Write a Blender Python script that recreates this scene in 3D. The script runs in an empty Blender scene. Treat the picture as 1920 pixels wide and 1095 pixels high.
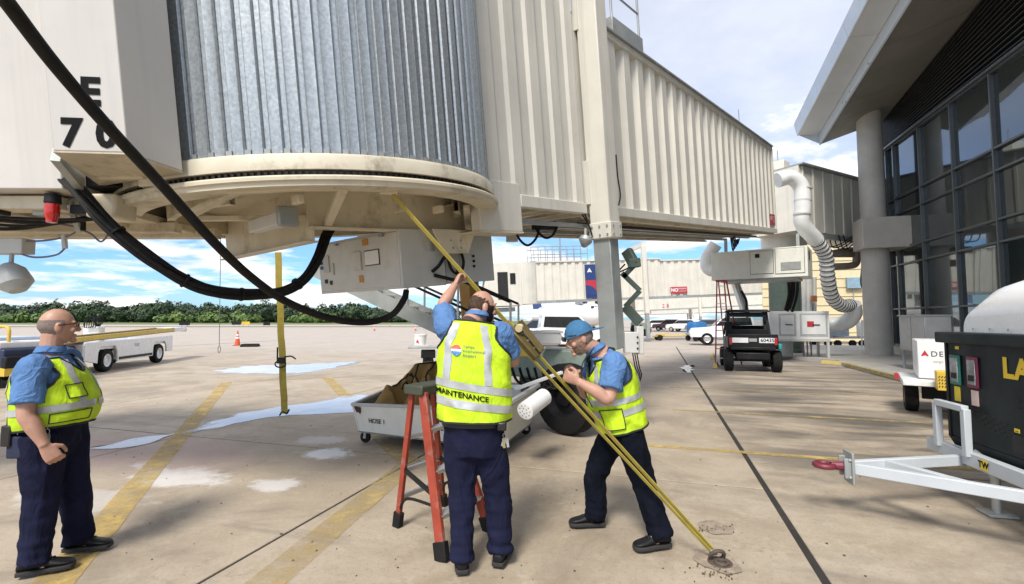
import bpy, bmesh, math, random
import numpy as np
from math import radians as R, sin, cos, pi, sqrt, atan2
from mathutils import Vector, Matrix, Euler, noise

# ------------------------------------------------------------------ camera, sky, sun, exposure
scene = bpy.context.scene
COL = scene.collection
EYE = Vector((0, 0, 1.62))
PITCH = math.atan(52.5 / 900.0)
cam_d = bpy.data.cameras.new('camera'); cam = bpy.data.objects.new('camera', cam_d); COL.objects.link(cam)
cam.location = EYE; cam.rotation_euler = (pi / 2 + PITCH, 0, 0)
cam_d.sensor_width = 36; cam_d.lens = 36 * 900 / 1920.0
cam_d.clip_start = 0.05; cam_d.clip_end = 5000
scene.camera = cam

SUN_EL, SUN_AZ = R(50), R(200)           # azimuth clockwise from +Y
world = bpy.data.worlds.new('World'); scene.world = world; world.use_nodes = True
def build_world():
    nt = world.node_tree; N = nt.nodes; L = nt.links; N.clear()
    out = N.new('ShaderNodeOutputWorld'); bg = N.new('ShaderNodeBackground'); bg.inputs['Strength'].default_value = 0.11
    sky = N.new('ShaderNodeTexSky'); sky.sky_type = 'NISHITA'; sky.sun_disc = False
    sky.sun_elevation = SUN_EL; sky.sun_rotation = SUN_AZ; sky.air_density = 1.0; sky.dust_density = 0.6; sky.ozone_density = 2.0
    tc = N.new('ShaderNodeTexCoord'); sp = N.new('ShaderNodeSeparateXYZ'); L.new(tc.outputs['Generated'], sp.inputs[0])
    def m(op, a, b=None, clamp=False):
        n = N.new('ShaderNodeMath'); n.operation = op; n.use_clamp = clamp
        for i, x in enumerate((a, b)):
            if x is None: continue
            if isinstance(x, (int, float)): n.inputs[i].default_value = x
            else: L.new(x, n.inputs[i])
        return n.outputs[0]
    zz = m('ADD', m('MAXIMUM', sp.outputs['Z'], 0.0), 0.10)
    cb = N.new('ShaderNodeCombineXYZ'); L.new(m('DIVIDE', sp.outputs['X'], zz), cb.inputs[0]); L.new(m('DIVIDE', sp.outputs['Y'], zz), cb.inputs[1])
    cb.inputs[2].default_value = 3.7
    def nz(scale, detail, rough, dist=0.0):
        n = N.new('ShaderNodeTexNoise'); n.inputs['Scale'].default_value = scale; n.inputs['Detail'].default_value = detail
        n.inputs['Roughness'].default_value = rough; n.inputs['Distortion'].default_value = dist; L.new(cb.outputs[0], n.inputs['Vector']); return n.outputs['Fac']
    big = nz(0.55, 8, 0.6, 0.4); fine = nz(2.2, 9, 0.62, 0.2)
    cov = m('ADD', m('MULTIPLY', big, 0.7), m('MULTIPLY', fine, 0.3))
    r = N.new('ShaderNodeValToRGB'); r.color_ramp.interpolation = 'EASE'
    r.color_ramp.elements[0].position = 0.46; r.color_ramp.elements[0].color = (0, 0, 0, 1)
    r.color_ramp.elements[1].position = 0.57; r.color_ramp.elements[1].color = (1, 1, 1, 1); L.new(cov, r.inputs[0])
    r2 = N.new('ShaderNodeValToRGB'); r2.color_ramp.elements[0].position = 0.35; r2.color_ramp.elements[0].color = (4.9, 4.95, 5.2, 1)
    r2.color_ramp.elements[1].position = 0.62; r2.color_ramp.elements[1].color = (7.4, 7.3, 7.1, 1); L.new(nz(1.1, 6, 0.6), r2.inputs[0])
    mx = N.new('ShaderNodeMix'); mx.data_type = 'RGBA'
    el = N.new('ShaderNodeMapRange'); el.interpolation_type = 'SMOOTHSTEP'; L.new(sp.outputs['Z'], el.inputs[0]); el.inputs[1].default_value = 0.10; el.inputs[2].default_value = 0.34
    veil = m('MULTIPLY', el.outputs[0], 0.56)                       # thin high cloud overhead, broken bands low down
    tint = N.new('ShaderNodeMix'); tint.data_type = 'RGBA'; tint.blend_type = 'MULTIPLY'; tint.inputs['Factor'].default_value = 1.0; tint.inputs['B'].default_value = (0.52, 0.76, 1.08, 1); L.new(sky.outputs[0], tint.inputs['A'])
    L.new(m('MAXIMUM', m('MULTIPLY', r.outputs[0], 0.93), veil), mx.inputs['Factor']); L.new(tint.outputs['Result'], mx.inputs['A']); L.new(r2.outputs[0], mx.inputs['B'])
    L.new(mx.outputs['Result'], bg.inputs['Color']); L.new(bg.outputs[0], out.inputs[0])
build_world()
sun_d = bpy.data.lights.new('sun', 'SUN'); sun = bpy.data.objects.new('sun', sun_d); COL.objects.link(sun)
sun_d.energy = 2.6; sun_d.angle = R(16); sun_d.color = (1.0, 0.95, 0.87)
sdir = Vector((sin(SUN_AZ) * cos(SUN_EL), cos(SUN_AZ) * cos(SUN_EL), sin(SUN_EL)))
sun.rotation_euler = (-sdir).to_track_quat('-Z', 'Y').to_euler(); sun.location = (0, 0, 60)
vs = scene.view_settings
vs.view_transform = 'Standard'; vs.look = 'None'; vs.exposure = 0.8; vs.gamma = 1.0; vs.use_curve_mapping = False
scene.render.engine = 'CYCLES'
scene.cycles.max_bounces = 8; scene.cycles.diffuse_bounces = 4; scene.cycles.glossy_bounces = 4; scene.cycles.transmission_bounces = 6
scene.cycles.transparent_max_bounces = 8; scene.cycles.use_denoising = True; scene.cycles.sample_clamp_indirect = 6

random.seed(7)
# ------------------------------------------------------------------ survey helpers
_c, _s = cos(PITCH), sin(PITCH)
def ray(px, py):
    x = (px - 960) / 900.0; z = -(py - 547.5) / 900.0
    return Vector((x, _c - _s * z, _s + _c * z))
def at(px, py, Y):                      # surveyed point at distance Y
    r = ray(px, py); return EYE + r * (Y / r.y)
def gr(px, py, z=0.0):                  # surveyed point at height z
    r = ray(px, py); return EYE + r * ((z - EYE.z) / r.z)
AL = R(17.0)                            # apron grid: u along the terminal, v towards it
U = Vector((sin(AL), cos(AL), 0)); V = Vector((cos(AL), -sin(AL), 0))
def uv(u, v, z=0.0): return U * u + V * v + Vector((0, 0, z))

# ------------------------------------------------------------------ mesh builder
class MB:
    def __init__(s): s.v = []; s.f = []
    def add(s, vs_, fs_, M=None):
        o = len(s.v)
        s.v += [M @ Vector(p) if M is not None else Vector(p) for p in vs_]
        s.f += [tuple(i + o for i in f) for f in fs_]
        return s
    def box(s, c, d, M=None):
        x, y, z = d[0] / 2, d[1] / 2, d[2] / 2
        p = [Vector(c) + Vector((a * x, b * y, e * z)) for e in (-1, 1) for b in (-1, 1) for a in (-1, 1)]
        return s.add(p, [(0, 2, 3, 1), (4, 5, 7, 6), (0, 1, 5, 4), (2, 6, 7, 3), (0, 4, 6, 2), (1, 3, 7, 5)], M)
    def hexa(s, b, t, M=None):           # four bottom and four top corners, both counter-clockwise from above
        return s.add(list(b) + list(t), [(3, 2, 1, 0), (4, 5, 6, 7), (0, 1, 5, 4), (1, 2, 6, 5), (2, 3, 7, 6), (3, 0, 4, 7)], M)
    def beam(s, p, q, w, h, up=(0, 0, 1)):
        p = Vector(p); q = Vector(q); d = (q - p).normalized(); up = Vector(up)
        if abs(d.dot(up)) > 0.98: up = Vector((0, 1, 0)) if abs(d.y) < 0.9 else Vector((1, 0, 0))
        r = d.cross(up).normalized(); u = r.cross(d).normalized()
        P = []
        for e in (p, q):
            for a, b in ((-1, -1), (1, -1), (1, 1), (-1, 1)): P.append(e + r * (a * w / 2) + u * (b * h / 2))
        return s.add(P, [(0, 1, 2, 3), (7, 6, 5, 4), (0, 4, 5, 1), (1, 5, 6, 2), (2, 6, 7, 3), (3, 7, 4, 0)])
    def tube(s, pts, rad, n=10, caps=True, flat=1.0, ref=None):
        pts = [Vector(p) for p in pts]; k = len(pts)
        rr = rad if isinstance(rad, (list, tuple)) else [rad] * k
        T = []
        for i in range(k):
            a = pts[max(i - 1, 0)]; b = pts[min(i + 1, k - 1)]
            t = (b - a); T.append(t.normalized() if t.length > 1e-9 else Vector((0, 0, 1)))
        nrm = Vector(ref) if ref is not None else (Vector((0, 0, 1)) if abs(T[0].z) < 0.9 else Vector((1, 0, 0)))
        nrm = (nrm - T[0] * nrm.dot(T[0])).normalized()
        o = len(s.v)
        for i in range(k):
            nrm = nrm - T[i] * nrm.dot(T[i])
            nrm = nrm.normalized() if nrm.length > 1e-6 else T[i].orthogonal().normalized()
            bn = T[i].cross(nrm)
            for j in range(n):
                a = 2 * pi * j / n
                s.v.append(pts[i] + nrm * (cos(a) * rr[i]) + bn * (sin(a) * rr[i] * flat))
        for i in range(k - 1):
            for j in range(n):
                a = o + i * n + j; b = o + i * n + (j + 1) % n
                s.f.append((a, b, b + n, a + n))
        if caps:
            s.f.append(tuple(o + j for j in reversed(range(n)))); s.f.append(tuple(o + (k - 1) * n + j for j in range(n)))
        return s
    def lathe(s, prof, M=None, n=24, a0=0.0, a1=2 * pi):   # prof: (r, z) about local z
        full = abs(a1 - a0 - 2 * pi) < 1e-6; m = n if full else n + 1
        P = []
        for j in range(m):
            a = a0 + (a1 - a0) * j / n
            for r, z in prof: P.append((r * cos(a), r * sin(a), z))
        k = len(prof); Fc = []
        for j in range(n):
            j2 = (j + 1) % m
            for i in range(k - 1):
                q = (j * k + i, j2 * k + i, j2 * k + i + 1, j * k + i + 1)
                Fc.append(q)
        return s.add(P, Fc, M)
    def prism(s, poly, d, M=None):        # poly: (x, y) counter-clockwise, extruded 0..d in z
        n = len(poly); P = [(x, y, 0) for x, y in poly] + [(x, y, d) for x, y in poly]
        Fc = [tuple(reversed(range(n))), tuple(range(n, 2 * n))] + [(i, (i + 1) % n, n + (i + 1) % n, n + i) for i in range(n)]
        return s.add(P, Fc, M)
    def loft(s, rings, caps=True):
        o = len(s.v); n = len(rings[0])
        for r in rings: s.v += [Vector(p) for p in r]
        for i in range(len(rings) - 1):
            for j in range(n):
                a = o + i * n + j; b = o + i * n + (j + 1) % n
                s.f.append((a, b, b + n, a + n))
        if caps:
            s.f.append(tuple(o + j for j in reversed(range(n)))); s.f.append(tuple(o + (len(rings) - 1) * n + j for j in range(n)))
        return s
    def build(s, name, mat, parent=None, world=False, bev=0.0, smooth=35, seg=2, label=None):
        me = bpy.data.meshes.new(name)
        M = wmat(parent).inverted() if (world and parent is not None) else None
        me.from_pydata([(M @ p)[:] if M is not None else p[:] for p in s.v], [], s.f)
        me.validate()
        return obj(name, me, mat, parent, bev, smooth, seg, label)
def wmat(o):
    m = Matrix.Identity(4)
    while o is not None:
        m = o.matrix_basis @ m; o = o.parent
    return m
def obj(name, me, mat, parent=None, bev=0.0, smooth=35, seg=2, label=None):
    o = bpy.data.objects.new(name, me); COL.objects.link(o)
    if mat is not None and len(me.materials) == 0: me.materials.append(mat)
    if parent is not None: o.parent = parent
    if smooth:
        me.polygons.foreach_set('use_smooth', [True] * len(me.polygons)); me.set_sharp_from_angle(angle=R(smooth))
    if bev:
        b = o.modifiers.new('bevel', 'BEVEL'); b.width = bev; b.segments = seg; b.limit_method = 'ANGLE'; b.angle_limit = R(40)
    if label: o['label'] = label
    return o
def tag(o, label, cat, group=None, kind=None):
    o['label'] = label; o['category'] = cat
    if group: o['group'] = group
    if kind: o['kind'] = kind
    return o
def thing(name, label, cat, loc=(0, 0, 0), rotz=0.0, group=None, M=None):
    o = bpy.data.objects.new(name, None); COL.objects.link(o); o.empty_display_size = 0.2
    if M is not None: o.matrix_basis = M
    else: o.location = loc; o.rotation_euler = (0, 0, rotz)
    return tag(o, label, cat, group)
def struct(o): o['kind'] = 'structure'; return o
def dup(o, parent=None, M=None):
    c = o.copy(); COL.objects.link(c)
    if parent is not None: c.parent = parent
    if M is not None: c.matrix_basis = M
    for ch in [x for x in bpy.data.objects if x.parent is o]: dup(ch, c)
    return c
def inst(name, me, parent, M, label=None):      # another piece that shares mesh data
    o = bpy.data.objects.new(name, me); COL.objects.link(o); o.parent = parent; o.matrix_basis = M
    return o
def frame(o, x, y=None, z=None):                # matrix from origin and axes
    x = Vector(x).normalized(); z = Vector(z).normalized() if z is not None else None
    if z is None: z = x.cross(Vector(y)).normalized()
    y = z.cross(x).normalized(); x = y.cross(z)
    return Matrix(((x.x, y.x, z.x, o[0]), (x.y, y.y, z.y, o[1]), (x.z, y.z, z.z, o[2]), (0, 0, 0, 1)))
def Tr(x, y, z): return Matrix.Translation((x, y, z))
def Rz(a): return Matrix.Rotation(a, 4, 'Z')
def Rx(a): return Matrix.Rotation(a, 4, 'X')
def Ry(a): return Matrix.Rotation(a, 4, 'Y')
def curve(pts, n=8):                            # Catmull-Rom through points
    pts = [Vector(p) for p in pts]; P = [pts[0] * 2 - pts[1]] + pts + [pts[-1] * 2 - pts[-2]]; out = []
    for i in range(1, len(P) - 2):
        for k in range(n):
            t = k / n; a, b, c, d = P[i - 1], P[i], P[i + 1], P[i + 2]
            out.append(0.5 * ((2 * b) + (c - a) * t + (2 * a - 5 * b + 4 * c - d) * t * t + (3 * b - a - 3 * c + d) * t ** 3))
    out.append(pts[-1]); return out
def text_mesh(body, size, bold=0.0, depth=0.0, spacing=1.0, align='CENTER'):
    cu = bpy.data.curves.new('lettering', 'FONT'); cu.body = body; cu.size = size; cu.offset = bold; cu.extrude = depth
    cu.align_x = align; cu.align_y = 'CENTER'; cu.space_character = spacing; cu.resolution_u = 3
    t = bpy.data.objects.new('lettering', cu); COL.objects.link(t)
    bpy.context.view_layer.update()
    me = bpy.data.meshes.new_from_object(t.evaluated_get(bpy.context.evaluated_depsgraph_get()))
    bpy.data.objects.remove(t); bpy.data.curves.remove(cu); me.materials.clear(); return me
def lettering(body, size, mat, parent, M, bold=0.0, spacing=1.0, world=False, align='CENTER'):
    me = text_mesh(body, size, bold, 0.0, spacing, align)
    me.transform((wmat(parent).inverted() @ M) if world else M)
    return obj('lettering', me, mat, parent, smooth=0)

# ------------------------------------------------------------------ materials
MATS = {}
def lin(c): return tuple((x / 12.92 if x <= 0.04045 else ((x + 0.055) / 1.055) ** 2.4) for x in c)
def PM(name, col, rough=0.6, metal=0.0, var=0.12, scale=4.0, bump=0.0, bscale=40.0, streak=0.0, dirt=None, dirt_amt=0.0, dirt_scale=2.0, spec=0.5, coat=0.0, emit=0.0, world=False, rvar=0.12, stretch=(1, 1, 1)):
    if name in MATS: return MATS[name]
    m = bpy.data.materials.new(name); m.use_nodes = True; nt = m.node_tree; N = nt.nodes; L = nt.links; N.clear()
    out = N.new('ShaderNodeOutputMaterial'); b = N.new('ShaderNodeBsdfPrincipled'); L.new(b.outputs[0], out.inputs[0])
    b.inputs['Metallic'].default_value = metal; b.inputs['Specular IOR Level'].default_value = spec; b.inputs['Coat Weight'].default_value = coat
    b.inputs['Coat Roughness'].default_value = 0.08
    if world:
        g = N.new('ShaderNodeNewGeometry'); vec = g.outputs['Position']
    else:
        tc = N.new('ShaderNodeTexCoord'); oi = N.new('ShaderNodeObjectInfo'); ad = N.new('ShaderNodeVectorMath'); ad.operation = 'ADD'
        ml = N.new('ShaderNodeMath'); ml.operation = 'MULTIPLY'; ml.inputs[1].default_value = 37.0; L.new(oi.outputs['Random'], ml.inputs[0])
        L.new(tc.outputs['Object'], ad.inputs[0]); L.new(ml.outputs[0], ad.inputs[1]); vec = ad.outputs[0]
    mp = N.new('ShaderNodeMapping'); mp.inputs['Scale'].default_value = stretch; L.new(vec, mp.inputs[0]); vec0 = vec; vec = mp.outputs[0]
    def nz(sc, det=5, ro=0.6, v=None):
        n = N.new('ShaderNodeTexNoise'); n.inputs['Scale'].default_value = sc; n.inputs['Detail'].default_value = det; n.inputs['Roughness'].default_value = ro
        L.new(v if v is not None else vec, n.inputs['Vector']); return n.outputs['Fac']
    def ramp(fac, p0, p1, c0, c1):
        r = N.new('ShaderNodeValToRGB'); e = r.color_ramp.elements; e[0].position = p0; e[1].position = p1
        e[0].color = (*c0, 1); e[1].color = (*c1, 1); L.new(fac, r.inputs[0]); return r.outputs[0]
    def mix(f, a, bb, mode='MIX'):
        x = N.new('ShaderNodeMix'); x.data_type = 'RGBA'; x.blend_type = mode
        if isinstance(f, float): x.inputs['Factor'].default_value = f
        else: L.new(f, x.inputs['Factor'])
        for k, q in (('A', a), ('B', bb)):
            if isinstance(q, tuple): x.inputs[k].default_value = (*q, 1)
            else: L.new(q, x.inputs[k])
        return x.outputs['Result']
    lo = tuple(max(c * (1 - var), 0) for c in col); hi = tuple(min(c * (1 + var), 1) for c in col)
    c = ramp(nz(scale), 0.32, 0.68, lo, hi)
    if streak:
        ms = N.new('ShaderNodeMapping'); ms.inputs['Scale'].default_value = (9, 9, 0.35); L.new(vec0, ms.inputs[0])
        c = mix(ramp(nz(1.0, 6, 0.65, ms.outputs[0]), 0.5, 0.78, (0, 0, 0), (streak,) * 3), c, tuple(x * 0.62 for x in col))
    if dirt is not None:
        f = ramp(nz(dirt_scale, 8, 0.7), 0.62 - 0.25 * dirt_amt, 0.72, (0, 0, 0), (min(1.0, 0.35 + dirt_amt),) * 3)
        c = mix(f, c, dirt)
    L.new(c, b.inputs['Base Color'])
    rr = ramp(nz(scale * 2.3, 4), 0.3, 0.7, (max(rough - rvar, 0.02),) * 3, (min(rough + rvar, 1),) * 3); L.new(rr, b.inputs['Roughness'])
    if bump:
        bp = N.new('ShaderNodeBump'); bp.inputs['Strength'].default_value = bump; bp.inputs['Distance'].default_value = 0.01
        L.new(nz(bscale, 4, 0.6), bp.inputs['Height']); L.new(bp.outputs[0], b.inputs['Normal'])
    if emit:
        L.new(c, b.inputs['Emission Color']); b.inputs['Emission Strength'].default_value = emit
    MATS[name] = m; return m
cream = PM('cream_paint', (0.65, 0.62, 0.54), 0.55, var=0.07, scale=1.2, streak=0.45, bump=0.08, bscale=5)
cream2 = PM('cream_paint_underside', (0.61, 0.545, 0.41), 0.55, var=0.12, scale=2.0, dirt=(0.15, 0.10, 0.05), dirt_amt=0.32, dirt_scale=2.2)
white_p = PM('white_paint', (0.76, 0.76, 0.74), 0.4, var=0.05, dirt=(0.3, 0.27, 0.22), dirt_amt=0.12, dirt_scale=3)
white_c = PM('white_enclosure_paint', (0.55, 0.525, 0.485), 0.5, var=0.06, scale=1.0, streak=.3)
ivory = PM('ivory_paint', (0.70, 0.69, 0.61), 0.45, var=0.06, dirt=(0.35, 0.3, 0.22), dirt_amt=0.12)
galv = PM('galvanised_steel', (0.39, 0.42, 0.43), 0.42, metal=0.6, var=0.2, scale=38, bump=0.06, bscale=30, rvar=0.16, dirt=(0.30, 0.35, 0.36), dirt_amt=0.15, dirt_scale=4)
steel = PM('stainless_steel', (0.42, 0.42, 0.41), 0.42, metal=0.6, var=0.05, scale=2)
gsteel = PM('dull_grey_steel', (0.36, 0.38, 0.37), 0.5, metal=0.4, var=0.15, scale=2.5, dirt=(0.28, 0.2, 0.1), dirt_amt=0.2, streak=0.3)
grey_p = PM('grey_cabinet_paint', (0.44, 0.455, 0.45), 0.45, var=0.07, dirt=(0.25, 0.22, 0.17), dirt_amt=0.1)
lgrey = PM('light_grey_enamel', (0.56, 0.555, 0.52), 0.4, var=0.06, dirt=(0.3, 0.25, 0.18), dirt_amt=0.14)
green_p = PM('grey_green_paint', (0.24, 0.29, 0.24), 0.5, var=0.1, dirt=(0.08, 0.07, 0.06), dirt_amt=0.3)
dgreen = PM('dark_green_steel', (0.055, 0.078, 0.062), 0.5, var=0.15)
black_m = PM('black_paint', (0.011, 0.011, 0.012), 0.5, spec=0.25, var=0.2, dirt=(0.06, 0.055, 0.05), dirt_amt=0.15)
rubber = PM('black_rubber', (0.011, 0.0105, 0.010), 0.65, spec=0.25, var=0.25, scale=6, bump=0.15, bscale=60, dirt=(0.07, 0.06, 0.05), dirt_amt=0.2)
tyre_m = PM('tyre_rubber', (0.013, 0.013, 0.013), 0.85, spec=0.2, var=0.2, dirt=(0.09, 0.08, 0.07), dirt_amt=0.3)
grease = PM('greasy_chain', (0.03, 0.025, 0.02), 0.4, metal=0.5, var=0.3, scale=20)
dark_gap = PM('dark_recess', (0.02, 0.02, 0.02), 0.9)
strap_m = PM('yellow_webbing', (0.37, 0.295, 0.05), 0.75, var=0.12, scale=12, bump=0.25, bscale=240, dirt=(0.16, 0.12, 0.03), dirt_amt=0.3, dirt_scale=7)
yellow_m = PM('yellow_paint', (0.62, 0.42, 0.05), 0.5, var=0.1, dirt=(0.2, 0.15, 0.06), dirt_amt=0.2)
yellow_c = PM('faded_yellow_concrete', (0.60, 0.47, 0.16), 0.8, var=0.12, bump=0.2, dirt=(0.3, 0.27, 0.2), dirt_amt=0.3)
orange_r = PM('orange_fibreglass', (0.29, 0.05, 0.028), 0.55, var=0.2, scale=6, spec=.3, dirt=(0.36, 0.25, 0.21), dirt_amt=0.3, dirt_scale=7)
red_p = PM('red_paint', (0.42, 0.03, 0.04), 0.45, var=0.12)
alu = PM('aluminium', (0.62, 0.62, 0.61), 0.38, metal=0.8, var=0.1, dirt=(0.3, 0.28, 0.25), dirt_amt=0.2)
brown_t = PM('brown_tarpaulin', (0.25, 0.15, 0.04), 0.8, var=0.2, scale=3, bump=0.3, bscale=18, dirt=(0.12, 0.07, 0.02), dirt_amt=0.25, dirt_scale=3)
conc_c = PM('concrete_column', (0.46, 0.43, 0.385), 0.85, var=0.09, scale=1.5, bump=0.1, bscale=15, streak=0.25)
conc_w = PM('concrete_walk', (0.42, 0.40, 0.36), 0.9, var=0.12, scale=1.3, bump=0.15, bscale=40, world=True, dirt=(0.2, 0.2, 0.17), dirt_amt=0.2)
red_sign = PM('red_sign', (0.45, 0.035, 0.05), 0.5, var=0.1)
white_l = PM('white_lettering', (0.8, 0.8, 0.8), 0.5, var=0.02)
black_l = PM('black_lettering', (0.010, 0.010, 0.011), 0.7, var=0.05, spec=0.1)
yel_l = PM('yellow_lettering', (0.8, 0.55, 0.02), 0.5, var=0.04)
glass_d = PM('dark_tinted_glass', (0.012, 0.014, 0.015), 0.03, var=0.1, rvar=0.01, spec=0.8)
blue_t = PM('blue_tarpaulin', (0.025, 0.15, 0.38), 0.6, var=0.2, bump=0.3, bscale=6)

# ================================================================== GROUND
def ground_mat():
    m = bpy.data.materials.new('apron_concrete'); m.use_nodes = True; nt = m.node_tree; N = nt.nodes; L = nt.links; N.clear()
    out = N.new('ShaderNodeOutputMaterial'); b = N.new('ShaderNodeBsdfPrincipled'); L.new(b.outputs[0], out.inputs[0])
    g = N.new('ShaderNodeNewGeometry'); rot = N.new('ShaderNodeVectorRotate'); rot.rotation_type = 'Z_AXIS'; rot.inputs['Angle'].default_value = AL
    L.new(g.outputs['Position'], rot.inputs['Vector']); P = rot.outputs[0]          # x = v, y = u
    sp = N.new('ShaderNodeSeparateXYZ'); L.new(P, sp.inputs[0])
    oi = N.new('ShaderNodeObjectInfo')
    def mp(sc, v=P):
        n = N.new('ShaderNodeMapping'); n.inputs['Scale'].default_value = sc; L.new(v, n.inputs[0]); return n.outputs[0]
    def nz(v, sc, det=6, ro=0.6, dist=0.0):
        n = N.new('ShaderNodeTexNoise'); n.inputs['Scale'].default_value = sc; n.inputs['Detail'].default_value = det; n.inputs['Roughness'].default_value = ro
        n.inputs['Distortion'].default_value = dist; L.new(v, n.inputs['Vector']); return n.outputs['Fac']
    def m_(op, a, bb=None, clamp=False):
        n = N.new('ShaderNodeMath'); n.operation = op; n.use_clamp = clamp
        for i, x in enumerate((a, bb)):
            if x is None: continue
            if isinstance(x, (int, float)): n.inputs[i].default_value = x
            else: L.new(x, n.inputs[i])
        return n.outputs[0]
    def ss(x, a, bb):
        n = N.new('ShaderNodeMapRange'); n.interpolation_type = 'SMOOTHSTEP'; L.new(x, n.inputs[0]); n.inputs[1].default_value = a; n.inputs[2].default_value = bb; return n.outputs[0]
    def mix(f, a, bb, mode='MIX'):
        x = N.new('ShaderNodeMix'); x.data_type = 'RGBA'; x.blend_type = mode
        if isinstance(f, float): x.inputs['Factor'].default_value = f
        else: L.new(f, x.inputs['Factor'])
        for k, q in (('A', a), ('B', bb)):
            if isinstance(q, tuple): x.inputs[k].default_value = (*q, 1)
            else: L.new(q, x.inputs[k])
        return x.outputs['Result']
    big = nz(P, 0.3, 7, .65); mid = nz(P, 1.3, 7, 0.65); fine = nz(P, 28, 5, 0.7); grain = nz(P, 140, 3, 0.7)
    c = mix(ss(big, 0.35, 0.65), (0.36, 0.29, 0.205), (0.43, 0.365, 0.28))
    c = mix(m_('MULTIPLY', ss(mid, 0.42, 0.68), 0.75), c, (0.275, 0.215, 0.145))
    c = mix(m_('MULTIPLY', ss(nz(P, 4.5, 8, 0.75), 0.5, 0.72), 0.55), c, (0.52, 0.455, 0.35))
    c = mix(m_('MULTIPLY', ss(fine, 0.50, 0.72), 0.5), c, (0.19, 0.15, 0.105))
    c = mix(m_('MULTIPLY', ss(grain, 0.58, 0.70), 0.65), c, (0.66, 0.59, 0.48))
    c = mix(m_('MULTIPLY', ss(nz(P, 75, 4, 0.75), 0.60, 0.72), 0.55), c, (0.12, 0.095, 0.065))
    # each slab was cast on its own day
    c = mix(m_('MULTIPLY', oi.outputs['Random'], 0.25), c, (0.44, 0.36, 0.265))
    # broad damp, worn patches and hairline cracks
    c = mix(m_('MULTIPLY', ss(nz(P, 0.55, 8, 0.7, 0.6), 0.47, 0.64), 0.6), c, (0.215, 0.175, 0.13))
    ck = nz(P, 0.75, 9, 0.62, 1.2); ckl = m_('SUBTRACT', 1.0, ss(m_('ABSOLUTE', m_('SUBTRACT', ck, 0.5)), 0.0, 0.0035))
    c = mix(m_('MULTIPLY', m_('MULTIPLY', ckl, ss(nz(P, 0.35, 3), 0.5, 0.6)), 0.6), c, (0.10, 0.08, 0.06))
    # tyre rubber and oil in the parking bays, smeared across them
    sm = nz(mp((0.32, 1.25, 1)), 1.0, 7, 0.62, 0.5)
    reg = m_('MULTIPLY', m_('MULTIPLY', ss(sp.outputs['X'], 0.6, 2.0), ss(sp.outputs['X'], 6.6, 5.6)), m_('MULTIPLY', ss(sp.outputs['Y'], 5.4, 7.4), ss(sp.outputs['Y'], 26, 20)))
    c = mix(m_('MULTIPLY', m_('MULTIPLY', ss(sm, 0.41, 0.60), reg), 0.9), c, (0.075, 0.066, 0.055))
    reg2 = m_('MULTIPLY', ss(sp.outputs['X'], 0.5, 1.2), ss(sp.outputs['X'], 6.6, 6.0))
    c = mix(m_('MULTIPLY', m_('MULTIPLY', ss(nz(mp((0.5, 1.0, 1)), 0.9, 6, 0.65), 0.43, 0.64), reg2), 0.7), c, (0.15, 0.13, 0.105))
    # drag marks elsewhere
    dm = nz(mp((0.18, 2.2, 1)), 1.0, 6, 0.6, 0.4)
    c = mix(m_('MULTIPLY', ss(dm, 0.58, 0.74), 0.45), c, (0.15, 0.125, 0.1))
    # far apron blends to a paler tone along u
    c = mix(m_('MULTIPLY', ss(sp.outputs['Y'], 8, 30), 0.55), c, (0.47, 0.42, 0.375))
    # pale mineral residue where puddles dried
    wv = N.new('ShaderNodeVectorMath'); wv.operation = 'SCALE'; wv.inputs['Scale'].default_value = 1.0
    nn = N.new('ShaderNodeTexNoise'); nn.inputs['Scale'].default_value = 2.2; nn.inputs['Detail'].default_value = 9; nn.inputs['Roughness'].default_value = 0.72; L.new(P, nn.inputs['Vector'])
    wob = nn.outputs['Fac']
    res = None
    for (px, py, rx, ry, amt) in ((611, 851, 0.36, 0.27, 1.0), (515, 908, 0.27, 0.21, 0.65), (600, 826, 0.34, 0.27, 0.4), (330, 893, 0.75, 0.32, 0.62), (280, 873, 0.3, 0.16, 0.6), (150, 935, .8, .3, .35)):
        q = gr(px, py); qu, qv = q.dot(U), q.dot(V)
        dx = m_('DIVIDE', m_('SUBTRACT', sp.outputs['X'], qv), rx); dy = m_('DIVIDE', m_('SUBTRACT', sp.outputs['Y'], qu), ry)
        d = m_('ADD', m_('SQRT', m_('ADD', m_('MULTIPLY', dx, dx), m_('MULTIPLY', dy, dy))), m_('MULTIPLY', m_('SUBTRACT', wob, 0.5), 2.6))
        f = m_('MULTIPLY', ss(d, 1.05, 0.55), amt)
        res = f if res is None else m_('MAXIMUM', res, f)
    c = mix(m_('MULTIPLY', res, 0.95), c, (0.74, 0.73, 0.72))
    # rusty pink wash
    q = gr(250, 845); dx = m_('DIVIDE', m_('SUBTRACT', sp.outputs['X'], q.dot(V)), 2.2); dy = m_('DIVIDE', m_('SUBTRACT', sp.outputs['Y'], q.dot(U)), 0.9)
    d = m_('ADD', m_('ADD', m_('MULTIPLY', dx, dx), m_('MULTIPLY', dy, dy)), m_('MULTIPLY', m_('SUBTRACT', nz(P, 3.2, 6, 0.7), 0.5), 3.0))
    c = mix(m_('MULTIPLY', ss(d, 0.9, 0.2), 0.55), c, (0.42, 0.29, 0.26))
    L.new(c, b.inputs['Base Color'])
    rr = m_('ADD', m_('MULTIPLY', mid, -0.35), 0.92); L.new(rr, b.inputs['Roughness'])
    bp = N.new('ShaderNodeBump'); bp.inputs['Strength'].default_value = 0.6; bp.inputs['Distance'].default_value = 0.006
    L.new(m_('ADD', m_('MULTIPLY', fine, 0.7), m_('MULTIPLY', grain, 0.4)), bp.inputs['Height']); L.new(bp.outputs[0], b.inputs['Normal'])
    return m
conc = ground_mat()
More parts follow.
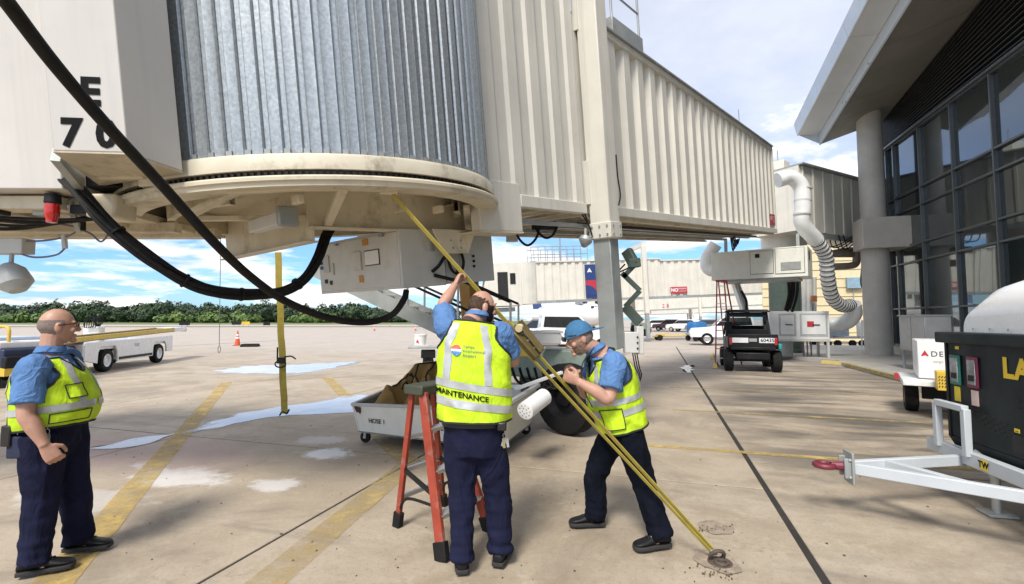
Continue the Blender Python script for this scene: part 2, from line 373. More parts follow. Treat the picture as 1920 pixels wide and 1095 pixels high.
def worn_paint(name, col, wear=0.5, scale=3.0):
    m = PM(name, col, 0.75, var=0.1, scale=3, world=True); nt = m.node_tree; N = nt.nodes; L = nt.links
    b = [n for n in N if n.type == 'BSDF_PRINCIPLED'][0]
    g = N.new('ShaderNodeNewGeometry'); n = N.new('ShaderNodeTexNoise'); n.inputs['Scale'].default_value = scale; n.inputs['Detail'].default_value = 9; n.inputs['Roughness'].default_value = 0.75
    L.new(g.outputs['Position'], n.inputs['Vector']); r = N.new('ShaderNodeMapRange'); L.new(n.outputs['Fac'], r.inputs[0])
    r.inputs[1].default_value = wear - 0.16; r.inputs[2].default_value = wear + 0.12; r.inputs[3].default_value = 0.12; r.inputs[4].default_value = 0.92; L.new(r.outputs[0], b.inputs['Alpha'])
    return m
line_y = worn_paint('worn_yellow_line', (0.50, 0.355, 0.115), 0.50)
line_f = worn_paint('faded_yellow_line', (0.45, 0.335, 0.14), 0.54)

S = 2600
apron = MB().add([(-S, -S, -.03), (S, -S, -.03), (S, S, -.03), (-S, S, -.03)], [(0, 1, 2, 3)]).build('ground', conc, smooth=0); struct(apron)
filler = PM('joint_sealant', (0.025, 0.021, 0.017), 0.9, var=0.3, world=True, scale=3)
fb = MB().box((0, 0, -.014), (46, 46, .012), Matrix.Translation(uv(8, -6)) @ Rz(-AL)); fo = fb.build('joint_filler', filler, apron, world=True, smooth=0)
ujo = [-11.3, -5.8, -0.3, 5.2, 10.7, 16.2, 21.7, 27.2, 30.9]; vj = [0.958 + 3.7 * k for k in range(-8, 1)]
rnd = random.Random(3)
def slab(v0, v1, u0, u1, ga=0.012):
    p = MB(); d = rnd.uniform(-.0015, .0015); w = (v1 - v0) / 2 - ga; h = (u1 - u0) / 2 - ga
    p.box((0, 0, -.013 + d / 2), (2 * w, 2 * h, .026 + d)); M = Matrix.Translation(uv((u0 + u1) / 2, (v0 + v1) / 2)) @ Rz(-AL)
    o = p.build('slab', conc, apron, bev=0.006, smooth=0); o.matrix_basis = M
for i in range(len(ujo) - 1):
    for k in range(len(vj) - 1): slab(vj[k], vj[k + 1] - (0.012 if k == len(vj) - 2 else 0), ujo[i], ujo[i + 1])
ur = [-11.3, -5.0, 0.6, 6.15, 11.9, 17.6, 23.3, 30.9]
for i in range(len(ur) - 1):
    slab(0.978, 6.9, ur[i], ur[i + 1]); slab(6.9, 13.5, ur[i], ur[i + 1])
def ground_poly(name, pts, z, mat, parent=apron):
    return MB().add([(p.x, p.y, z) for p in pts], [tuple(range(len(pts)))]).build(name, mat, parent, world=True, smooth=0)
def stripe(a, b, w, mat, z=0.005):
    a = Vector((a.x, a.y, 0)); b = Vector((b.x, b.y, 0)); d = (b - a).normalized(); n = Vector((-d.y, d.x, 0)) * w / 2
    k = max(2, int((b - a).length / 0.5)); L_ = [a.lerp(b, i / k) + n * (1 + rnd.uniform(-.06, .06)) for i in range(k + 1)]; R_ = [a.lerp(b, i / k) - n * (1 + rnd.uniform(-.06, .06)) for i in range(k + 1)]
    return ground_poly('painted_line', R_ + L_[::-1], z, mat)
y1a, y1b = gr(130, 1060), gr(425, 717)
stripe(y1a + (y1a - y1b) * 0.25, y1b, 0.24, line_y)
stripe(gr(430, 1150), gr(770, 868), 0.26, line_f, .0055); stripe(gr(770, 868), gr(690, 800), 0.26, line_f, .006)
stripe(gr(612, 707), gr(650, 745), 0.26, line_y); stripe(gr(440, 716), gr(760, 702), 0.10, line_f, .0055)
for u0, v0, v1, w in ((6.55, -0.2, 5.8, .13), (9.25, 0.2, 5.8, .13), (12.3, 0.2, 5.8, .13), (15.6, .4, 5.8, .12), (18.9, .4, 5.8, .12), (3.6, 4.6, 5.8, .13)):
    stripe(uv(u0 - 0.02 * 0, v0), uv(u0, v1), w, line_y if u0 < 8 else line_f)
# puddles
water_m = PM('puddle_water', (0.50, 0.49, 0.48), 0.16, var=0.12, world=True, rvar=0.03, spec=0.4, scale=1.5)  # pale base colour stands in for cloud reflected in the water
def _wet():
    nt = water_m.node_tree; N = nt.nodes; L = nt.links; b = [n for n in N if n.type == 'BSDF_PRINCIPLED'][0]
    at_ = N.new('ShaderNodeAttribute'); at_.attribute_name = 'edge'; g = N.new('ShaderNodeNewGeometry'); n = N.new('ShaderNodeTexNoise'); n.inputs['Scale'].default_value = 3.0; n.inputs['Detail'].default_value = 9; n.inputs['Roughness'].default_value = .7
    L.new(g.outputs['Position'], n.inputs['Vector']); a = N.new('ShaderNodeMath'); a.operation = 'MULTIPLY_ADD'; L.new(n.outputs['Fac'], a.inputs[0]); a.inputs[1].default_value = 1.5; L.new(at_.outputs['Fac'], a.inputs[2])
    r = N.new('ShaderNodeMapRange'); r.interpolation_type = 'SMOOTHSTEP'; L.new(a.outputs[0], r.inputs[0]); r.inputs[1].default_value = .72; r.inputs[2].default_value = 1.25; L.new(r.outputs[0], b.inputs['Alpha'])
_wet()
def puddle(pts, z, label=None):
    C_ = curve([gr(*p) for p in pts] + [gr(*pts[0])], 7)[:-1]; o = []
    for q in C_:
        w = Vector((noise.noise(q * 2.3), noise.noise(q * 2.3 + Vector((9, 4, 1))), 0)); o.append(q + w * 0.10 * min(3.0, q.y / 6))
    cen = sum(o, Vector()) / len(o); mb_ = MB(); n_ = len(o); ax_ = max((q - cen).length for q in o)
    inn_ = []
    for i, q in enumerate(o):
        t_ = (o[(i + 1) % n_] - o[i - 1]); nn_ = Vector((-t_.y, t_.x, 0)).normalized(); nn_ = nn_ if nn_.dot(cen - q) > 0 else -nn_
        dd = (cen - q); dd = Vector((dd.x * .12, dd.y * .42, 0)); inn_.append(q + dd)
    mb_.v = [Vector((q.x, q.y, z)) for q in o] + [Vector((q.x, q.y, z)) for q in inn_]
    mb_.f = [(i, (i + 1) % n_, n_ + (i + 1) % n_, n_ + i) for i in range(n_)] + [tuple(range(n_, 2 * n_))]
    b = mb_.build('puddle', water_m, smooth=0); at_ = b.data.attributes.new('edge', 'FLOAT', 'POINT'); at_.data.foreach_set('value', [0.0] * n_ + [1.0] * n_); struct(b); return b
puddle([(388, 697), (470, 686), (560, 683), (678, 677), (640, 687), (560, 701), (455, 702)], .006)
puddle([(330, 818), (400, 790), (470, 771), (560, 757), (640, 745), (705, 738), (690, 768), (620, 777), (540, 780), (470, 789), (395, 806)], .0065)
puddle([(150, 845), (240, 826), (330, 812), (300, 826), (215, 842)], .0065)
puddle([(1275, 690), (1286, 683), (1300, 694), (1292, 700)], .0065)
# broken-out patch around the tie-down ring
patch_m = PM('broken_concrete', (0.29, 0.235, 0.175), 0.95, var=0.3, scale=14, bump=0.6, bscale=30, world=True)
def patch(c, rx, ry, z, seed, m=patch_m):
    p = []
    for i in range(40):
        a = 2 * pi * i / 40; k = 1 + 0.35 * noise.noise(Vector((cos(a) * 1.6, sin(a) * 1.6, seed))); p.append(Vector((c.x + rx * k * cos(a), c.y + ry * k * sin(a), 0)))
    ground_poly('concrete_patch', p, z, m)
patch(gr(1342, 1052), .14, .17, .0062, 1.3); patch(gr(1340, 990), .12, .14, .006, 4.1)
mud = PM('mud_crumb', (0.10, 0.075, 0.05), 0.95, var=0.3, world=True)
mb = MB()
for i in range(75):
    a, b_ = rnd.choice([((1318, 992), (22, 8)), ((1362, 990), (24, 8)), ((1335, 1072), (24, 10)), ((1350, 1075), (50, 14))]); q = gr(a[0] + rnd.gauss(0, b_[0] * .6), a[1] + rnd.gauss(0, b_[1] * .6))
    s_ = rnd.uniform(.002, .008); M = Matrix.Translation(q + Vector((0, 0, .006))) @ Euler((rnd.random() * 3, rnd.random() * 3, rnd.random() * 3)).to_matrix().to_4x4()
    mb.box((0, 0, 0), (s_ * 2, s_ * 1.4, s_), M)
o = mb.build('mud_crumbs', mud, smooth=0); tag(o, 'scattered dark mud crumbs around the tie-down ring on the concrete', 'debris', kind='stuff')
mb = MB()
for i in range(150):
    q = gr(rnd.uniform(40, 1880), rnd.uniform(690, 1090)); s_ = rnd.uniform(.003, .008)
    mb.box((0, 0, 0), (s_ * 2, s_ * 1.3, s_), Matrix.Translation(q + Vector((0, 0, .004))) @ Rz(rnd.random() * 6))
o = mb.build('grit', mud, smooth=0); tag(o, 'loose grit specks scattered over the concrete apron', 'debris', kind='stuff')

# far field: grass strip, treeline
grass_m = PM('mown_grass', (0.13, 0.17, 0.05), 0.95, var=0.25, scale=0.05, world=True)
verge_m = PM('dry_grass', (0.20, 0.20, 0.085), 0.95, var=0.2, scale=0.05, world=True)
struct(MB().add([(-900, 178, .05), (40, 178, .05), (40, 700, .05), (-900, 700, .05)], [(0, 1, 2, 3)]).build('grass_field', grass_m, smooth=0))
struct(MB().add([(-900, 112, .03), (-20, 112, .03), (-20, 122, .03), (-900, 122, .03)], [(0, 1, 2, 3)]).build('grass_verge', verge_m, smooth=0))
def leaf_mat(name, c1, c2, c3):
    m = bpy.data.materials.new(name); m.use_nodes = True; N = m.node_tree.nodes; L = m.node_tree.links; b = N['Principled BSDF']; b.inputs['Roughness'].default_value = 0.7
    g = N.new('ShaderNodeNewGeometry'); n = N.new('ShaderNodeTexNoise'); n.inputs['Scale'].default_value = 0.12; n.inputs['Detail'].default_value = 6; L.new(g.outputs['Position'], n.inputs['Vector'])
    r = N.new('ShaderNodeValToRGB'); e = r.color_ramp.elements; e[0].position = .35; e[0].color = (*c1, 1); e[1].position = .68; e[1].color = (*c3, 1); x = e.new(.52); x.color = (*c2, 1)
    L.new(n.outputs['Fac'], r.inputs[0]); L.new(r.outputs[0], b.inputs['Base Color']); return m
leafA = leaf_mat('wood_foliage', (0.026, 0.05, 0.022), (0.036, 0.066, 0.026), (0.055, 0.09, 0.034))
leafB = leaf_mat('bush_foliage', (0.07, 0.12, 0.03), (0.11, 0.17, 0.035), (0.15, 0.20, 0.05))
def foliage(name, mat, crowns, n_leaf, seed, size, label, cat):
    rg = np.random.RandomState(seed); vs_ = []; n_all = 0; F_ = []
    for (x, y, z, rx, rz) in crowns:
        k = n_leaf
        d = rg.normal(size=(k, 3)); d /= np.linalg.norm(d, axis=1)[:, None]; lump = 0.72 + 0.28 * np.sin(d[:, 0] * 5 + x) * np.cos(d[:, 2] * 6 + y) + rg.uniform(-.12, .12, k)
        p = np.c_[x + d[:, 0] * rx * lump, y + d[:, 1] * rx * lump, z + d[:, 2] * rz * lump]
        a = rg.normal(size=(k, 3)); a /= np.linalg.norm(a, axis=1)[:, None]; b_ = np.cross(d, a); b_ /= np.linalg.norm(b_, axis=1)[:, None] + 1e-9
        a = np.cross(b_, d) + d * 0.5; s_ = size * rg.uniform(.5, 1.4, k)[:, None]
        q = np.stack([p - a * s_ - b_ * s_ * .6, p + a * s_ * .2 - b_ * s_, p + a * s_ + b_ * s_ * .3, p - a * s_ * .3 + b_ * s_], 1).reshape(-1, 3); vs_.append(q)
        F_.append(np.arange(k * 4).reshape(-1, 4) + n_all); n_all += k * 4
    me = bpy.data.meshes.new(name); v_ = np.concatenate(vs_); f_ = np.concatenate(F_)
    me.from_pydata(v_.tolist(), [], f_.tolist()); o = obj(name, me, mat, smooth=0); return tag(o, label, cat, kind='stuff')
rg = random.Random(11); cr = []
for i in range(330):
    x = rg.uniform(-480, -40); y = 300 + (x + 40) * -0.05 + rg.uniform(-18, 30); h = 10.5 + 4.0 * noise.noise(Vector((x * .02, 0, 3))) + rg.uniform(-3.5, 2.4) - (3.0 if x > -90 else 0)
    cr.append((x, y, h * .52, rg.uniform(4.5, 8), h * .56))
foliage('far_wood', leafA, cr, 720, 5, .55, 'dark green wood along the horizon beyond the airfield grass', 'wood')
cr = []
for i in range(46):
    px = rg.choice([rg.uniform(300, 490), rg.uniform(-60, 90), rg.uniform(540, 620), rg.uniform(380, 470)]); y = 262 + rg.uniform(-6, 10); x = (px - 960) / 900 * y; h = rg.uniform(3.5, 7.2)
    cr.append((x, y, h * .45, rg.uniform(3, 5.5), h * .55))
foliage('far_bushes', leafB, cr, 300, 6, .75, 'bright green bushes in front of the dark wood on the horizon', 'bushes')

# ================================================================== TERMINAL (local x = v towards the building, y = u along it)
term = thing('terminal_building', 'grey terminal with dark glass wall, louvres and upswept metal roof overhang', 'building', (0, 0, 0), -AL)
panel_m = PM('metal_fascia', (0.56, 0.60, 0.64), 0.38, metal=0.35, var=0.05, scale=1)
soff_m = PM('soffit_panel', (0.58, 0.59, 0.59), 0.5, metal=0.15, var=0.05, scale=.8)
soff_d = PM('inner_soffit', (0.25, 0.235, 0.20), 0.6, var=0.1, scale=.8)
louv_m = PM('louvre_metal', (0.07, 0.07, 0.066), 0.5, metal=0.4, var=0.1)
mull_m = PM('mullion_metal', (0.13, 0.135, 0.135), 0.4, metal=0.6, var=0.08)
def glass_wall_mat():
    m = bpy.data.materials.new('reflective_glass'); m.use_nodes = True; nt = m.node_tree; N = nt.nodes; L = nt.links; N.clear()
    out = N.new('ShaderNodeOutputMaterial'); mx = N.new('ShaderNodeMixShader'); a = N.new('ShaderNodeBsdfPrincipled'); g = N.new('ShaderNodeBsdfGlossy')
    a.inputs['Base Color'].default_value = (0.012, 0.016, 0.016, 1); a.inputs['Roughness'].default_value = 0.1; g.inputs['Color'].default_value = (0.78, 0.86, 0.88, 1); g.inputs['Roughness'].default_value = 0.015
    lw = N.new('ShaderNodeFresnel'); lw.inputs['IOR'].default_value = 2.05
    tc = N.new('ShaderNodeTexCoord'); n = N.new('ShaderNodeTexNoise'); n.inputs['Scale'].default_value = 0.7; n.inputs['Detail'].default_value = 1; L.new(tc.outputs['Object'], n.inputs['Vector'])
    bp = N.new('ShaderNodeBump'); bp.inputs['Strength'].default_value = 0.06; bp.inputs['Distance'].default_value = 0.05; L.new(n.outputs['Fac'], bp.inputs['Height']); L.new(bp.outputs[0], g.inputs['Normal'])
    L.new(lw.outputs[0], mx.inputs[0]); L.new(a.outputs[0], mx.inputs[1]); L.new(g.outputs[0], mx.inputs[2]); L.new(mx.outputs[0], out.inputs[0]); return m
glass_w = glass_wall_mat()
GV = 10.0
ms = [26.1, 25.4, 24.7, 22.6, 20.4, 18.25, 16.1, 14.0, 11.9, 9.8, 7.7, 5.6, 3.5, 1.4, -0.7, -2.8]
tz = [0.55, 2.1, 4.0, 4.7, 6.2, 6.9, 9.3]
for i in range(len(ms) - 1):
    for k in range(len(tz) - 1):
        if ms[i] < 8 and k < 3 and False: continue
        MB().box((GV + .06 + rnd.uniform(-.004, .004), (ms[i] + ms[i + 1]) / 2, (tz[k] + tz[k + 1]) / 2), (.02, ms[i] - ms[i + 1] - .02, tz[k + 1] - tz[k] - .02)).build('pane', glass_w, term, smooth=0)
for u_ in ms: MB().box((GV, u_, 4.95), (.14, .06, 8.9)).build('mullion', mull_m, term, bev=.006)
for z_ in tz: MB().box((GV + .012, (ms[0] + ms[-1]) / 2, z_), (.13, ms[0] - ms[-1], .07)).build('transom', mull_m, term, bev=.006)
MB().box((GV + .25, 11.6, .27), (.5, 29.4, .54)).build('plinth', conc_c, term, bev=.01)
MB().box((GV + 2.3, 26.45, 5.6), (4.6, .5, 11.1)).build('end_wall', conc_c, term)
MB().box((GV + .55, 11.6, 10.6), (.5, 29.6, 2.7)).build('louvre_backing', dark_gap, term)
k_ = 0.157
def zl(u): return k_ * (25.5 - u)
nl = 15
for i in range(nl):
    f = i / nl
    b = [(GV - .02, 26.2, 9.36 + f * 1.32), (GV - .02, -3, 9.36 + f * (1.32 + zl(-3) * .98)), (GV + .14, -3, 9.40 + f * (1.32 + zl(-3) * .98)), (GV + .14, 26.2, 9.40 + f * 1.32)]
    b = [(GV - .06, -3, b[1][2]), (GV + .2, -3, b[2][2] + .05), (GV + .2, 26.2, b[3][2] + .05), (GV - .06, 26.2, b[0][2])]
    t = [(x, y, z + .03 + (.012 * (26 - y) / 29)) for x, y, z in b]
    MB().hexa(b, t).build('louvre_slat', louv_m, term, smooth=0)
MB().box((GV - .06, 11.6, 9.36), (.2, 29.4, .09)).build('louvre_sill', mull_m, term, bev=.008)
def roofpoly(name, prof, u0, u1, mat):     # prof: (v, z at u=25.5) ccw in (v, z)
    n = len(prof); P = [(v, u1, z + zl(u1)) for v, z in prof] + [(v, u0, z + zl(u0)) for v, z in prof]
    F_ = [tuple(range(n)), tuple(reversed(range(n, 2 * n)))] + [(i, n + i, n + (i + 1) % n, (i + 1) % n) for i in range(n)]
    return MB().add(P, F_).build(name, mat, term, smooth=0, bev=.004)
seg = [25.5, 22.2, 18.9, 15.6, 12.3, 9.0, 5.7, 2.4, -0.9]
for i in range(len(seg) - 1):
    a, b = seg[i] - .008, seg[i + 1] + .008
    roofpoly('fascia_panel', [(6.46, 10.42), (6.50, 10.40), (6.50, 10.96), (6.34, 10.96)], b, a, panel_m)
    roofpoly('soffit_panel', [(6.50, 10.42), (7.36, 10.36), (7.36, 10.40), (6.50, 10.46)], b, a, soff_m)
    roofpoly('lower_fascia_panel', [(7.37, 9.88), (7.44, 9.86), (7.44, 10.44), (7.37, 10.44)], b, a, panel_m)
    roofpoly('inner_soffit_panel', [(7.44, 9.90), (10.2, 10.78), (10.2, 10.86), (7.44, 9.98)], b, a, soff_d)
roofpoly('roof_deck', [(6.40, 10.98), (14, 11.4), (14, 11.6), (6.36, 11.04)], -0.9, 25.5, panel_m)
MB().add([(6.51, 25.5, 10.45), (7.44, 25.5, 9.9), (10.2, 25.5, 10.8), (14, 25.5, 10.8), (14, 25.5, 11.4), (6.4, 25.5, 10.97)], [(0, 1, 2, 3, 4, 5)]).build('roof_end', panel_m, term, smooth=0)
# column with its block
cy = uv(24.4, 8.75)
col_ = MB(); prof = [(.50, .12), (.50, 4.65), (.50, 6.05), (.47, 6.1), (.46, 10.7)]
col_.lathe(prof, Tr(9.0, 24.4, 0), 28); col_.build('column', conc_c, term)
MB().box((9.2, 24.2, 5.3), (1.75, 1.15, 1.3)).build('column_block', conc_c, term, bev=.02)
# low stainless service cabinet on the walk
sc = thing('steel_service_cabinet', 'stainless steel service cabinet on legs standing before the glass wall', 'cabinet', at(1735, 665, 14.2) * 1, -AL)
sc.location.z = .14
MB().box((0, 0, 1.08), (.62, 1.5, 1.05)).build('body', steel, sc, bev=.008)
for x, y in ((-.25, -.68), (-.25, .68), (.25, -.68), (.25, .68)): MB().box((x, y, .28), (.06, .06, .56)).build('leg', gsteel, sc)
for y in (-.365, .365): MB().box((-.318, y, 1.08), (.014, .68, .96)).build('door', steel, sc, bev=.004)
MB().box((-.335, .06, 1.1), (.03, .03, .14)).build('handle', gsteel, sc)
MB().box((-.01, 0, 1.615), (.68, 1.56, .03)).build('lid', steel, sc)
# raised walk with kerb
wp = [(5.9, -6), (6.1, 19.4), (6.4, 21.0), (4.8, 22.9), (4.5, 33), (14.5, 33), (14.5, -6)]
kw = MB(); kw.prism([(x, y) for x, y in reversed(wp)], .15, Matrix(((1, 0, 0, 0), (0, 1, 0, 0), (0, 0, 1, -.02), (0, 0, 0, 1))))
kb = kw.build('sidewalk', conc_w, None, bev=.012); kb.rotation_euler = (0, 0, -AL); struct(kb)
ye = MB()
for (a, b) in zip(wp[:2], wp[1:3]):
    pass
ye.hexa([(5.885, 4, .05), (6.02, 4, .05), (6.20, 19.3, .05), (6.065, 19.3, .05)], [(5.885, 4, .139), (6.02, 4, .139), (6.20, 19.3, .139), (6.065, 19.3, .139)])
yo = ye.build('kerb_edge', worn_paint('worn_yellow_kerb', (0.55, 0.42, 0.14), .5, 2.2), kb, smooth=0)
# cream clapboard building behind
cb_ = thing('clapboard_building', 'cream building with wide horizontal siding boards behind the column', 'building', at(1580, 600, 33), -AL)
cb_.location.z = 0
side_m = PM('cream_siding', (0.62, 0.52, 0.32), 0.6, var=0.06)
MB().box((0, .3, 3.6), (9.6, .4, 7.2)).build('wall', PM('siding_back', (0.3, 0.26, 0.18), .8), cb_)
for i in range(11):
    MB().hexa([(-4.9, .04, i * .62 + .15), (4.9, .04, i * .62 + .15), (4.9, .16, i * .62 + .15), (-4.9, .16, i * .62 + .15)], [(-4.9, .09, i * .62 + .75), (4.9, .09, i * .62 + .75), (4.9, .16, i * .62 + .75), (-4.9, .16, i * .62 + .75)]).build('siding_board', side_m, cb_, smooth=0)
MB().box((.75, -.12, 4.15), (.95, .22, .75)).build('junction_box', PM('blue_box', (0.22, 0.33, 0.40), .5), cb_, bev=.02)
MB().tube([(-.55, .1, 4.4), (-.55, -.15, 4.4)], .17, 12).build('vent_pipe', black_m, cb_)
MB().tube([(.7, -.02, 3.8), (.7, -.02, 2.6)], .03, 8).build('conduit', gsteel, cb_)

# ================================================================== JET BRIDGE (local x = s towards the camera side, y = t towards the terminal, z = n up)
JAZ, JTH = R(40.2), R(6.6)
JC = Vector((-1.99, 5.1, 2.9))
Sx = Vector((cos(JAZ), -sin(JAZ), 0)); Tx = Vector((sin(JAZ) * cos(JTH), cos(JAZ) * cos(JTH), sin(JTH))); Nx = Sx.cross(Tx)
JM = Matrix(((Sx.x, Tx.x, Nx.x, JC.x), (Sx.y, Tx.y, Nx.y, JC.y), (Sx.z, Tx.z, Nx.z, JC.z), (0, 0, 0, 1)))
def jw(s, t, n): return JM @ Vector((s, t, n))
jb = thing('jet_bridge', 'cream jet bridge marked E 70 with galvanised round slat curtain over the workers', 'jet bridge', M=JM)
# --- slat curtain and its ring
RC = 1.75
back = MB().lathe([(RC - .022, 0.02), (RC - .022, 3.4)], None, 110, R(-150), R(50)).build('slat_curtain', galv, jb)
step = 4.35; sl = None
a = -118.0; w = .041; d0 = .005
prof = [(-w - .006, -.017), (-w, -.003), (-w + .005, .002), (-w + .012, .0005), (w - .012, .0005), (w - .005, .002), (w, -.003), (w + .006, -.017)]
smesh = MB()
smesh.add([(RC + r_, y_, z_) for z_ in (.045, 3.4) for y_, r_ in prof], [(i, i + 1, i + 9, i + 8) for i in range(7)] + [(7, 6, 5, 4, 3, 2, 1, 0)])
first = smesh.build('slat', galv, back, smooth=25); first.matrix_basis = Rz(R(a)); n_sl = 0
cl = MB().box((RC - .004, 0, .05), (.02, .042, .05)).box((RC + .004, 0, .03), (.012, .05, .012)).build('slat_clip', gsteel, back); cl.matrix_basis = Rz(R(a + step / 2))
while a < 44:
    a += step
    inst('slat', first.data, back, Rz(R(a))); inst('slat_clip', cl.data, back, Rz(R(a + step / 2)))
ring_m = PM('ring_paint', (0.60, 0.545, 0.42), 0.5, var=0.1, scale=3, dirt=(0.16, 0.11, 0.05), dirt_amt=0.35, dirt_scale=3.5)
MB().lathe([(RC - .03, .035), (RC + .03, .035), (RC + .045, .012), (RC + .045, -.082), (RC - .05, -.085)], None, 96).build('curtain_ring', ring_m, jb)
ch = MB().lathe([(RC + .012, -.084), (RC + .012, -.128)], None, 96).build('drive_chain', grease, jb)
lk = MB().box((RC + .024, 0, -.107), (.022, .021, .024)).build('chain_link', grease, ch, bev=.004); lk.matrix_basis = Rz(R(-140))
for i in range(125): inst('chain_link', lk.data, ch, Rz(R(-140 + (i + 1) * 1.48)))
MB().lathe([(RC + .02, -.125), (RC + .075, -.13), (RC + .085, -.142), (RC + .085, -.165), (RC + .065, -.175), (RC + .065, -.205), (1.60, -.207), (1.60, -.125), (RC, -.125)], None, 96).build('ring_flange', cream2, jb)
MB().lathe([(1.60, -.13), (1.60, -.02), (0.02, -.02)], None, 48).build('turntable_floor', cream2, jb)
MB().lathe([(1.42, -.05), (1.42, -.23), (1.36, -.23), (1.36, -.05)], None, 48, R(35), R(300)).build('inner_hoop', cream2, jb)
MB().lathe([(1.735, -.12), (1.735, -.03), (1.62, -.03)], None, 40, R(-165), R(-95)).build('greasy_race', grease, jb)
# girders and braces below the turntable
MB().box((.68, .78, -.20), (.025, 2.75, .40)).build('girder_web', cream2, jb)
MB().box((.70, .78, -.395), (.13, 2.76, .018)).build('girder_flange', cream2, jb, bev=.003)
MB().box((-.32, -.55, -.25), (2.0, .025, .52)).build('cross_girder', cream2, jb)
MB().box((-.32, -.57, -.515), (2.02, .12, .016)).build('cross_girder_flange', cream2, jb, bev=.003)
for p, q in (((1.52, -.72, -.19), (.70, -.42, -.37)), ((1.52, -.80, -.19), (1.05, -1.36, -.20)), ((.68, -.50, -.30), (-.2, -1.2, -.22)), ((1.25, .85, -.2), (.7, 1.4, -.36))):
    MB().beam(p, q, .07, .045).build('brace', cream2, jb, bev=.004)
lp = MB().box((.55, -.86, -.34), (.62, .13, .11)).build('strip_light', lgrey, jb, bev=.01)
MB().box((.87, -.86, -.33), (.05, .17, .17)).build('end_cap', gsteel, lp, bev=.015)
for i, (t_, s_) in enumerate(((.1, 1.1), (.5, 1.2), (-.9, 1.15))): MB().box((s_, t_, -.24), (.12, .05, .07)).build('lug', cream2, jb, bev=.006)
# gusset with bolt holes
gm = MB(); gm.prism([(-.34, 0), (.30, 0), (.16, -.26), (-.20, -.26)][::-1], .02, frame((.95, .95, -.40), (0, 1, 0), z=(1, 0, 0)))
gu = gm.build('gusset_plate', cream2, jb, bev=.003)
for y, z in ((.85, -.52), (1.0, -.52), (.88, -.6), (1.0, -.6)): MB().tube([(.969, y, z), (.978, y, z)], .012, 8).build('bolt', gsteel, gu)
# --- tunnels
def corr(t0, t1, s0, dep, pitch, n0, n1, flip=1):
    pts = []; t = t0
    while t < t1 - 1e-6:
        for dt, ds in ((0, 0), (.40, 0), (.50, 1), (.90, 1)):
            x = t + dt * pitch
            if x <= t1: pts.append((x, s0 + ds * dep))
        t += pitch
    pts.append((t1, s0)); n = len(pts)
    return MB().add([(flip * s, y, n0) for y, s in pts] + [(flip * s, y, n1) for y, s in pts], [((i, i + 1, n + i + 1, n + i) if flip > 0 else (i + 1, i, n + i, n + i + 1)) for i in range(n - 1)])
def floor_corr(t0, t1, sw, n0, dep, pitch):
    pts = []; t = t0
    while t < t1:
        for dt, dn in ((0, 0), (.5, 0), (.6, -1), (.9, -1)):
            if t + dt * pitch <= t1: pts.append((t + dt * pitch, n0 + dn * dep))
        t += pitch
    pts.append((t1, n0)); n = len(pts)
    return MB().add([(-sw, y, z) for y, z in pts] + [(sw, y, z) for y, z in pts], [(i, n + i, n + i + 1, i + 1) for i in range(n - 1)])
NT0, NT1, FT1 = 1.0, 3.2, 15.65
nw = corr(NT0, NT1, 1.245, .035, .44, 0.0, 3.6).build('near_tunnel_wall', cream, jb, smooth=20)
corr(NT0, NT1, 1.245, .035, .44, 0.0, 3.6, -1).build('near_tunnel_far_wall', cream, jb, smooth=20)
fw = corr(3.0, FT1, 1.135, .10, .52, 0.02, 2.68).build('far_tunnel_wall', cream, jb, smooth=20)
corr(3.0, FT1, 1.135, .10, .52, 0.02, 2.68, -1).build('far_tunnel_rear_wall', cream, jb, smooth=20)
MB().box((0, (NT0 + NT1) / 2, 3.64), (2.62, NT1 - NT0, .08)).build('near_tunnel_roof', cream, jb)
MB().box((0, (3.4 + FT1) / 2, 2.73), (2.52, FT1 - 3.4, .10)).build('far_tunnel_roof', cream, jb, bev=.01)
MB().box((0, (3.4 + FT1) / 2, 2.795), (2.6, FT1 - 3.4, .025)).build('roof_flashing', gsteel, jb)
for s_ in (1, -1):
    MB().box((s_ * 1.20, (3.4 + FT1) / 2, -.055), (.14, FT1 - 3.4, .145)).build('far_sill_beam', cream, jb, bev=.008)
    MB().box((s_ * 1.13, (3.4 + FT1) / 2, -.155), (.10, FT1 - 3.4, .05)).build('far_sill_flange', cream2, jb)
    MB().box((s_ * 1.245, (1.72 + NT1) / 2, -.075), (.11, NT1 - 1.72, .145)).build('near_sill_beam', cream, jb, bev=.008)
MB().box((1.15, 2.6, -.30), (.05, 1.9, .05)).build('near_lower_rail', gsteel, jb)
floor_corr(3.4, FT1, 1.13, -.06, .05, .32).build('far_tunnel_floor', cream2, jb, smooth=20)
floor_corr(NT0, NT1, 1.2, -.10, .05, .32).build('near_tunnel_floor', cream2, jb, smooth=20)
for s_, n_ in ((.55, -.17), (.35, -.18), (-.4, -.17)):
    MB().box((s_, (3.6 + FT1) / 2, n_), (.09, FT1 - 3.6, .07)).build('cable_tray', gsteel, jb)
MB().tube([(.75, 3.8, -.2), (.75, 15, -.2)], .025, 8).build('conduit', black_m, jb)
MB().box((1.0, FT1 + .03, 1.35), (.5, .06, 2.75)).build('end_frame', cream, jb); MB().box((-.4, FT1 + .03, 1.35), (1.9, .05, 2.7)).build('end_bulkhead', cream, jb)
# bracket block where tunnel meets the turntable
MB().box((1.22, 1.36, -.16), (.14, .72, .56)).build('corner_bracket', cream, jb, bev=.008)
MB().box((1.12, 1.36, -.45), (.34, .74, .02)).build('bracket_foot', cream2, jb)
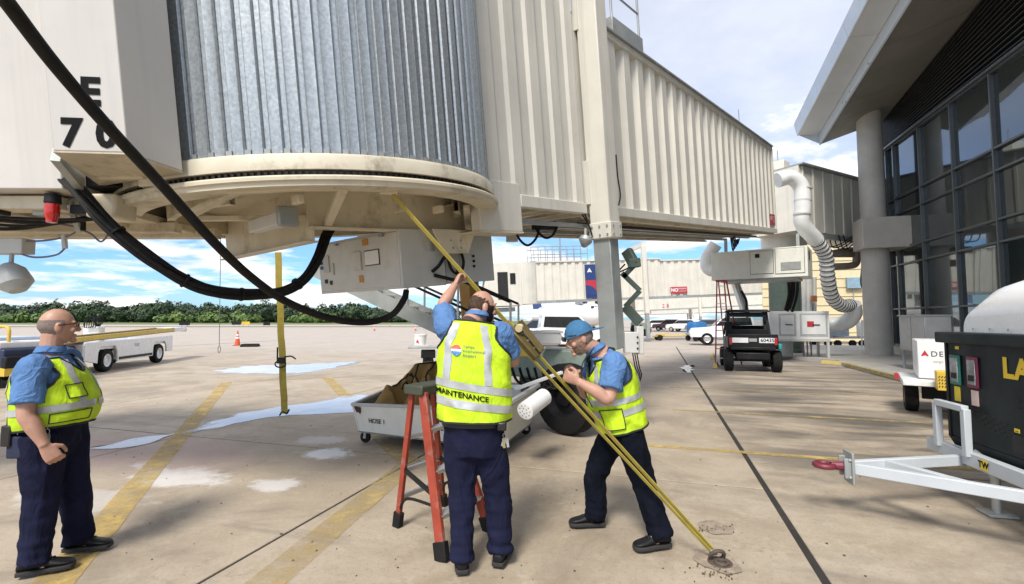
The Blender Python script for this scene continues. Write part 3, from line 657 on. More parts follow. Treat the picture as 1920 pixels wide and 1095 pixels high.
# --- lift columns
for s_, side in ((1.43, 1), (-1.43, -1)):
    c0 = 3.30
    post = MB().box((s_, c0 + .15, 1.9), (.32, .30, 4.85)).build('lift_column', cream, jb, bev=.015)
    if side > 0:
        MB().box((s_ - .165, c0 - .01, .30), (.09, .02, .62)).build('side_plate', cream, post, bev=.003)
        MB().box((s_ - .17, c0 - .01, 2.85), (.09, .02, .8)).build('side_plate', cream, post, bev=.003)
        MB().box((s_, c0 + .15, -.40), (.35, .33, .22)).build('collar', cream, post, bev=.006)
        for x in (-.12, 0, .12):
            for z in (-.34, -.46): MB().tube([(s_ + x, c0 - .02, z), (s_ + x, c0 - .032, z)], .014, 8).build('bolt', gsteel, post)
        for y in (.05, .25):
            for z in (-.34, -.46): MB().tube([(s_ + .175, c0 + y, z), (s_ + .188, c0 + y, z)], .014, 8).build('bolt', gsteel, post)
        inner = gsteel
    else: inner = PM('rusty_yellow_post', (0.36, 0.20, 0.04), 0.6, var=0.2, dirt=(0.12, 0.06, 0.02), dirt_amt=0.3)
    MB().box((s_ - .01 * side, c0 + .15, -1.3), (.27, .25, 1.6)).build('inner_column', inner, jb, bev=.01)
MB().box((0, 3.45, 4.2), (3.0, .28, .35)).build('cross_head', cream, jb, bev=.015)
# roof platform with rail above the far tunnel
pf = MB().box((.95, 5.15, 3.0), (.5, 1.15, .32)).build('roof_platform', gsteel, jb, bev=.01)
for t_ in (4.65, 5.68): MB().tube([(1.15, t_, 3.15), (1.15, t_, 4.1)], .022, 8).build('rail_post', gsteel, pf)
MB().tube([(1.15, 4.65, 4.05), (1.15, 5.68, 4.05)], .022, 8).build('rail', gsteel, pf); MB().tube([(1.15, 4.65, 3.6), (1.15, 5.68, 3.6)], .018, 8).build('rail', gsteel, pf)
MB().tube([(1.1, 12.3, 2.8), (1.1, 12.3, 3.35)], .012, 6).build('antenna', gsteel, jb); MB().tube([(1.1, 12.3, 2.8), (1.1, 12.3, 2.92)], .06, 8).build('antenna_base', gsteel, jb)
for t_ in (10.2, 11.4): MB().beam((1.0, t_, 2.8), (1.15, t_ + .35, 2.95), .03, .03).build('roof_strut', gsteel, jb)
# NO SMOKING placard
sg = MB().box((1.252, 15.1, .30), (.012, .72, .36)).build('warning_sign', red_sign, jb)
SM = frame((1.2595, 15.1, .30), (0, 1, 0), z=(1, 0, 0))
lettering('NO', .17, white_l, sg, SM @ Tr(-.20, .04, 0), .006)
lettering('SMOKING', .085, white_l, sg, SM @ Tr(.14, .09, 0)); lettering('WITHIN\n50 FEET', .07, white_l, sg, SM @ Tr(.14, -.03, 0))
# --- cab at the left
cabm = cream
def up(p, k): return p + Nx * k
A = at(100, 282, 2.9); B = at(240, 286, 2.95); E_ = at(343, 321, 3.3)
Ab = A + Vector((-.35, .75, 0)); Eb = E_ + Vector((-.35, .6, .02))
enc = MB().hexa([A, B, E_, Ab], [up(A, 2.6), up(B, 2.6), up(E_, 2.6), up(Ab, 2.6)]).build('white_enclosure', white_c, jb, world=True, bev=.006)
ecol = PM('enclosure_floor', (0.5, 0.44, 0.33), .6, dirt=(.1, .08, .05), dirt_amt=.35, dirt_scale=5)
MB().hexa([p + Vector((0, 0, -.012)) for p in (A, B, E_, Ab)], [p - Vector((0, 0, .002)) for p in (A, B, E_, Ab)]).build('enclosure_floor', ecol, jb, world=True)
dx = (B - A).normalized(); LM = frame(A + dx * .21 + Nx * .30, dx, z=dx.cross(Nx))
LM = LM @ Tr(0, 0, .004)
lettering('E', .235, black_l, enc, LM @ Tr(.025, .060, 0), .010, world=True); lettering('7', .235, black_l, enc, LM @ Tr(-.085, -.195, 0), .010, world=True); lettering('0', .235, black_l, enc, LM @ Tr(.115, -.195, 0), .010, world=True)
W0 = at(118, 352, 3.42); W0.z = 2.565
lw_ = [W0, W0 + Vector((-5, -.12, 0)), W0 + Vector((-5, 1.6, 0)), W0 + Vector((-.1, 1.6, 0))]
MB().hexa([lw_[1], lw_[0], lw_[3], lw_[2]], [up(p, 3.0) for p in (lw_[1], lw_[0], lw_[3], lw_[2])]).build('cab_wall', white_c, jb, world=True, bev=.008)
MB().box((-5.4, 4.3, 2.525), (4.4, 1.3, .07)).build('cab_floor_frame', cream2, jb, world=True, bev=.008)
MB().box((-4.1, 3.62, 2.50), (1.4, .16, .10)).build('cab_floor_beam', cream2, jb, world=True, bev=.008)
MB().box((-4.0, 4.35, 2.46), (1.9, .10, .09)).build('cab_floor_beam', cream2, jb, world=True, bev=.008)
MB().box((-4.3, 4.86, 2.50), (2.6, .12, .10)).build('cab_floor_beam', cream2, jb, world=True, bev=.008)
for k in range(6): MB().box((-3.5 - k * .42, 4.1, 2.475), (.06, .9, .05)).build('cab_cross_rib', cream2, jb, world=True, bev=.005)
for k in range(5): MB().box((-3.25 - k * .33, 3.60 + .05 * (k % 2), 2.45), (.13, .10, .07)).build('cab_underside_box', (black_m, gsteel, grease)[k % 3], jb, world=True, bev=.01)
for k in range(4): MB().tube(curve([Vector((-3.0 - k * .1, 3.75, 2.44)), Vector((-3.5 - .2 * k, 3.7 + .05 * k, 2.40 - .015 * k)), Vector((-4.2 - .2 * k, 3.72, 2.43)), Vector((-5.2, 3.7, 2.45))], 8), .012 + .003 * (k % 2), 6).build('underside_cable', rubber, jb, world=True)
for k in range(3):
    q_ = at(255 + k * 75, 432, 5.6); MB().box(q_, (.22, .12, .10)).box(q_ + Vector((.05, 0, -.06)), (.08, .1, .06)).build('underside_bracket', cream2, jb, world=True, bev=.008)
MB().beam(at(352, 404, 3.70), at(457, 351, 3.52), .07, .045).build('brace', cream2, jb, world=True, bev=.004)
MB().box((-3.05, 3.62, 2.47), (.22, .22, .18)).build('corner_block', cream2, jb, world=True, bev=.02)
bk = at(215, 316, 3.35); sp_ = MB().tube([bk + Vector((cos(i * .7) * .028, i * .0011 - .03, sin(i * .7) * .028)) for i in range(60)], .006, 6)
ba = MB().box(bk + Vector((0, .06, 0)), (.34, .05, .12)).box(bk + Vector((.13, 0, 0)), (.05, .12, .09)).box(bk + Vector((-.13, 0, 0)), (.05, .12, .09)).build('roller_bracket', cream2, jb, world=True, bev=.006)
MB().tube([bk + Vector((-.045 + i * .0016, cos(i * .75) * .030 - .02, sin(i * .75) * .03)) for i in range(58)], .0065, 6).build('spring', grease, ba, world=True)
b2 = at(300, 335, 3.5); MB().box(b2, (.2, .16, .16)).box(b2 + Vector((.06, -.02, -.1)), (.1, .12, .08)).build('roller_bracket', ring_m, jb, world=True, bev=.008)
dk = at(205, 345, 3.75); MB().box(dk, (.7, .25, .12)).build('cable_gland_box', black_m, jb, world=True, bev=.01)
MB().beam(at(105, 290, 3.05), at(150, 345, 3.4), .05, .09).build('bracket_arm', gsteel, jb, world=True)
# beacon
bc = at(98, 392, 3.5); be = MB().lathe([(.0, .11), (.046, .11), (.05, .045), (.04, .035), (.04, .0)], Matrix.Translation(bc), 16).build('beacon_cap', black_m, jb, world=True)
red_g = PM('red_lens', (0.45, 0.012, 0.008), 0.15, var=0.1, coat=0.6)
MB().lathe([(.042, .038), (.046, .0), (.044, -.045), (.034, -.075), (.034, -.10), (0, -.102)], Matrix.Translation(bc), 16).build('beacon_lens', red_g, be, world=True)
MB().box(bc + Vector((0, 0, .16)), (.2, .16, .07)).build('beacon_mount', cream2, be, world=True, bev=.01)
# --- drive carriage
def wheel(name, parent, c, ax, r, w, rimcol, world=True, lugs=True):
    M = frame(c, Vector(ax).orthogonal(), z=ax); k = w / 2
    t = MB().lathe([(r * .56, -k * .9), (r * .80, -k), (r * .95, -k * .86), (r, -k * .55), (r, k * .55), (r * .95, k * .86), (r * .80, k), (r * .56, k * .9)], M, 32).build('tyre', tyre_m, parent, world=world)
    MB().lathe([(0, k * .55), (r * .2, k * .55), (r * .22, k * .35), (r * .42, k * .3), (r * .5, k * .8), (r * .57, k * .9), (r * .57, -k * .9), (r * .5, -k * .8), (r * .42, -k * .3), (0, -k * .3)], M, 24).build('rim', rimcol, t, world=world)
    return t
W1 = Vector((.80, 6.95, .5))
wheel('tyre', jb, W1, (-.62, -.62, 0), .5, .34, black_m)
wheel('tyre', jb, Vector((-.75, 8.6, .5)), (-.62, -.62, 0), .5, .34, green_p)
c1 = jw(1.43, 3.45, -1.6); c2 = jw(-1.43, 3.45, -1.6); c1.z = c2.z = .95
cr_ = MB().beam(c1 + Vector((-.1, 0, 0)), c2, .55, .46).build('drive_carriage', green_p, jb, world=True, bev=.03)
MB().beam(Vector((1.15, 7.1, .62)), Vector((.3, 8.1, .62)), .5, .3).build('motor_housing', dgreen, cr_, world=True, bev=.03)
MB().box(at(1010, 612 + 20, 7.2), (.62, .4, .20)).build('battery_box', lgrey, cr_, world=True, bev=.015)
MB().box(at(1012, 622, 7.2), (.66, .44, .03)).build('battery_lid', lgrey, cr_, world=True, bev=.01)
pl = at(985, 660, 7.0); MB().box(pl, (.5, .03, .12)).build('yellow_plate', yellow_m, cr_, world=True)
for k in range(5):
    p0 = at(960 + k * 14, 690, 6.9); MB().tube(curve([p0, p0 + Vector((.08, .1, -.2)), p0 + Vector((.3, .05, -.3)), p0 + Vector((.42, .15, -.15))], 6), .02, 8).build('carriage_cable', rubber, cr_, world=True)
# control boxes on the column
cx = at(1183, 642, 6.95); kb_ = MB().box(cx, (.20, .14, .30)).build('control_box', lgrey, jb, world=True, bev=.01)
MB().box(cx + Vector((.14, .08, .03)), (.1, .16, .40)).build('control_panel', lgrey, kb_, world=True, bev=.01)
for z in (-.08, 0, .08): MB().tube([cx + Vector((.075, -.07, z)), cx + Vector((.075, -.085, z))], .013, 8).build('button', black_m, kb_, world=True)
for k in range(3): MB().tube(curve([cx + Vector((.02 + k * .03, 0, -.14)), cx + Vector((.05 + k * .03, -.02, -.35)), cx + Vector((.1 + .02 * k, 0, -.5)), cx + Vector((.02, .05, -.75))], 6), .009, 6).build('conduit', rubber, kb_, world=True)
ar = at(1175, 470, 7.6); an = at(1190, 497, 7.5); knee = at(1200, 545, 7.5); a4 = at(1172, 575, 7.6); a5 = at(1200, 605, 7.5)
arm = MB().beam(ar, an, .12, .16).build('cable_arm', dgreen, jb, world=True, bev=.01)
MB().beam(an + Vector((-.1, 0, .02)), an + Vector((.08, 0, .04)), .14, .14).build('arm_pivot', dgreen, arm, world=True, bev=.01)
MB().beam(an, at(1168, 520, 7.5), .05, .07).build('arm_link', dgreen, arm, world=True)
MB().beam(at(1166, 512, 7.5), knee, .05, .07).build('arm_link', dgreen, arm, world=True); MB().beam(knee, a4, .05, .07).build('arm_link', dgreen, arm, world=True); MB().beam(a4, a5, .12, .14).build('arm_link', dgreen, arm, world=True)
MB().tube(curve([an, at(1160, 510, 7.45), at(1172, 495, 7.4)], 6), .012, 6).build('arm_cable', rubber, arm, world=True)
# cables under the near tunnel
for k, pts in enumerate(([(965, 430), (975, 450), (990, 460), (1005, 447), (1012, 425)], [(1000, 425), (1020, 445), (1035, 442), (1045, 425)], [(1075, 370), (1088, 395), (1108, 430)], [(1085, 375), (1100, 410), (1110, 440)], [(1155, 290), (1158, 330), (1163, 365), (1160, 385)])):
    MB().tube(curve([at(x, y, 6.6 if k < 2 else 6.75) for x, y in pts], 6), .017 if k < 2 else .011, 8).build('hanging_cable', rubber, jb, world=True)
MB().box(at(960, 445, 6.9), (.17, .1, .13)).build('junction_box', lgrey, jb, world=True, bev=.008)
MB().box(at(1020, 425, 6.7), (.35, .2, .12)).build('cable_clamp', black_m, jb, world=True, bev=.01)
fl = at(1098, 450, 6.5); ft = MB().tube([fl + Vector((0, 0, .16)), fl + Vector((0, 0, .05))], .02, 8).build('lamp_stem', gsteel, jb, world=True)
MB().lathe([(.02, .06), (.075, .05), (.095, .0), (.09, -.02), (.03, -.10), (0, -.11)], Matrix.Translation(fl) @ Ry(.3), 16).build('lamp', gsteel, ft, world=True)
# far cable drapes
for k in range(4):
    q0 = jw(.6 - k * .12, 13.0 + k * .3, -.2); q1 = jw(.4 - k * .1, 14.3 + k * .2, -.25); MB().tube(curve([q0, (q0 + q1) / 2 - Vector((0, 0, .22 + .06 * k)), q1], 8), .022, 6).build('hanging_cable', rubber, jb, world=True)
# --- service stair (far side)
st = MB(); s0 = at(610, 508, 8.9); s1 = at(965, 672, 8.3)
dirn = (s1 - s0).normalized(); sd = Vector((dirn.y, -dirn.x, 0)).normalized() * -.42
stair = MB().beam(s0 + sd, s1 + sd, .05, .24).build('stair_stringer', gsteel, jb, world=True); MB().beam(s0 - sd, s1 - sd, .05, .24).build('stair_stringer', gsteel, stair, world=True)
tr0 = None
for k in range(15):
    p = s0.lerp(s1, (k + .5) / 15); MB().box((0, 0, 0), (.25, .80, .035), Matrix.Translation(p) @ Rz(atan2(dirn.y, dirn.x))).build('stair_tread', alu, stair, world=True)
for sg_ in (1, -1):
    for k, f in enumerate((.25, .5, .75, 1.0)):
        p = s0.lerp(s1, f) + sd * sg_; MB().tube([p, p + Vector((0, 0, .95))], .02, 8).build('handrail_post', alu, stair, world=True)
    for h in (.95, .5): MB().tube([s0.lerp(s1, .2) + sd * sg_ + Vector((0, 0, h)), s1 + sd * sg_ + Vector((0, 0, h))], .022, 8).build('handrail', black_m, stair, world=True)

# ================================================================== things hung from the bridge
ec = thing('electrical_cabinet', 'light grey electrical cabinet hanging under the round slat curtain', 'cabinet', M=JM @ Tr(-.06, .325, -1.0))
MB().box((0, .30, .31), (1.66, .60, .62)).build('body', lgrey, ec, bev=.008)
MB().box((0, 1.02, .31), (1.64, .80, .60)).build('rear_section', grey_p, ec, bev=.006)
MB().box((0, .05, .31), (1.60, .12, .57)).build('door', lgrey, ec, bev=.008)
FZ = -.012
def plate(name, x, z, w, h, m, t=.012): return MB().box((x, FZ - t / 2, z), (w, t, h)).build(name, m, ec, bev=.002)
plate('hatch', .06, .34, .15, .21, lgrey, .02); plate('placard_frame', .34, .36, .28, .17, black_m, .006); plate('placard', .34, .36, .26, .15, white_p, .010)
plate('orange_tag', .23, .54, .11, .07, PM('orange_tag', (.55, .25, .04), .6), .006); plate('orange_tag', .10, .14, .08, .08, MATS['orange_tag'], .006)
plate('switch_plate', -.62, .36, .12, .2, grey_p, .012); plate('gauge_plate', -.48, .29, .035, .14, grey_p, .01); plate('vent', -.66, .15, .06, .05, black_m, .008); plate('vent', -.55, .13, .05, .05, black_m, .008)
plate('hasp', .55, .58, .07, .03, gsteel, .03); plate('hasp', -.35, .57, .05, .025, gsteel, .03)
for k in range(3): MB().tube([(-.74, FZ, .32 + k * .06), (-.74, FZ - .02, .32 + k * .06)], .022, 10).build('indicator_lamp', PM('blue_lens', (.03, .12, .35), .3), ec)
MB().box((.842, .42, .44), (.02, .06, .12)).build('latch', gsteel, ec, bev=.004)
MB().box((.842, .82, .33), (.014, .01, .58)).build('side_seam', gsteel, ec)
for z in (.2, .26, .32): MB().tube([(.835, 1.05, z), (.85, 1.05, z)], .016, 8).build('plug', black_m, ec)
MB().tube(curve([(.85, .55, .62), (.88, .58, .40), (.90, .62, .18), (.90, .74, .12), (.90, .82, .24), (.89, .78, .42), (.87, .70, .6)], 8), .017, 8).build('power_cable', rubber, ec)
MB().tube(curve([(.84, .40, .16), (.93, .42, .22), (.93, .50, .30), (.92, .56, .30)], 8), .02, 8).build('plug_cable', rubber, ec)
MB().tube(curve([(.84, .42, .12), (.93, .50, .08), (.93, .66, .06), (.91, .72, .2)], 8), .02, 8).build('plug_cable', rubber, ec)

hz = [(-40, -60, 1.75), (10, 0, 1.95), (100, 118, 2.2), (200, 235, 2.5), (300, 343, 2.85), (400, 453, 3.25), (470, 519, 3.6), (540, 567, 3.95), (620, 597, 4.3), (690, 604, 4.6), (735, 590, 4.78), (757, 562, 4.85), (762, 545, 4.9)]
h = MB().tube(curve([at(-150, -180, 1.7)] + [at(*p) for p in hz], 10), .0315, 14).build('power_hose', rubber)
tag(h, 'single thick black power hose crossing in front of the E 70 enclosure', 'hose')
bp_ = [(120, 335, 3.45), (150, 362, 3.4), (200, 415, 3.4), (250, 462, 3.45), (300, 500, 3.55), (360, 532, 3.7), (420, 548, 3.85), (480, 553, 4.05), (530, 547, 4.2), (570, 522, 4.4), (598, 482, 4.6), (612, 445, 4.75), (622, 420, 4.9)]
cbd = thing('cable_bundle', 'sagging bundle of black cables looped beneath the round curtain', 'cables', at(480, 553, 4.05))
rr_ = random.Random(5); cvs = curve([at(*p) for p in bp_], 8)
for k in range(6):
    a0 = k * 1.05; pts = []
    for i, p in enumerate(cvs):
        f = i / (len(cvs) - 1); sp2 = .031 * (1 + .9 * max(0, f - .75) * 4 * .5 + .3 * sin(i * .23 + k)); aa = a0 + f * 2.5
        pts.append(p + Vector((cos(aa) * sp2 * .8, sin(aa) * sp2, sin(aa) * sp2 * .9 - cos(aa) * sp2 * .4)))
    MB().tube(pts, .0175 + .003 * (k % 2), 8).build('cable', rubber, cbd, world=True)
for f in (.2, .4, .55, .72):
    i = int(f * (len(cvs) - 1)); MB().tube([cvs[i], cvs[i] * .5 + cvs[i + 1] * .5], .057, 12).build('cable_tie', black_m, cbd, world=True)
fld = thing('flood_lamp', 'grey flood lamp hanging under the cab at the left edge', 'lamp', at(22, 515, 4.0))
fp = at(22, 515, 4.0); MB().lathe([(.0, .10), (.045, .095), (.10, .03), (.118, -.07), (.118, -.09), (.06, -.15), (.0, -.155)], Matrix.Translation(fp) @ Ry(-.45), 20).build('shade', grey_p, fld, world=True)
MB().tube([fp + Vector((-.01, 0, .10)), fp + Vector((-.01, 0, .17))], .016, 8).build('stem', gsteel, fld, world=True); MB().box(fp + Vector((-.06, .02, .24)), (.34, .12, .13)).build('junction_box', lgrey, fld, world=True, bev=.008)
for k, pts in enumerate(([(0, 475), (18, 468), (60, 482), (105, 478), (124, 463)], [(15, 450), (70, 452), (120, 445), (148, 432)], [(148, 430), (170, 438), (190, 453), (208, 432)], [(25, 412), (80, 415), (140, 425), (160, 430)])):
    o = MB().tube(curve([at(x, y, 4.0) for x, y in pts], 6), .008, 6).build('thin_cable', PM('violet_grey_cable', (.16, .15, .2), .5), fld, world=True)
MB().tube([at(120, 440, 4.0), at(122, 466, 4.0)], .02, 8).build('cable_gland', lgrey, fld, world=True)
MB().beam(at(130, 380, 3.6), at(148, 432, 3.9), .03, .05).build('hanger', gsteel, fld, world=True); MB().beam(at(153, 415, 3.9), at(153, 432, 3.9), .03, .05).build('hanger', black_m, fld, world=True)
pc = thing('pull_cord', 'thin pull cord with a small ring hanging beside the traffic cone', 'cord', at(411, 655, 5.5))
MB().tube([at(414, 440, 5.5), at(411, 648, 5.5)], .004, 6).build('cord', gsteel, pc, world=True)
MB().tube([at(411, 655, 5.5) + Vector((cos(i * pi / 8) * .014, 0, sin(i * pi / 8) * .04)) for i in range(17)], .004, 6).build('ring', gsteel, pc, world=True)

# ================================================================== EQUIPMENT AT THE FAR END OF THE BRIDGE
rot_c = at(1470, 500, 22.5)
rt = thing('bridge_rotunda', 'cream rotunda tower and fixed walkway joining the jet bridge to the terminal', 'walkway', (rot_c.x, rot_c.y, 0), -R(50))
MB().lathe([(0, 4.9), (.95, 4.9), (.95, 8.6), (0, 8.6)], None, 20).build('rotunda_wall', cream, rt)
MB().box((-.2, .2, 8.9), (.8, .7, .6)).build('roof_unit', cream, rt, bev=.02)
ped = MB().lathe([(.72, 0.1), (.72, .25), (.68, .3), (.68, 4.95)], None, 24).build('pedestal', dgreen, rt)
MB().tube([(-.2, .2, 9.1), (-.2, .2, 9.8)], .03, 6).build('mast', gsteel, rt)
# fixed walkway from the rotunda to the column (built in world space)
wa = at(1500, 400, 20.2); wb = at(1655, 400, 23.6); wdir = Vector((wb.x - wa.x, wb.y - wa.y, 0)); wl = wdir.length; wdir.normalize(); wn = Vector((wdir.y, -wdir.x, 0))
WM = frame((wa.x, wa.y, 5.45), wdir, z=(0, 0, 1))
wk = MB().box((wl / 2, 1.1, 1.4), (wl, 2.2, 2.8), WM).build('fixed_walkway', cream, rt, world=True)
for k in range(9): MB().box((.25 + k * wl / 9, -.03, 1.4), (.10, .06, 2.78), WM).build('batten', cream, wk, world=True, bev=.01)
MB().box((wl / 2, 1.0, 2.84), (wl, 2.4, .06), WM).build('walkway_roof', gsteel, wk, world=True); MB().box((wl / 2, .05, -.12), (wl, .16, .24), WM).build('walkway_beam', gsteel, wk, world=True)
# hung air conditioning unit
ac = thing('bridge_air_conditioner', 'large cream air conditioning box hung below the far bridge end', 'air conditioner', M=frame(at(1420, 522, 17.0), (.80, -.60, 0), z=(0, 0, 1)))
MB().box((0, .75, .52), (3.1, 1.5, 1.04)).build('casing', ivory, ac, bev=.012)
MB().box((0, .75, -.04), (2.5, 1.2, .08)).build('base_frame', gsteel, ac)
for x, w_, h_, z_ in ((.15, .72, .80, .56), (1.02, .86, .86, .56)):
    MB().box((x, -.006, z_), (w_ + .025, .012, h_ + .025)).build('panel_seam', black_m, ac); MB().box((x, -.014, z_), (w_, .016, h_)).build('panel', ivory, ac, bev=.004)
MB().box((.02, -.028, .80), (.14, .012, .14)).build('vent', black_m, ac)
gr_ = MB().box((1.05, -.026, .38), (.60, .016, .28)).build('grille', gsteel, ac)
for k in range(7): MB().box((1.05, -.04, .26 + k * .04), (.58, .02, .012)).build('grille_slat', lgrey, gr_)
MB().box((1.555, .5, .75), (.012, .3, .3)).build('side_vent', black_m, ac)
for x in (-1.2, 1.2): MB().box((x, .8, 1.3), (.1, .1, .56)).build('hanger', gsteel, ac)
MB().tube(curve([(-1.55, .6, .45), (-1.72, .6, .45), (-1.86, .6, .62), (-1.82, .6, 1.0), (-1.5, .6, 1.45)], 6), .24, 16).build('duct_elbow', white_p, ac)
# white supply duct and flexible hose
du = thing('air_supply_duct', 'white ribbed air duct bending down from the bridge to the ground unit', 'duct', at(1560, 540, 18.2))
MB().tube(curve([at(1458, 338, 17.2), at(1482, 333, 17.2), at(1502, 350, 17.2), at(1505, 390, 17.2), at(1505, 420, 17.3), at(1530, 450, 17.6)], 8), .27, 16).build('rigid_duct', white_p, du, world=True)
for x, y in ((1505, 375), (1504, 400), (1507, 352)): MB().tube([at(x, y, 17.2), at(x, y + 3, 17.2)], .285, 16).build('duct_band', lgrey, du, world=True)
fx = curve([at(1530, 450, 17.6), at(1548, 480, 17.9), at(1552, 520, 18.2), at(1560, 556, 18.6), at(1578, 573, 18.9), at(1596, 572, 19.2)], 14)
rad = [.235 + .022 * (1 if i % 3 == 1 else (-1 if i % 3 == 0 else 0)) * .8 for i in range(len(fx))]
flx = MB().tube(fx, rad, 16).build('flexible_hose', white_p, du, world=True, smooth=60)
for i in range(2, len(fx) - 1, 3):
    MB().tube([fx[i].lerp(fx[i + 1], -.16), fx[i].lerp(fx[i + 1], .16)], .258, 16).build('wire_hoop', black_m, flx, world=True)
MB().tube(curve([at(1598, 570, 19.2), at(1600, 588, 19.4), at(1588, 603, 19.7), at(1565, 608, 20.0), at(1540, 607, 20.2)], 8), .30, 16).build('outlet_elbow', white_p, du, world=True)
# ground unit
gu_ = thing('ground_air_unit', 'white ground air unit with two hatch doors on legs behind the black utility vehicle', 'air unit', M=frame(Vector((at(1500, 664, 19.2).x, 19.2, .13)), (.97, -.24, 0), z=(0, 0, 1)))
MB().box((0, .6, 1.28), (2.15, 1.2, 1.12)).build('casing', white_p, gu_, bev=.012)
MB().box((0, .6, .68), (2.2, 1.2, .08)).build('base_frame', lgrey, gu_)
for x, w_ in ((-.42, .62), (.52, .98)):
    MB().box((x, -.008, 1.30), (w_, .016, .9)).build('door_frame', grey_p, gu_, bev=.004); MB().box((x, -.02, 1.30), (w_ - .14, .02, .76)).build('door', white_p, gu_, bev=.006); MB().box((x + .08 * w_, -.045, 1.3), (.26, .03, .035)).build('handle', black_m, gu_)
MB().box((.40, -.036, 1.33), (.24, .012, .22)).build('notice', red_sign, gu_)
for x, y in ((-1.0, .06), (1.02, .06), (-1.0, 1.1), (1.02, 1.1)): MB().box((x, y, .32), (.09, .09, .64)).build('leg', lgrey, gu_)
MB().lathe([(0, .0), (.42, .0), (.42, .62), (0, .62)], Tr(-.45, .8, 0), 18).build('tank', gsteel, gu_)
for k in range(3): MB().box((.35 + k * .14, .7, .32), (.05, .05, .64)).build('pipe', PM('purple_grey', (.25, .18, .2), .6), gu_)
# struts and hoses beneath the bridge end
ud = thing('bridge_support_pipes', 'white slanted struts and black hoses beside the dark green pedestal', 'pipes', at(1400, 600, 19))
MB().beam(at(1378, 528, 19), at(1398, 588, 19), .28, .22).build('strut', white_p, ud, world=True); MB().beam(at(1382, 528, 18.8), at(1402, 595, 18.8), .10, .1).build('strut', gsteel, ud, world=True)
for k, (a_, b_) in enumerate((((1478, 525), (1472, 582)), ((1484, 525), (1476, 584)), ((1488, 522), (1480, 580)), ((1495, 520), (1485, 585)), ((1390, 545), (1400, 582)))):
    MB().tube(curve([at(*a_, 18.3), at((a_[0] + b_[0]) / 2 + 4, (a_[1] + b_[1]) / 2, 18.25), at(*b_, 18.3)], 6), .05, 8).build('hose', rubber, ud, world=True)
for x in (1508, 1516, 1527): MB().tube([at(x, 520, 19.8), at(x, 600, 19.8)], .08 if x != 1516 else .14, 10).build('riser_pipe', lgrey, ud, world=True)
MB().box(at(1526, 560, 19.5), (.2, .1, .25)).build('switch_box', PM('rust_box', (.35, .14, .05), .6), ud, world=True)
brown_pipe = PM('lagged_pipe', (0.25, 0.21, 0.17), 0.7, var=0.2)
MB().tube(curve([at(1548, 478, 22), at(1590, 470, 22.2), at(1603, 472, 22.2), at(1606, 485, 22.2), at(1600, 497, 22.2), at(1560, 500, 22)], 6), .16, 10).build('lagged_pipe', brown_pipe, ud, world=True)
MB().tube([at(1548, 477, 21.8), at(1640, 477, 22.6)], .14, 10).build('lagged_pipe', brown_pipe, ud, world=True)
for k in range(5): MB().tube(curve([at(1545 + k * 9, 440, 21.5), at(1552 + k * 10, 462 + k * 2, 21.5), at(1575 + k * 8, 458, 21.5), at(1600 + k * 5, 442, 21.5)], 6), .025, 6).build('cable', rubber, ud, world=True)
MB().tube(curve([at(1600, 442, 21.6), at(1612, 452, 21.6), at(1616, 490, 21.6), at(1614, 530, 21.6), at(1620, 545, 21.6)], 6), .03, 6).build('cable', rubber, ud, world=True)
# railing and barrels beyond the column
rl = thing('white_handrail', 'white tubular handrail on the walk left of the concrete column', 'railing', at(1620, 650, 24))
for x in (1616, 1629): MB().tube([at(x, 600, 24), at(x, 660, 24)], .03, 8).build('post', white_p, rl, world=True)
for y in (602, 634): MB().tube([at(1616, y, 24), at(1629, y, 24)], .03, 8).build('rail', white_p, rl, world=True)
MB().box(at(1628, 648, 24.1), (.32, .1, .8)).build('panel', white_p, rl, world=True)
dc = thing('dolly_train', 'dark baggage dollies parked under the bridge in front of the cream siding', 'dolly', at(1575, 640, 30)); dc.location.z = 0
for k in range(3):
    x0 = -1.6 + k * 1.5; MB().box((x0, 0, .55), (1.4, 1.5, .12)).build('deck', gsteel, dc)
    for xx in (-.45, .45): MB().lathe([(0, -.08), (.2, -.08), (.2, .08), (0, .08)], Tr(x0 + xx, -.6, .2) @ Rx(pi / 2), 14).build('wheel', tyre_m, dc)
MB().lathe([(0, 0), (.4, 0), (.42, .9), (0, .9)], Tr(1.4, -.2, .62), 16).build('barrel', lgrey, dc); MB().box((-.3, 0, 1.0), (1.1, 1.0, .7)).build('crate', PM('blue_grey_box', (.2, .25, .28), .6), dc, bev=.02)

# ================================================================== BLACK UTILITY VEHICLE
uc = gr(1414, 699); ut = thing('utility_vehicle', 'black open utility vehicle with plate 60435 parked facing away', 'utility vehicle', (uc.x, uc.y, 0), -R(20))
def lwheel(parent, x, y, r, w, rim, side=1): return wheel('tyre', parent, Vector((x, y, r)), (side, 0, 0), r, w, rim, world=False)
for x, s_ in ((-.68, -1), (.68, 1)):
    for y in (.42, 2.35): lwheel(ut, x, y, .34, .27, black_m, s_)
MB().box((0, 1.4, .50), (.95, 2.7, .22)).build('chassis', black_m, ut, bev=.03)
MB().tube([(-.6, .42, .36), (.6, .42, .36)], .05, 10).build('axle', black_m, ut)
for x in (-.35, .35): MB().beam((x, .25, .40), (x * 1.6, .45, .62), .06, .06).build('suspension_arm', black_m, ut)
MB().box((0, .75, .90), (1.42, 1.3, .36)).build('cargo_bed', black_m, ut, bev=.03)
tg = MB().box((0, .085, .98), (1.40, .05, .40)).build('tailgate', black_m, ut, bev=.02)
MB().box((0, .055, 1.0), (.22, .02, .10)).build('latch', gsteel, tg)
for x, t in ((-.36, ''), (.40, '60435')):
    p = MB().box((x, .052, .99), (.46, .02, .155)).build('plate', white_p, tg, bev=.004)
    if t: lettering(t, .155, PM('blue_black_lettering', (.02, .03, .08), .5), p, frame((x, .040, .99), (1, 0, 0), z=(0, -1, 0)), .004)
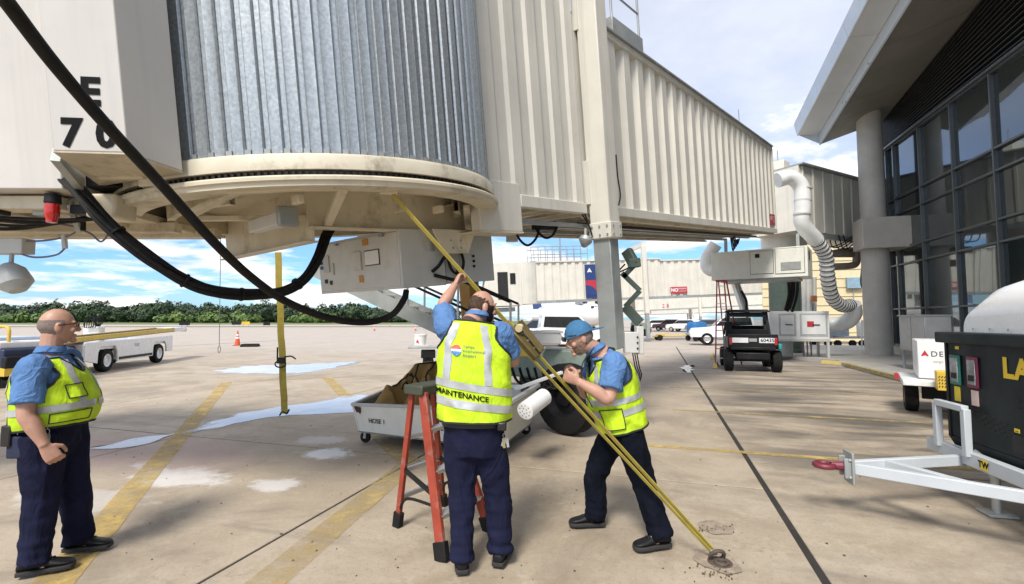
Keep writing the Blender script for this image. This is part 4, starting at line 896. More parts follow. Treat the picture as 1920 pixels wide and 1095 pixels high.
for x in (-.63, .63): MB().box((x, .05, .96), (.08, .04, .22)).build('tail_light', PM('tail_lens', (.42, .02, .03), .25, coat=.5), tg, bev=.01)
MB().box((0, .06, .74), (1.25, .06, .10)).build('bumper', black_m, ut, bev=.02)
MB().box((0, 1.95, .8), (1.38, 1.2, .5)).build('cabin_floor', black_m, ut, bev=.05); MB().hexa([(-.66, 2.4, .8), (.66, 2.4, .8), (.6, 3.05, .7), (-.6, 3.05, .7)], [(-.62, 2.4, 1.12), (.62, 2.4, 1.12), (.5, 3.0, .92), (-.5, 3.0, .92)]).build('hood', black_m, ut, bev=.04)
MB().box((0, 1.65, 1.18), (1.2, .16, .5)).build('seat_back', black_m, ut, bev=.05)
for x in (-1, 1):
    MB().beam((x * .66, 1.36, 1.08), (x * .58, 1.48, 1.90), .07, .07).build('rear_post', black_m, ut, bev=.01); MB().beam((x * .66, 2.45, 1.1), (x * .58, 2.1, 1.90), .06, .06).build('front_post', black_m, ut, bev=.01)
MB().hexa([(-.70, 1.2, 1.88), (.70, 1.2, 1.88), (.66, 2.3, 1.90), (-.66, 2.3, 1.90)], [(-.60, 1.26, 1.97), (.60, 1.26, 1.97), (.58, 2.25, 1.98), (-.58, 2.25, 1.98)]).build('canopy', black_m, ut, bev=.03)
MB().box((0, 1.39, 1.20), (1.26, .05, .22)).build('rear_panel', black_m, ut, bev=.015); MB().box((0, 1.44, 1.80), (1.2, .05, .16)).build('rear_header', black_m, ut, bev=.015)
for x in (-1, 1): MB().add([(x * .64, 1.375, 1.30), (x * .48, 1.375, 1.30), (x * .52, 1.43, 1.74), (x * .60, 1.43, 1.74)], [(0, 1, 2, 3)] if x > 0 else [(3, 2, 1, 0)]).build('window_gusset', black_m, ut, smooth=0)
clear = bpy.data.materials.new('clear_pane'); clear.use_nodes = True
_n = clear.node_tree.nodes; _l = clear.node_tree.links; _n.clear(); _o = _n.new('ShaderNodeOutputMaterial'); _t = _n.new('ShaderNodeBsdfTransparent'); _g = _n.new('ShaderNodeBsdfGlossy'); _m = _n.new('ShaderNodeMixShader'); _f = _n.new('ShaderNodeFresnel')
_t.inputs[0].default_value = (.78, .82, .82, 1); _g.inputs['Roughness'].default_value = .03; _l.new(_f.outputs[0], _m.inputs[0]); _l.new(_t.outputs[0], _m.inputs[1]); _l.new(_g.outputs[0], _m.inputs[2]); _l.new(_m.outputs[0], _o.inputs[0])
MB().box((0, 1.40, 1.53), (1.12, .008, .46)).build('rear_window', clear, ut)
MB().tube([(-.35, 2.2, 1.2), (-.35, 1.95, 1.3)], .02, 8).build('steering_column', black_m, ut); MB().tube([(-.35 + cos(i * pi / 8) * .17, 1.95 - sin(i * pi / 8) * .05, 1.32 + sin(i * pi / 8) * .16) for i in range(17)], .014, 6).build('steering_wheel', black_m, ut)
MB().box((.76, .35, .80), (.10, .4, .18)).build('spray_bottle_holder', PM('teal_plastic', (.02, .3, .3), .5), ut, bev=.03)

# ================================================================== wheel stops, red step ladder
def wheelstop(p, ang, label, L_=1.75):
    o = MB().hexa([(-L_ / 2, -.085, .0), (L_ / 2, -.085, .0), (L_ / 2, .085, .0), (-L_ / 2, .085, .0)], [(-L_ / 2 + .05, -.05, .13), (L_ / 2 - .05, -.05, .13), (L_ / 2 - .05, .05, .13), (-L_ / 2 + .05, .05, .13)]).build('wheel_stop', yellow_c, bev=.012)
    o.location = (p.x, p.y, .003); o.rotation_euler = (0, 0, ang); tag(o, label, 'wheel stop', 'yellow concrete wheel stops')
wheelstop(gr(1342, 687), R(66), 'yellow wheel stop nearest the left wheel of the black utility vehicle', 1.5)
wheelstop(gr(1336, 671), R(66), 'yellow wheel stop at the foot of the tall red ladder', 1.7)
wheelstop(gr(1592, 686), R(-62), 'yellow wheel stop at the sidewalk corner right of the utility vehicle', 1.9)
L0 = gr(1345, 689); rl_ = thing('tall_step_ladder', 'tall red step ladder standing behind the black utility vehicle', 'ladder', (L0.x, L0.y, 0), -R(25))
hl = 3.02
for x in (-.06, .42): MB().beam((x * 1.0, 0, 0), (.06 + x * .5, .75, hl), .035, .07).build('front_rail', red_p, rl_)
for x in (-.0, .52): MB().beam((x + .25, 1.5, 0), (.08 + x * .5, .8, hl), .03, .05).build('back_rail', red_p, rl_)
for k in range(9):
    f = (k + 1) / 9.6; MB().box(((.18 * (1 - f) + .16 * f), .75 * f, hl * f), (.48 * (1 - f) + .26 * f, .08, .025)).build('step', red_p if k % 2 else alu, rl_)
MB().box((.17, .77, hl), (.36, .2, .06)).build('top_cap', red_p, rl_, bev=.01)
for k in range(5):
    f = (k + 1) / 6; MB().box((.43 - .18 * f, 1.5 - .7 * f, hl * f), (.5 - .24 * f, .03, .025)).build('cross_bar', red_p, rl_)

# ================================================================== GENERATOR TRAILER
gf = Vector((-.97, .22, 0)).normalized(); gm_ = Vector((3.90, 3.82, 0)); gt = thing('generator_trailer', 'dark ground power trailer with white dome and white tow bar at right edge', 'trailer', M=frame(gm_, gf, z=(0, 0, 1)))
# local x forward to the hitch, y left of travel (towards the camera is -... ), z up
navy = PM('dark_teal_paint', (0.010, 0.015, 0.0165), 0.5, spec=.25, var=0.08, scale=1.5, bump=0.02, bscale=8)
yl = 1 if (wmat(gt) @ Vector((0, 1, 0)) - gm_).y < 0 else -1     # yl*y points to the camera side
HW = .74
def P_(x, y, z): return (x, y * yl, z)
def gbox(name, c, d, m, par=gt, bev=.0, **k): return MB().box(P_(*c), d).build(name, m, par, bev=bev, **k)
gbox('housing', (-1.15, 0, 1.02), (2.3, 2 * HW, .94), navy, bev=.02)
gbox('housing_top_rim', (-1.13, 0, 1.46), (2.38, 2 * HW + .05, .10), navy, bev=.012)
sk = MB().hexa([P_(-2.2, -HW + .12, .42), P_(-.02, -HW + .12, .42), P_(-.02, HW - .12, .42), P_(-2.2, HW - .12, .42)], [P_(-2.2, -HW, .56), P_(.0, -HW, .56), P_(.0, HW, .56), P_(-2.2, HW, .56)]).build('lower_skirt', navy, gt)
# dome: rounded in section
ds = []
for i in range(19):
    t_ = i / 18; x = -.12 - t_ * 2.0; e = min(1, .55 + .45 * sqrt(max(0, 1 - (1 - min(t_ * 4, 1)) ** 2))) if t_ < .25 else 1.0
    ring = []
    for j in range(25):
        a_ = pi * j / 24; cx_ = cos(a_); sx_ = sin(a_)
        ring.append(P_(x, (abs(cx_) ** .75) * (1 if cx_ > 0 else -1) * (HW - .08), 1.512 + (.50 * e) * (sx_ ** .8)))
    ring.append(P_(x, -(HW - .08) + .001, 1.505)); ring.append(P_(x, (HW - .08) - .001, 1.505)); ds.append(ring)
dome = MB().loft(ds).build('white_dome', PM('dome_white', (.78, .78, .77), .3, var=.03, coat=.3), gt, smooth=50)
for k in range(6): gbox('rivet', (-.10, -.5 + k * .2, 1.54), (.012, .02, .02), steel, dome)
# front face fittings (face at x = 0)
def facebox(name, y, z, w, h, m, t=.012, bev=.003, par=None): return MB().box(P_(t / 2 + .001, y, z), (t, w, h)).build(name, m, par or gt, bev=bev)
teal_f = PM('teal_frame', (.02, .16, .12), .45); mar_f = PM('maroon_frame', (.16, .015, .045), .45)
for y, m_ in ((-.575, teal_f), (-.355, mar_f)):
    fr_ = facebox('gauge_window_frame', y, 1.17, .135, .27, m_, .02, .012); MB().box(P_(.022, y, 1.17), (.014, .095, .215)).build('gauge_glass', PM('pale_window', (.20, .21, .22), .12, var=.5, scale=9), fr_, bev=.01)
    MB().box(P_(.031, y + .01, 1.12), (.008, .07, .05)).build('gauge', black_m, fr_, bev=.004)
facebox('warning_sticker', -.575, .955, .075, .13, PM('yellow_sticker', (.7, .52, .03), .5), .004, 0); facebox('notice_sticker', -.355, .95, .085, .13, PM('pink_sticker', (.72, .52, .46), .5), .004, 0); facebox('small_sticker', -.55, 1.37, .05, .028, MATS['yellow_sticker'], .004, 0); facebox('small_sticker', .08, .77, .05, .03, MATS['yellow_sticker'], .004, 0)
facebox('access_hole', .09, .67, .12, .13, dark_gap, .006, 0); facebox('side_strip', -.70, 1.0, .03, .9, black_m, .01)
for r_ in range(4):
    for k in range(11): facebox('vent_slot', -.42 + k * .06 + r_ * .02 + .02, .86 - k * .012 - r_ * .035, .032, .008, dark_gap, .004, 0)
for r_ in range(3):
    for k in range(5): facebox('vent_slot', .10 + k * .05, 1.03 - r_ * .04 - k * .01, .032, .008, dark_gap, .004, 0)
TM = frame(gm_, gf, z=(0, 0, 1)) @ Matrix.Identity(4)
tdir = Vector((0, yl, 0)); TF = frame(P_(.0045, .10, 1.235), tdir, z=(1, 0, 0))
lettering('L', .215, yel_l, gt, TF @ Tr(-.075, 0, 0), .010); lettering('A', .215, yel_l, gt, TF @ Tr(.065, 0, 0), .010)
# frame, tow bar
wgrey = PM('white_grey_frame', (.50, .53, .55), .42, var=.05, dirt=(.3, .28, .24), dirt_amt=.12)
MB().beam(P_(.06, -HW - .16, .44), P_(.06, HW + .2, .44), .07, .12).build('front_cross_member', wgrey, gt, bev=.008)
for s_ in (-1, 1): MB().beam(P_(.02, s_ * .5, .44), P_(-2.3, s_ * .5, .44), .07, .12).build('side_rail', wgrey, gt, bev=.008)
tb = MB().beam(P_(1.10, .035, .40), P_(.06, .60, .40), .055, .09).build('tow_bar', wgrey, gt, bev=.008); MB().beam(P_(1.10, -.035, .40), P_(.06, -.45, .40), .055, .09).build('tow_bar', wgrey, gt, bev=.008)
MB().beam(P_(.80, -.16, .398), P_(.50, .36, .398), .06, .09).build('tow_brace', wgrey, tb, bev=.006)
MB().box(P_(1.125, 0, .40), (.02, .17, .26)).build('hitch_plate', gsteel, tb, bev=.006)
for s_ in (-1, 1): MB().box(P_(1.155, s_ * .05, .40), (.05, .02, .16)).build('hitch_cheek', gsteel, tb, bev=.004)
for y, z in ((-.06, .47), (.06, .47), (-.06, .33), (.06, .33)): MB().tube([P_(1.135, y, z), P_(1.152, y, z)], .013, 8).build('bolt', steel, tb)
MB().tube([P_(1.31 + cos(i * pi / 12) * .068, sin(i * pi / 12) * .068, .405) for i in range(25)], .022, 10, caps=False).build('tow_eye', PM('dark_red_eye', (.16, .02, .035), .5, var=.2), tb); MB().tube([P_(1.13, 0, .405), P_(1.26, 0, .405)], [.045, .03], 10).build('eye_shank', MATS['dark_red_eye'], tb)
# guard loop
gp = [P_(.10, -.70, .46), P_(.10, -.70, .86), P_(.10, -.32, .86), P_(.10, -.32, .46)]
for a_, b_ in ((0, 1), (1, 2), (2, 3)): MB().beam(gp[a_], gp[b_], .055, .055, up=(1, 0, 0)).build('guard_loop', wgrey, gt, bev=.006)
# jack stand
jk = gr(1870, 966); jl = wmat(gt).inverted() @ Vector((jk.x, jk.y, 0))
ja = MB().tube([(jl.x, jl.y, .02), (jl.x, jl.y, .34)], .032, 12).build('jack_leg', steel, gt); MB().tube([(jl.x, jl.y, .30), (jl.x, jl.y, .62)], .042, 12).build('jack_sleeve', gsteel, ja)
MB().box((jl.x, jl.y, .63), (.13, .12, .05)).build('jack_head', gsteel, ja, bev=.008); MB().box((jl.x, jl.y, .014), (.2, .17, .02)).build('jack_foot', gsteel, ja, bev=.004)
MB().tube([(jl.x, jl.y, .46), (jl.x + .05, jl.y - .12 * yl, .46)], .05, 12).build('jack_mount', gsteel, ja); MB().tube([(jl.x + .02, jl.y - .1 * yl, .42), (jl.x + .16, jl.y - .16 * yl, .40)], .018, 8).build('jack_grip', black_m, ja)
YM = frame(P_(.098, -.14, .44), tdir, z=(1, 0, 0))
facebox('capacity_sticker', -.14, .44, .09, .08, MATS['yellow_sticker'], .002).location = (.097, 0, 0); lettering('TW', .07, black_l, gt, Tr(.004, 0, 0) @ YM, .003)
o = facebox('capacity_sticker', .52, .44, .16, .08, MATS['yellow_sticker'], .002); o.location = (.097, 0, 0); lettering('GVW', .07, black_l, gt, Tr(.004, 0, 0) @ frame(P_(.098, .52, .44), tdir, z=(1, 0, 0)), .003)
for x, s_ in ((-1.3, 1), (-1.3, -1)): wheel('tyre', gt, Vector(P_(x, s_ * (HW + .12), .32)), (0, s_ * yl, 0), .32, .2, wgrey, world=False)

# ================================================================== WHITE CART WITH DELTA BOX
dq = gr(1703, 770); dct = thing('equipment_cart', 'white flat cart carrying a white DELTA box beside the dark trailer', 'cart', (dq.x, dq.y, 0), -R(36))
rust_rim = PM('rusty_rim', (.42, .22, .10), .6, var=.2)
wheel('tyre', dct, Vector((.05, .06, .27)), (-1, 0, 0), .27, .2, rust_rim, world=False); wheel('tyre', dct, Vector((1.55, .06, .27)), (1, 0, 0), .27, .2, rust_rim, world=False)
MB().box((.95, -.1, .58), (2.1, 1.5, .09)).build('deck', white_p, dct, bev=.01); MB().box((-.14, .05, .60), (.06, .14, .10)).build('reflector', red_p, dct); MB().box((.9, .06, .38), (1.4, .08, .3)).build('axle_frame', black_m, dct)
dbx = MB().box((.80, -.05, .96), (1.35, 1.0, .64)).build('white_box', white_p, dct, bev=.02)
def widget(size, m, par, M): return MB().add([M @ Vector(p) for p in ((0, size, 0), (-size * .8, -size * .45, 0), (0, -size * .05, 0), (size * .8, -size * .45, 0), (size * .62, -size * .62, 0), (0, -size * .3, 0), (-size * .62, -size * .62, 0))], [(0, 1, 2), (0, 2, 3), (1, 6, 5, 2), (2, 5, 4, 3)]).build('emblem', m, par, smooth=0)
DM = frame((.785, -.556, 1.02), (1, 0, 0), z=(0, -1, 0)); lettering('DELTA', .125, PM('navy_lettering', (.02, .03, .09), .5), dbx, DM @ Tr(-.285, 0.03, 0), 0, 1.15); widget(.062, PM('emblem_red', (.5, .02, .05), .5), dbx, DM @ Tr(-.565, .03, 0)); lettering('cargo', .06, PM('faint_lettering', (.4, .35, .38), .6), dbx, DM @ Tr(-.40, -.09, 0))
yb = MB().box((.66, -.92, .66), (.70, .32, .30)).build('yellow_tool_box', yellow_m, dct, bev=.01)
for i in range(7):
    for k in range(4): MB().beam((.33 + i * .035, -1.082, .56 + k * .05), (.345 + i * .035, -1.082, .59 + k * .05), .012, .003, up=(0, 1, 0)).build('tread_mark', black_m, yb)
tl = MB().tube([(.9, -.2, 1.28), (.95, -.2, 1.52)], .025, 8).build('hydrant_stem', PM('brass_brown', (.25, .14, .06), .5, metal=.4), dct); MB().lathe([(0, 0), (.05, 0), (.06, .05), (0, .06)], Tr(.95, -.2, 1.52), 12).build('hydrant_cap', MATS['brass_brown'], tl)
MB().tube(curve([(.75, -.25, 1.30), (.95, -.35, 1.33), (1.2, -.25, 1.31), (1.4, -.3, 1.33)], 6), .03, 8).build('coiled_hose', PM('navy_hose', (.03, .04, .09), .5), dct)
MB().box((1.35, -.1, 1.42), (.12, .12, .3)).build('red_valve', red_p, dct, bev=.02)

# ================================================================== FAR JET BRIDGES
def far_bridge(px0, px1, Y0, Y1, z0, zr, hgt, label, ad=False, sign=None, cab=True, rail=False):
    a = at(px0, 600, Y0); b = at(px1, 600, Y1); a.z = z0; b.z = z0 + zr
    d = (b - a); L_ = d.length; M = frame(a, d, z=Vector((0, 0, 1)) - d.normalized() * d.normalized().z)
    t = thing('distant_jet_bridge', label, 'jet bridge', M=M, group='jet bridges at the next gates')
    sec = [(0, L_ * .42, 1.15), (L_ * .42, L_, 1.0)]
    for i, (x0, x1, w_) in enumerate(sec):
        pts = []; x = x0
        while x < x1:
            for dt, ds in ((0, 0), (.45, 0), (.55, 1), (.95, 1)):
                if x + dt * .6 <= x1: pts.append((x + dt * .6, -w_ - .09 * ds))
            x += .6
        pts.append((x1, -w_)); n = len(pts); hh = hgt + (.12 if i == 0 else 0)
        mb = MB().add([(x, y, 0) for x, y in pts] + [(x, y, hh) for x, y in pts], [(k, k + 1, n + k + 1, n + k) for k in range(n - 1)])
        mb.build('tunnel_wall', cream, t, smooth=20)
        MB().box(((x0 + x1) / 2, 0, hh / 2), (x1 - x0, 2 * w_ - .05, hh)).build('tunnel_core', cream, t); MB().box(((x0 + x1) / 2, 0, hh + .03), (x1 - x0, 2 * w_ + .3, .08)).build('tunnel_roof', cream, t); MB().box(((x0 + x1) / 2, -w_, -.1), (x1 - x0, .2, .2)).build('sill_beam', gsteel, t)
    xs = L_ * .36
    for y in (-1.4, 1.4): MB().box((xs, y, 1.3), (.32, .35, 5.2)).build('lift_column', cream, t, bev=.02)
    for y in (-1.4, 1.4): MB().box((xs, y, -2.2 - (z0 - 3.4)), (.26, .28, 2.6)).build('inner_column', gsteel, t)
    MB().box((xs, 0, 4.0), (.3, 3.0, .3)).build('cross_head', cream, t); MB().box((xs, 0, -z0 + .8), (.6, 2.6, .45)).build('drive_carriage', green_p, t)
    for y in (-.8, .8): MB().lathe([(0, -.17), (.48, -.17), (.5, -.1), (.5, .1), (.48, .17), (0, .17)], Tr(xs, y, -z0 + .5) @ Rx(pi / 2), 18).build('tyre', tyre_m, t)
    if cab:
        MB().lathe([(1.5, -.2), (1.5, 2.9)], Tr(-1.0, 0, 0), 20).build('round_curtain', cream, t)
        c = MB().hexa([(-4.3, -1.5, -.3), (-1.2, -1.5, -.3), (-1.2, 1.5, -.3), (-4.3, 1.5, -.3)], [(-3.6, -1.5, 2.9), (-1.2, -1.5, 2.9), (-1.2, 1.5, 2.9), (-3.6, 1.5, 2.9)]).build('cab', cream, t, bev=.03)
        MB().hexa([(-4.9, -1.6, 1.2), (-3.6, -1.6, 2.6), (-3.6, 1.6, 2.6), (-4.9, 1.6, 1.2)], [(-4.9, -1.6, 1.5), (-3.5, -1.6, 3.0), (-3.5, 1.6, 3.0), (-4.9, 1.6, 1.5)]).build('cab_bellows', gsteel, c)
        MB().box((-2.6, -1.52, 1.2), (.75, .04, 2.0)).build('cab_door', dark_gap, c); MB().box((-1.85, -1.52, 1.7), (.4, .04, .8)).build('cab_window', glass_d, c)
        MB().box((-3.0, 0, -.55), (2.6, 2.2, .3)).build('cab_beam', gsteel, c)
    if rail:
        r0 = MB().box((1.9, 0, hgt + .2), (4.6, 1.9, .1)).build('roof_platform', gsteel, t)
        for k in range(9):
            MB().tube([(-.3 + k * .55, -.9, hgt + .2), (-.3 + k * .55, -.9, hgt + 1.35)], .03, 6).build('rail_post', gsteel, r0); MB().tube([(-.3 + k * .55, .9, hgt + .2), (-.3 + k * .55, .9, hgt + 1.35)], .03, 6).build('rail_post', gsteel, r0)
        for y in (-.9, .9):
            for h_ in (.75, 1.35): MB().tube([(-.3, y, hgt + h_), (4.1, y, hgt + h_)], .035, 6).build('rail', gsteel, r0)
        MB().tube([(2.2, 0, hgt), (2.2, 0, hgt + 2.6)], .06, 6).build('mast', gsteel, r0)
    if ad:
        x0, w_ = ad; adp = MB().box((x0, -1.30, hgt / 2 - .05), (w_, .05, hgt * .93)).build('advert_panel', PM('advert_blue', (.02, .045, .16), .5, var=.05), t)
        MB().box((x0, -1.332, hgt * .30), (w_, .012, hgt * .42)).build('advert_red_field', PM('advert_red', (.42, .03, .05), .5, var=.1), adp)
        MB().add([(x0 - w_ / 2, -1.342, hgt * .09)] + [(x0 - w_ / 2 + cos(pi / 2 * i / 12) * .9, -1.342, hgt * .09 + sin(pi / 2 * i / 12) * .8) for i in range(13)], [tuple(range(14))]).build('advert_blue_arc', MATS['advert_blue'], adp, smooth=0)
        AM = frame((x0, -1.335, hgt * .78), (1, 0, 0), z=(0, -1, 0)); lettering('DELTA', .42, white_l, adp, AM @ Tr(.35, 0, 0), .004, 1.2); widget(.22, white_l, adp, AM @ Tr(-.95, -.02, 0))
    if sign:
        sp2 = MB().box((sign, -1.16, .42), (1.35, .03, .5)).build('warning_sign', red_sign, t); SM2 = frame((sign, -1.18, .42), (1, 0, 0), z=(0, -1, 0))
        lettering('NO', .36, white_l, sp2, SM2 @ Tr(-.36, 0, 0), .012); lettering('SMOKING', .16, white_l, sp2, SM2 @ Tr(.27, .1, 0)); lettering('WITHIN 50 FT', .1, white_l, sp2, SM2 @ Tr(.27, -.1, 0))
    return t
far_bridge(1003, 1520, 37, 40, 3.05, 1.0, 2.75, 'jet bridge at the next gate with a blue and red DELTA advert panel', ad=(5.0, 2.6), sign=11.2, rail=True)
far_bridge(1150, 1560, 66, 70, 2.8, 1.6, 2.7, 'second jet bridge away, half hidden below the advert bridge', sign=7.0)
far_bridge(1175, 1500, 104, 108, 2.7, 1.4, 2.7, 'farthest low pale jet bridge above the parked cars', sign=4.5)

# ================================================================== CARS
def paint(name, c, r=.3): return PM(name, c, r, var=.04, coat=.6)
car_w = paint('car_white', (.74, .74, .74)); car_r = paint('car_dark_red', (.12, .02, .02)); car_g = paint('car_grey', (.16, .16, .17))
def vehicle(name, label, cat, loc, rz, kind, mat, group):
    t = thing(name, label, cat, (loc.x, loc.y, 0), rz, group); W = 1.86 if kind != 'pickup' else 1.98
    if kind == 'pickup': prof = [(-2.8, .5), (2.75, .5), (2.8, .8), (2.65, 1.08), (1.35, 1.18), (.75, 1.86), (-.95, 1.88), (-1.05, 1.22), (-2.8, 1.22)]; wy = (-1.75, 1.75); r = .40
    elif kind == 'suv': prof = [(-2.25, .45), (2.3, .45), (2.35, .75), (2.2, 1.0), (1.15, 1.08), (.45, 1.68), (-1.75, 1.70), (-2.2, 1.1), (-2.3, .8)]; wy = (-1.4, 1.45); r = .36
    else: prof = [(-2.3, .4), (2.3, .4), (2.35, .65), (2.15, .85), (1.05, .95), (.25, 1.44), (-1.1, 1.45), (-1.85, 1.0), (-2.3, .95)]; wy = (-1.4, 1.42); r = .33
    mid = max(p[1] for p in prof)
    def inset(z): return W / 2 - max(0, (z - 1.0)) * .22
    n = len(prof); b = MB().add([(-inset(z), y, z) for y, z in prof] + [(inset(z), y, z) for y, z in prof], [tuple(range(n)), tuple(reversed(range(n, 2 * n)))] + [(i, n + i, n + (i + 1) % n, (i + 1) % n) for i in range(n)])
    body = b.build('body', mat, t, bev=.05, seg=2)
    i0 = 4; (ya, za), (yb_, zb), (yc, zc), (yd, zd) = prof[4], prof[5], prof[6], prof[7]
    for s_ in (-1, 1):
        def sp(y, z): return (s_ * (inset(z) + .012), y, z)
        q = [sp(ya - .12 + .02, za + .06), sp(yb_ - .05, zb - .1), sp(yc + .1, zc - .1), sp(yd + (.12 if kind != 'pickup' else .12), zd + .08 if zd + .08 < zc - .2 else zc - .5)]
        MB().add(q, [(0, 1, 2, 3) if s_ < 0 else (3, 2, 1, 0)]).build('side_window', glass_d, body, smooth=0)
        for yy in wy: wheel('tyre', t, Vector((s_ * (W / 2 - .10), yy, r)), (s_, 0, 0), r, .22, alu, world=False)
        MB().box((s_ * .72, prof[2][0] - .08, .82 if kind != 'sedan' else .7), (.3, .1, .14)).build('headlight', white_l, t); MB().box((s_ * .8, prof[0][0] + .0, .95), (.16, .1, .2)).build('tail_light', red_p, t)
    MB().add([(-inset(za) + .12, ya - .02, za + .07), (inset(za) - .12, ya - .02, za + .07), (inset(zb) - .1, yb_ + .06, zb - .06), (-inset(zb) + .1, yb_ + .06, zb - .06)], [(0, 1, 2, 3)]).build('windscreen', glass_d, body, smooth=0)
    return t, W
g_ = 'vehicles parked along the far apron'
pk, W_ = vehicle('white_pickup', 'white pickup with DELTA door lettering behind the black handrails', 'pickup', gr(1052, 664), -R(88), 'pickup', car_w, g_)
PMx = frame((W_ / 2 + .01, .2, .92), (0, 1, 0), z=(1, 0, 0)); lettering('DELTA', .2, MATS['navy_lettering'], pk, PMx @ Tr(-.3, 0, 0), 0, 1.2); widget(.1, MATS['emblem_red'], pk, PMx @ Tr(-.85, 0, 0))
p2, W_ = vehicle('white_pickup', 'white pickup with a red letter emblem behind the blue covered cart', 'pickup', at(1378, 642, 31.5), R(72), 'pickup', car_w, g_)
PMx = frame((-W_ / 2 - .01, -1.9, .95), (0, -1, 0), z=(-1, 0, 0)); lettering('T', .55, MATS['emblem_red'], p2, PMx, .03)
for px, Y, rz, kind, m_, lab in ((1226, 78, 80, 'suv', car_w, 'white car farthest left in the distant row of parked vehicles'), (1254, 72, 70, 'suv', car_r, 'dark red car in the distant row between two white ones'), (1283, 66, 40, 'suv', car_w, 'white sport utility car nearest the blue covered cart'), (1218, 110, 85, 'sedan', car_g, 'small grey car far away under the farthest jet bridge'), (1306, 84, 60, 'pickup', car_w, 'white truck far behind the blue covered cart'), (1238, 96, 80, 'suv', car_w, 'white van shape just left of the dark red car'), (1268, 98, 75, 'sedan', car_r, 'low maroon car tucked behind the distant white row'), (1012, 30, 85, 'suv', car_g, 'dark grey car glimpsed behind the black stair handrails'), (1322, 58, 70, 'suv', car_g, 'dark car between the covered cart and the red ladder')):
    vehicle('parked_car', lab, 'car', at(px, 620, Y), R(rz), kind, m_, g_)
# blue covered cart
bq = gr(1307, 639); bc_ = thing('covered_cart', 'small cart with a blue tarpaulin cover beyond the red ladder', 'cart', (bq.x, bq.y, 0), R(20))
cv = MB(); rings = []
for z_, k in ((.62, .98), (.9, 1.02), (1.25, 1.0), (1.45, .92), (1.5, .6)):
    rings.append([(cos(a) * .62 * k * (1 / max(abs(cos(a)), abs(sin(a)))) * (1 + .03 * sin(a * 9 + z_ * 7)), sin(a) * .5 * k * (1 / max(abs(cos(a)), abs(sin(a)))) * (1 + .03 * cos(a * 7)), z_) for a in [2 * pi * i / 28 for i in range(28)]])
cv.loft(rings).build('cover', blue_t, bc_, smooth=60); MB().box((0, 0, .5), (1.3, 1.0, .12)).build('deck', gsteel, bc_)
for x in (-.5, .5):
    for y in (-.42, .42): MB().lathe([(0, -.06), (.22, -.06), (.22, .06), (0, .06)], Tr(x, y, .22) @ Rx(pi / 2), 14).build('wheel', tyre_m, bc_); MB().box((x, y, .4), (.06, .06, .3)).build('leg', gsteel, bc_)
# tow bar
tq = gr(1255, 638); tbr = thing('tow_bar', 'yellow wheeled aircraft tow bar lying beyond the steel column', 'tow bar', (tq.x, tq.y, 0), R(8))
MB().tube([(-1.4, 0, .32), (1.6, 0, .36)], .06, 8).build('bar', yellow_m, tbr); MB().box((-.7, 0, .42), (.5, .3, .14)).build('head', yellow_m, tbr)
for y in (-.25, .25): MB().lathe([(0, -.06), (.22, -.06), (.22, .06), (0, .06)], Tr(-.9, y, .22) @ Rx(pi / 2), 14).build('wheel', tyre_m, tbr)
MB().tube([(-.6, 0, .4), (.1, 0, .7)], .03, 6).build('handle', yellow_m, tbr); MB().box((1.65, 0, .36), (.14, .12, .2)).build('hitch', yellow_m, tbr)
# parked airliner nose beyond
aq = at(1092, 600, 66); ap = thing('parked_airliner', 'white airliner parked far off behind the DELTA pickup', 'aircraft', (aq.x, aq.y, 0), R(-72))
pr_ = [(0.02, 5.4), (.45, 5.25), (.9, 4.85), (1.25, 4.2), (1.5, 3.2), (1.55, 2), (1.55, -14), (.8, -18), (.2, -20)]
MB().lathe(pr_, Tr(0, 0, 2.35) @ Ry(pi / 2), 24).build('fuselage', car_w, ap)
for y in (-.75, -.25, .25, .75): MB().box((4.45, y, 3.28), (.35, .36, .28), None).build('cockpit_window', glass_d, ap, bev=.04)
for x, y in ((3.2, 0), (-5, -1.8), (-5, 1.8)):
    MB().tube([(x, y, .4), (x, y, 1.6)], .08, 8).build('gear_leg', gsteel, ap); MB().lathe([(0, -.15), (.4, -.15), (.4, .15), (0, .15)], Tr(x, y, .4) @ Rx(pi / 2), 14).build('tyre', tyre_m, ap)
for s_ in (-1, 1): MB().hexa([(-3, s_ * 1.4, 1.8), (-6.5, s_ * 1.4, 1.8), (-8.5, s_ * 11, 2.4), (-7.3, s_ * 11, 2.4)], [(-3, s_ * 1.4, 2.1), (-6.5, s_ * 1.4, 2.0), (-8.5, s_ * 11, 2.5), (-7.3, s_ * 11, 2.5)]).build('wing', car_w, ap)
MB().hexa([(-15, -.1, 3.5), (-19, -.1, 3.5), (-19, .1, 3.5), (-15, .1, 3.5)], [(-19, -.06, 8), (-21, -.06, 8), (-21, .06, 8), (-19, .06, 8)]).build('tail_fin', PM('tail_blue', (.02, .05, .2), .4), ap)
# small ground items under the far bridge
gd = MB().box((0, 0, .55), (1.6, 1.2, .1)); q = at(1000, 640, 26)

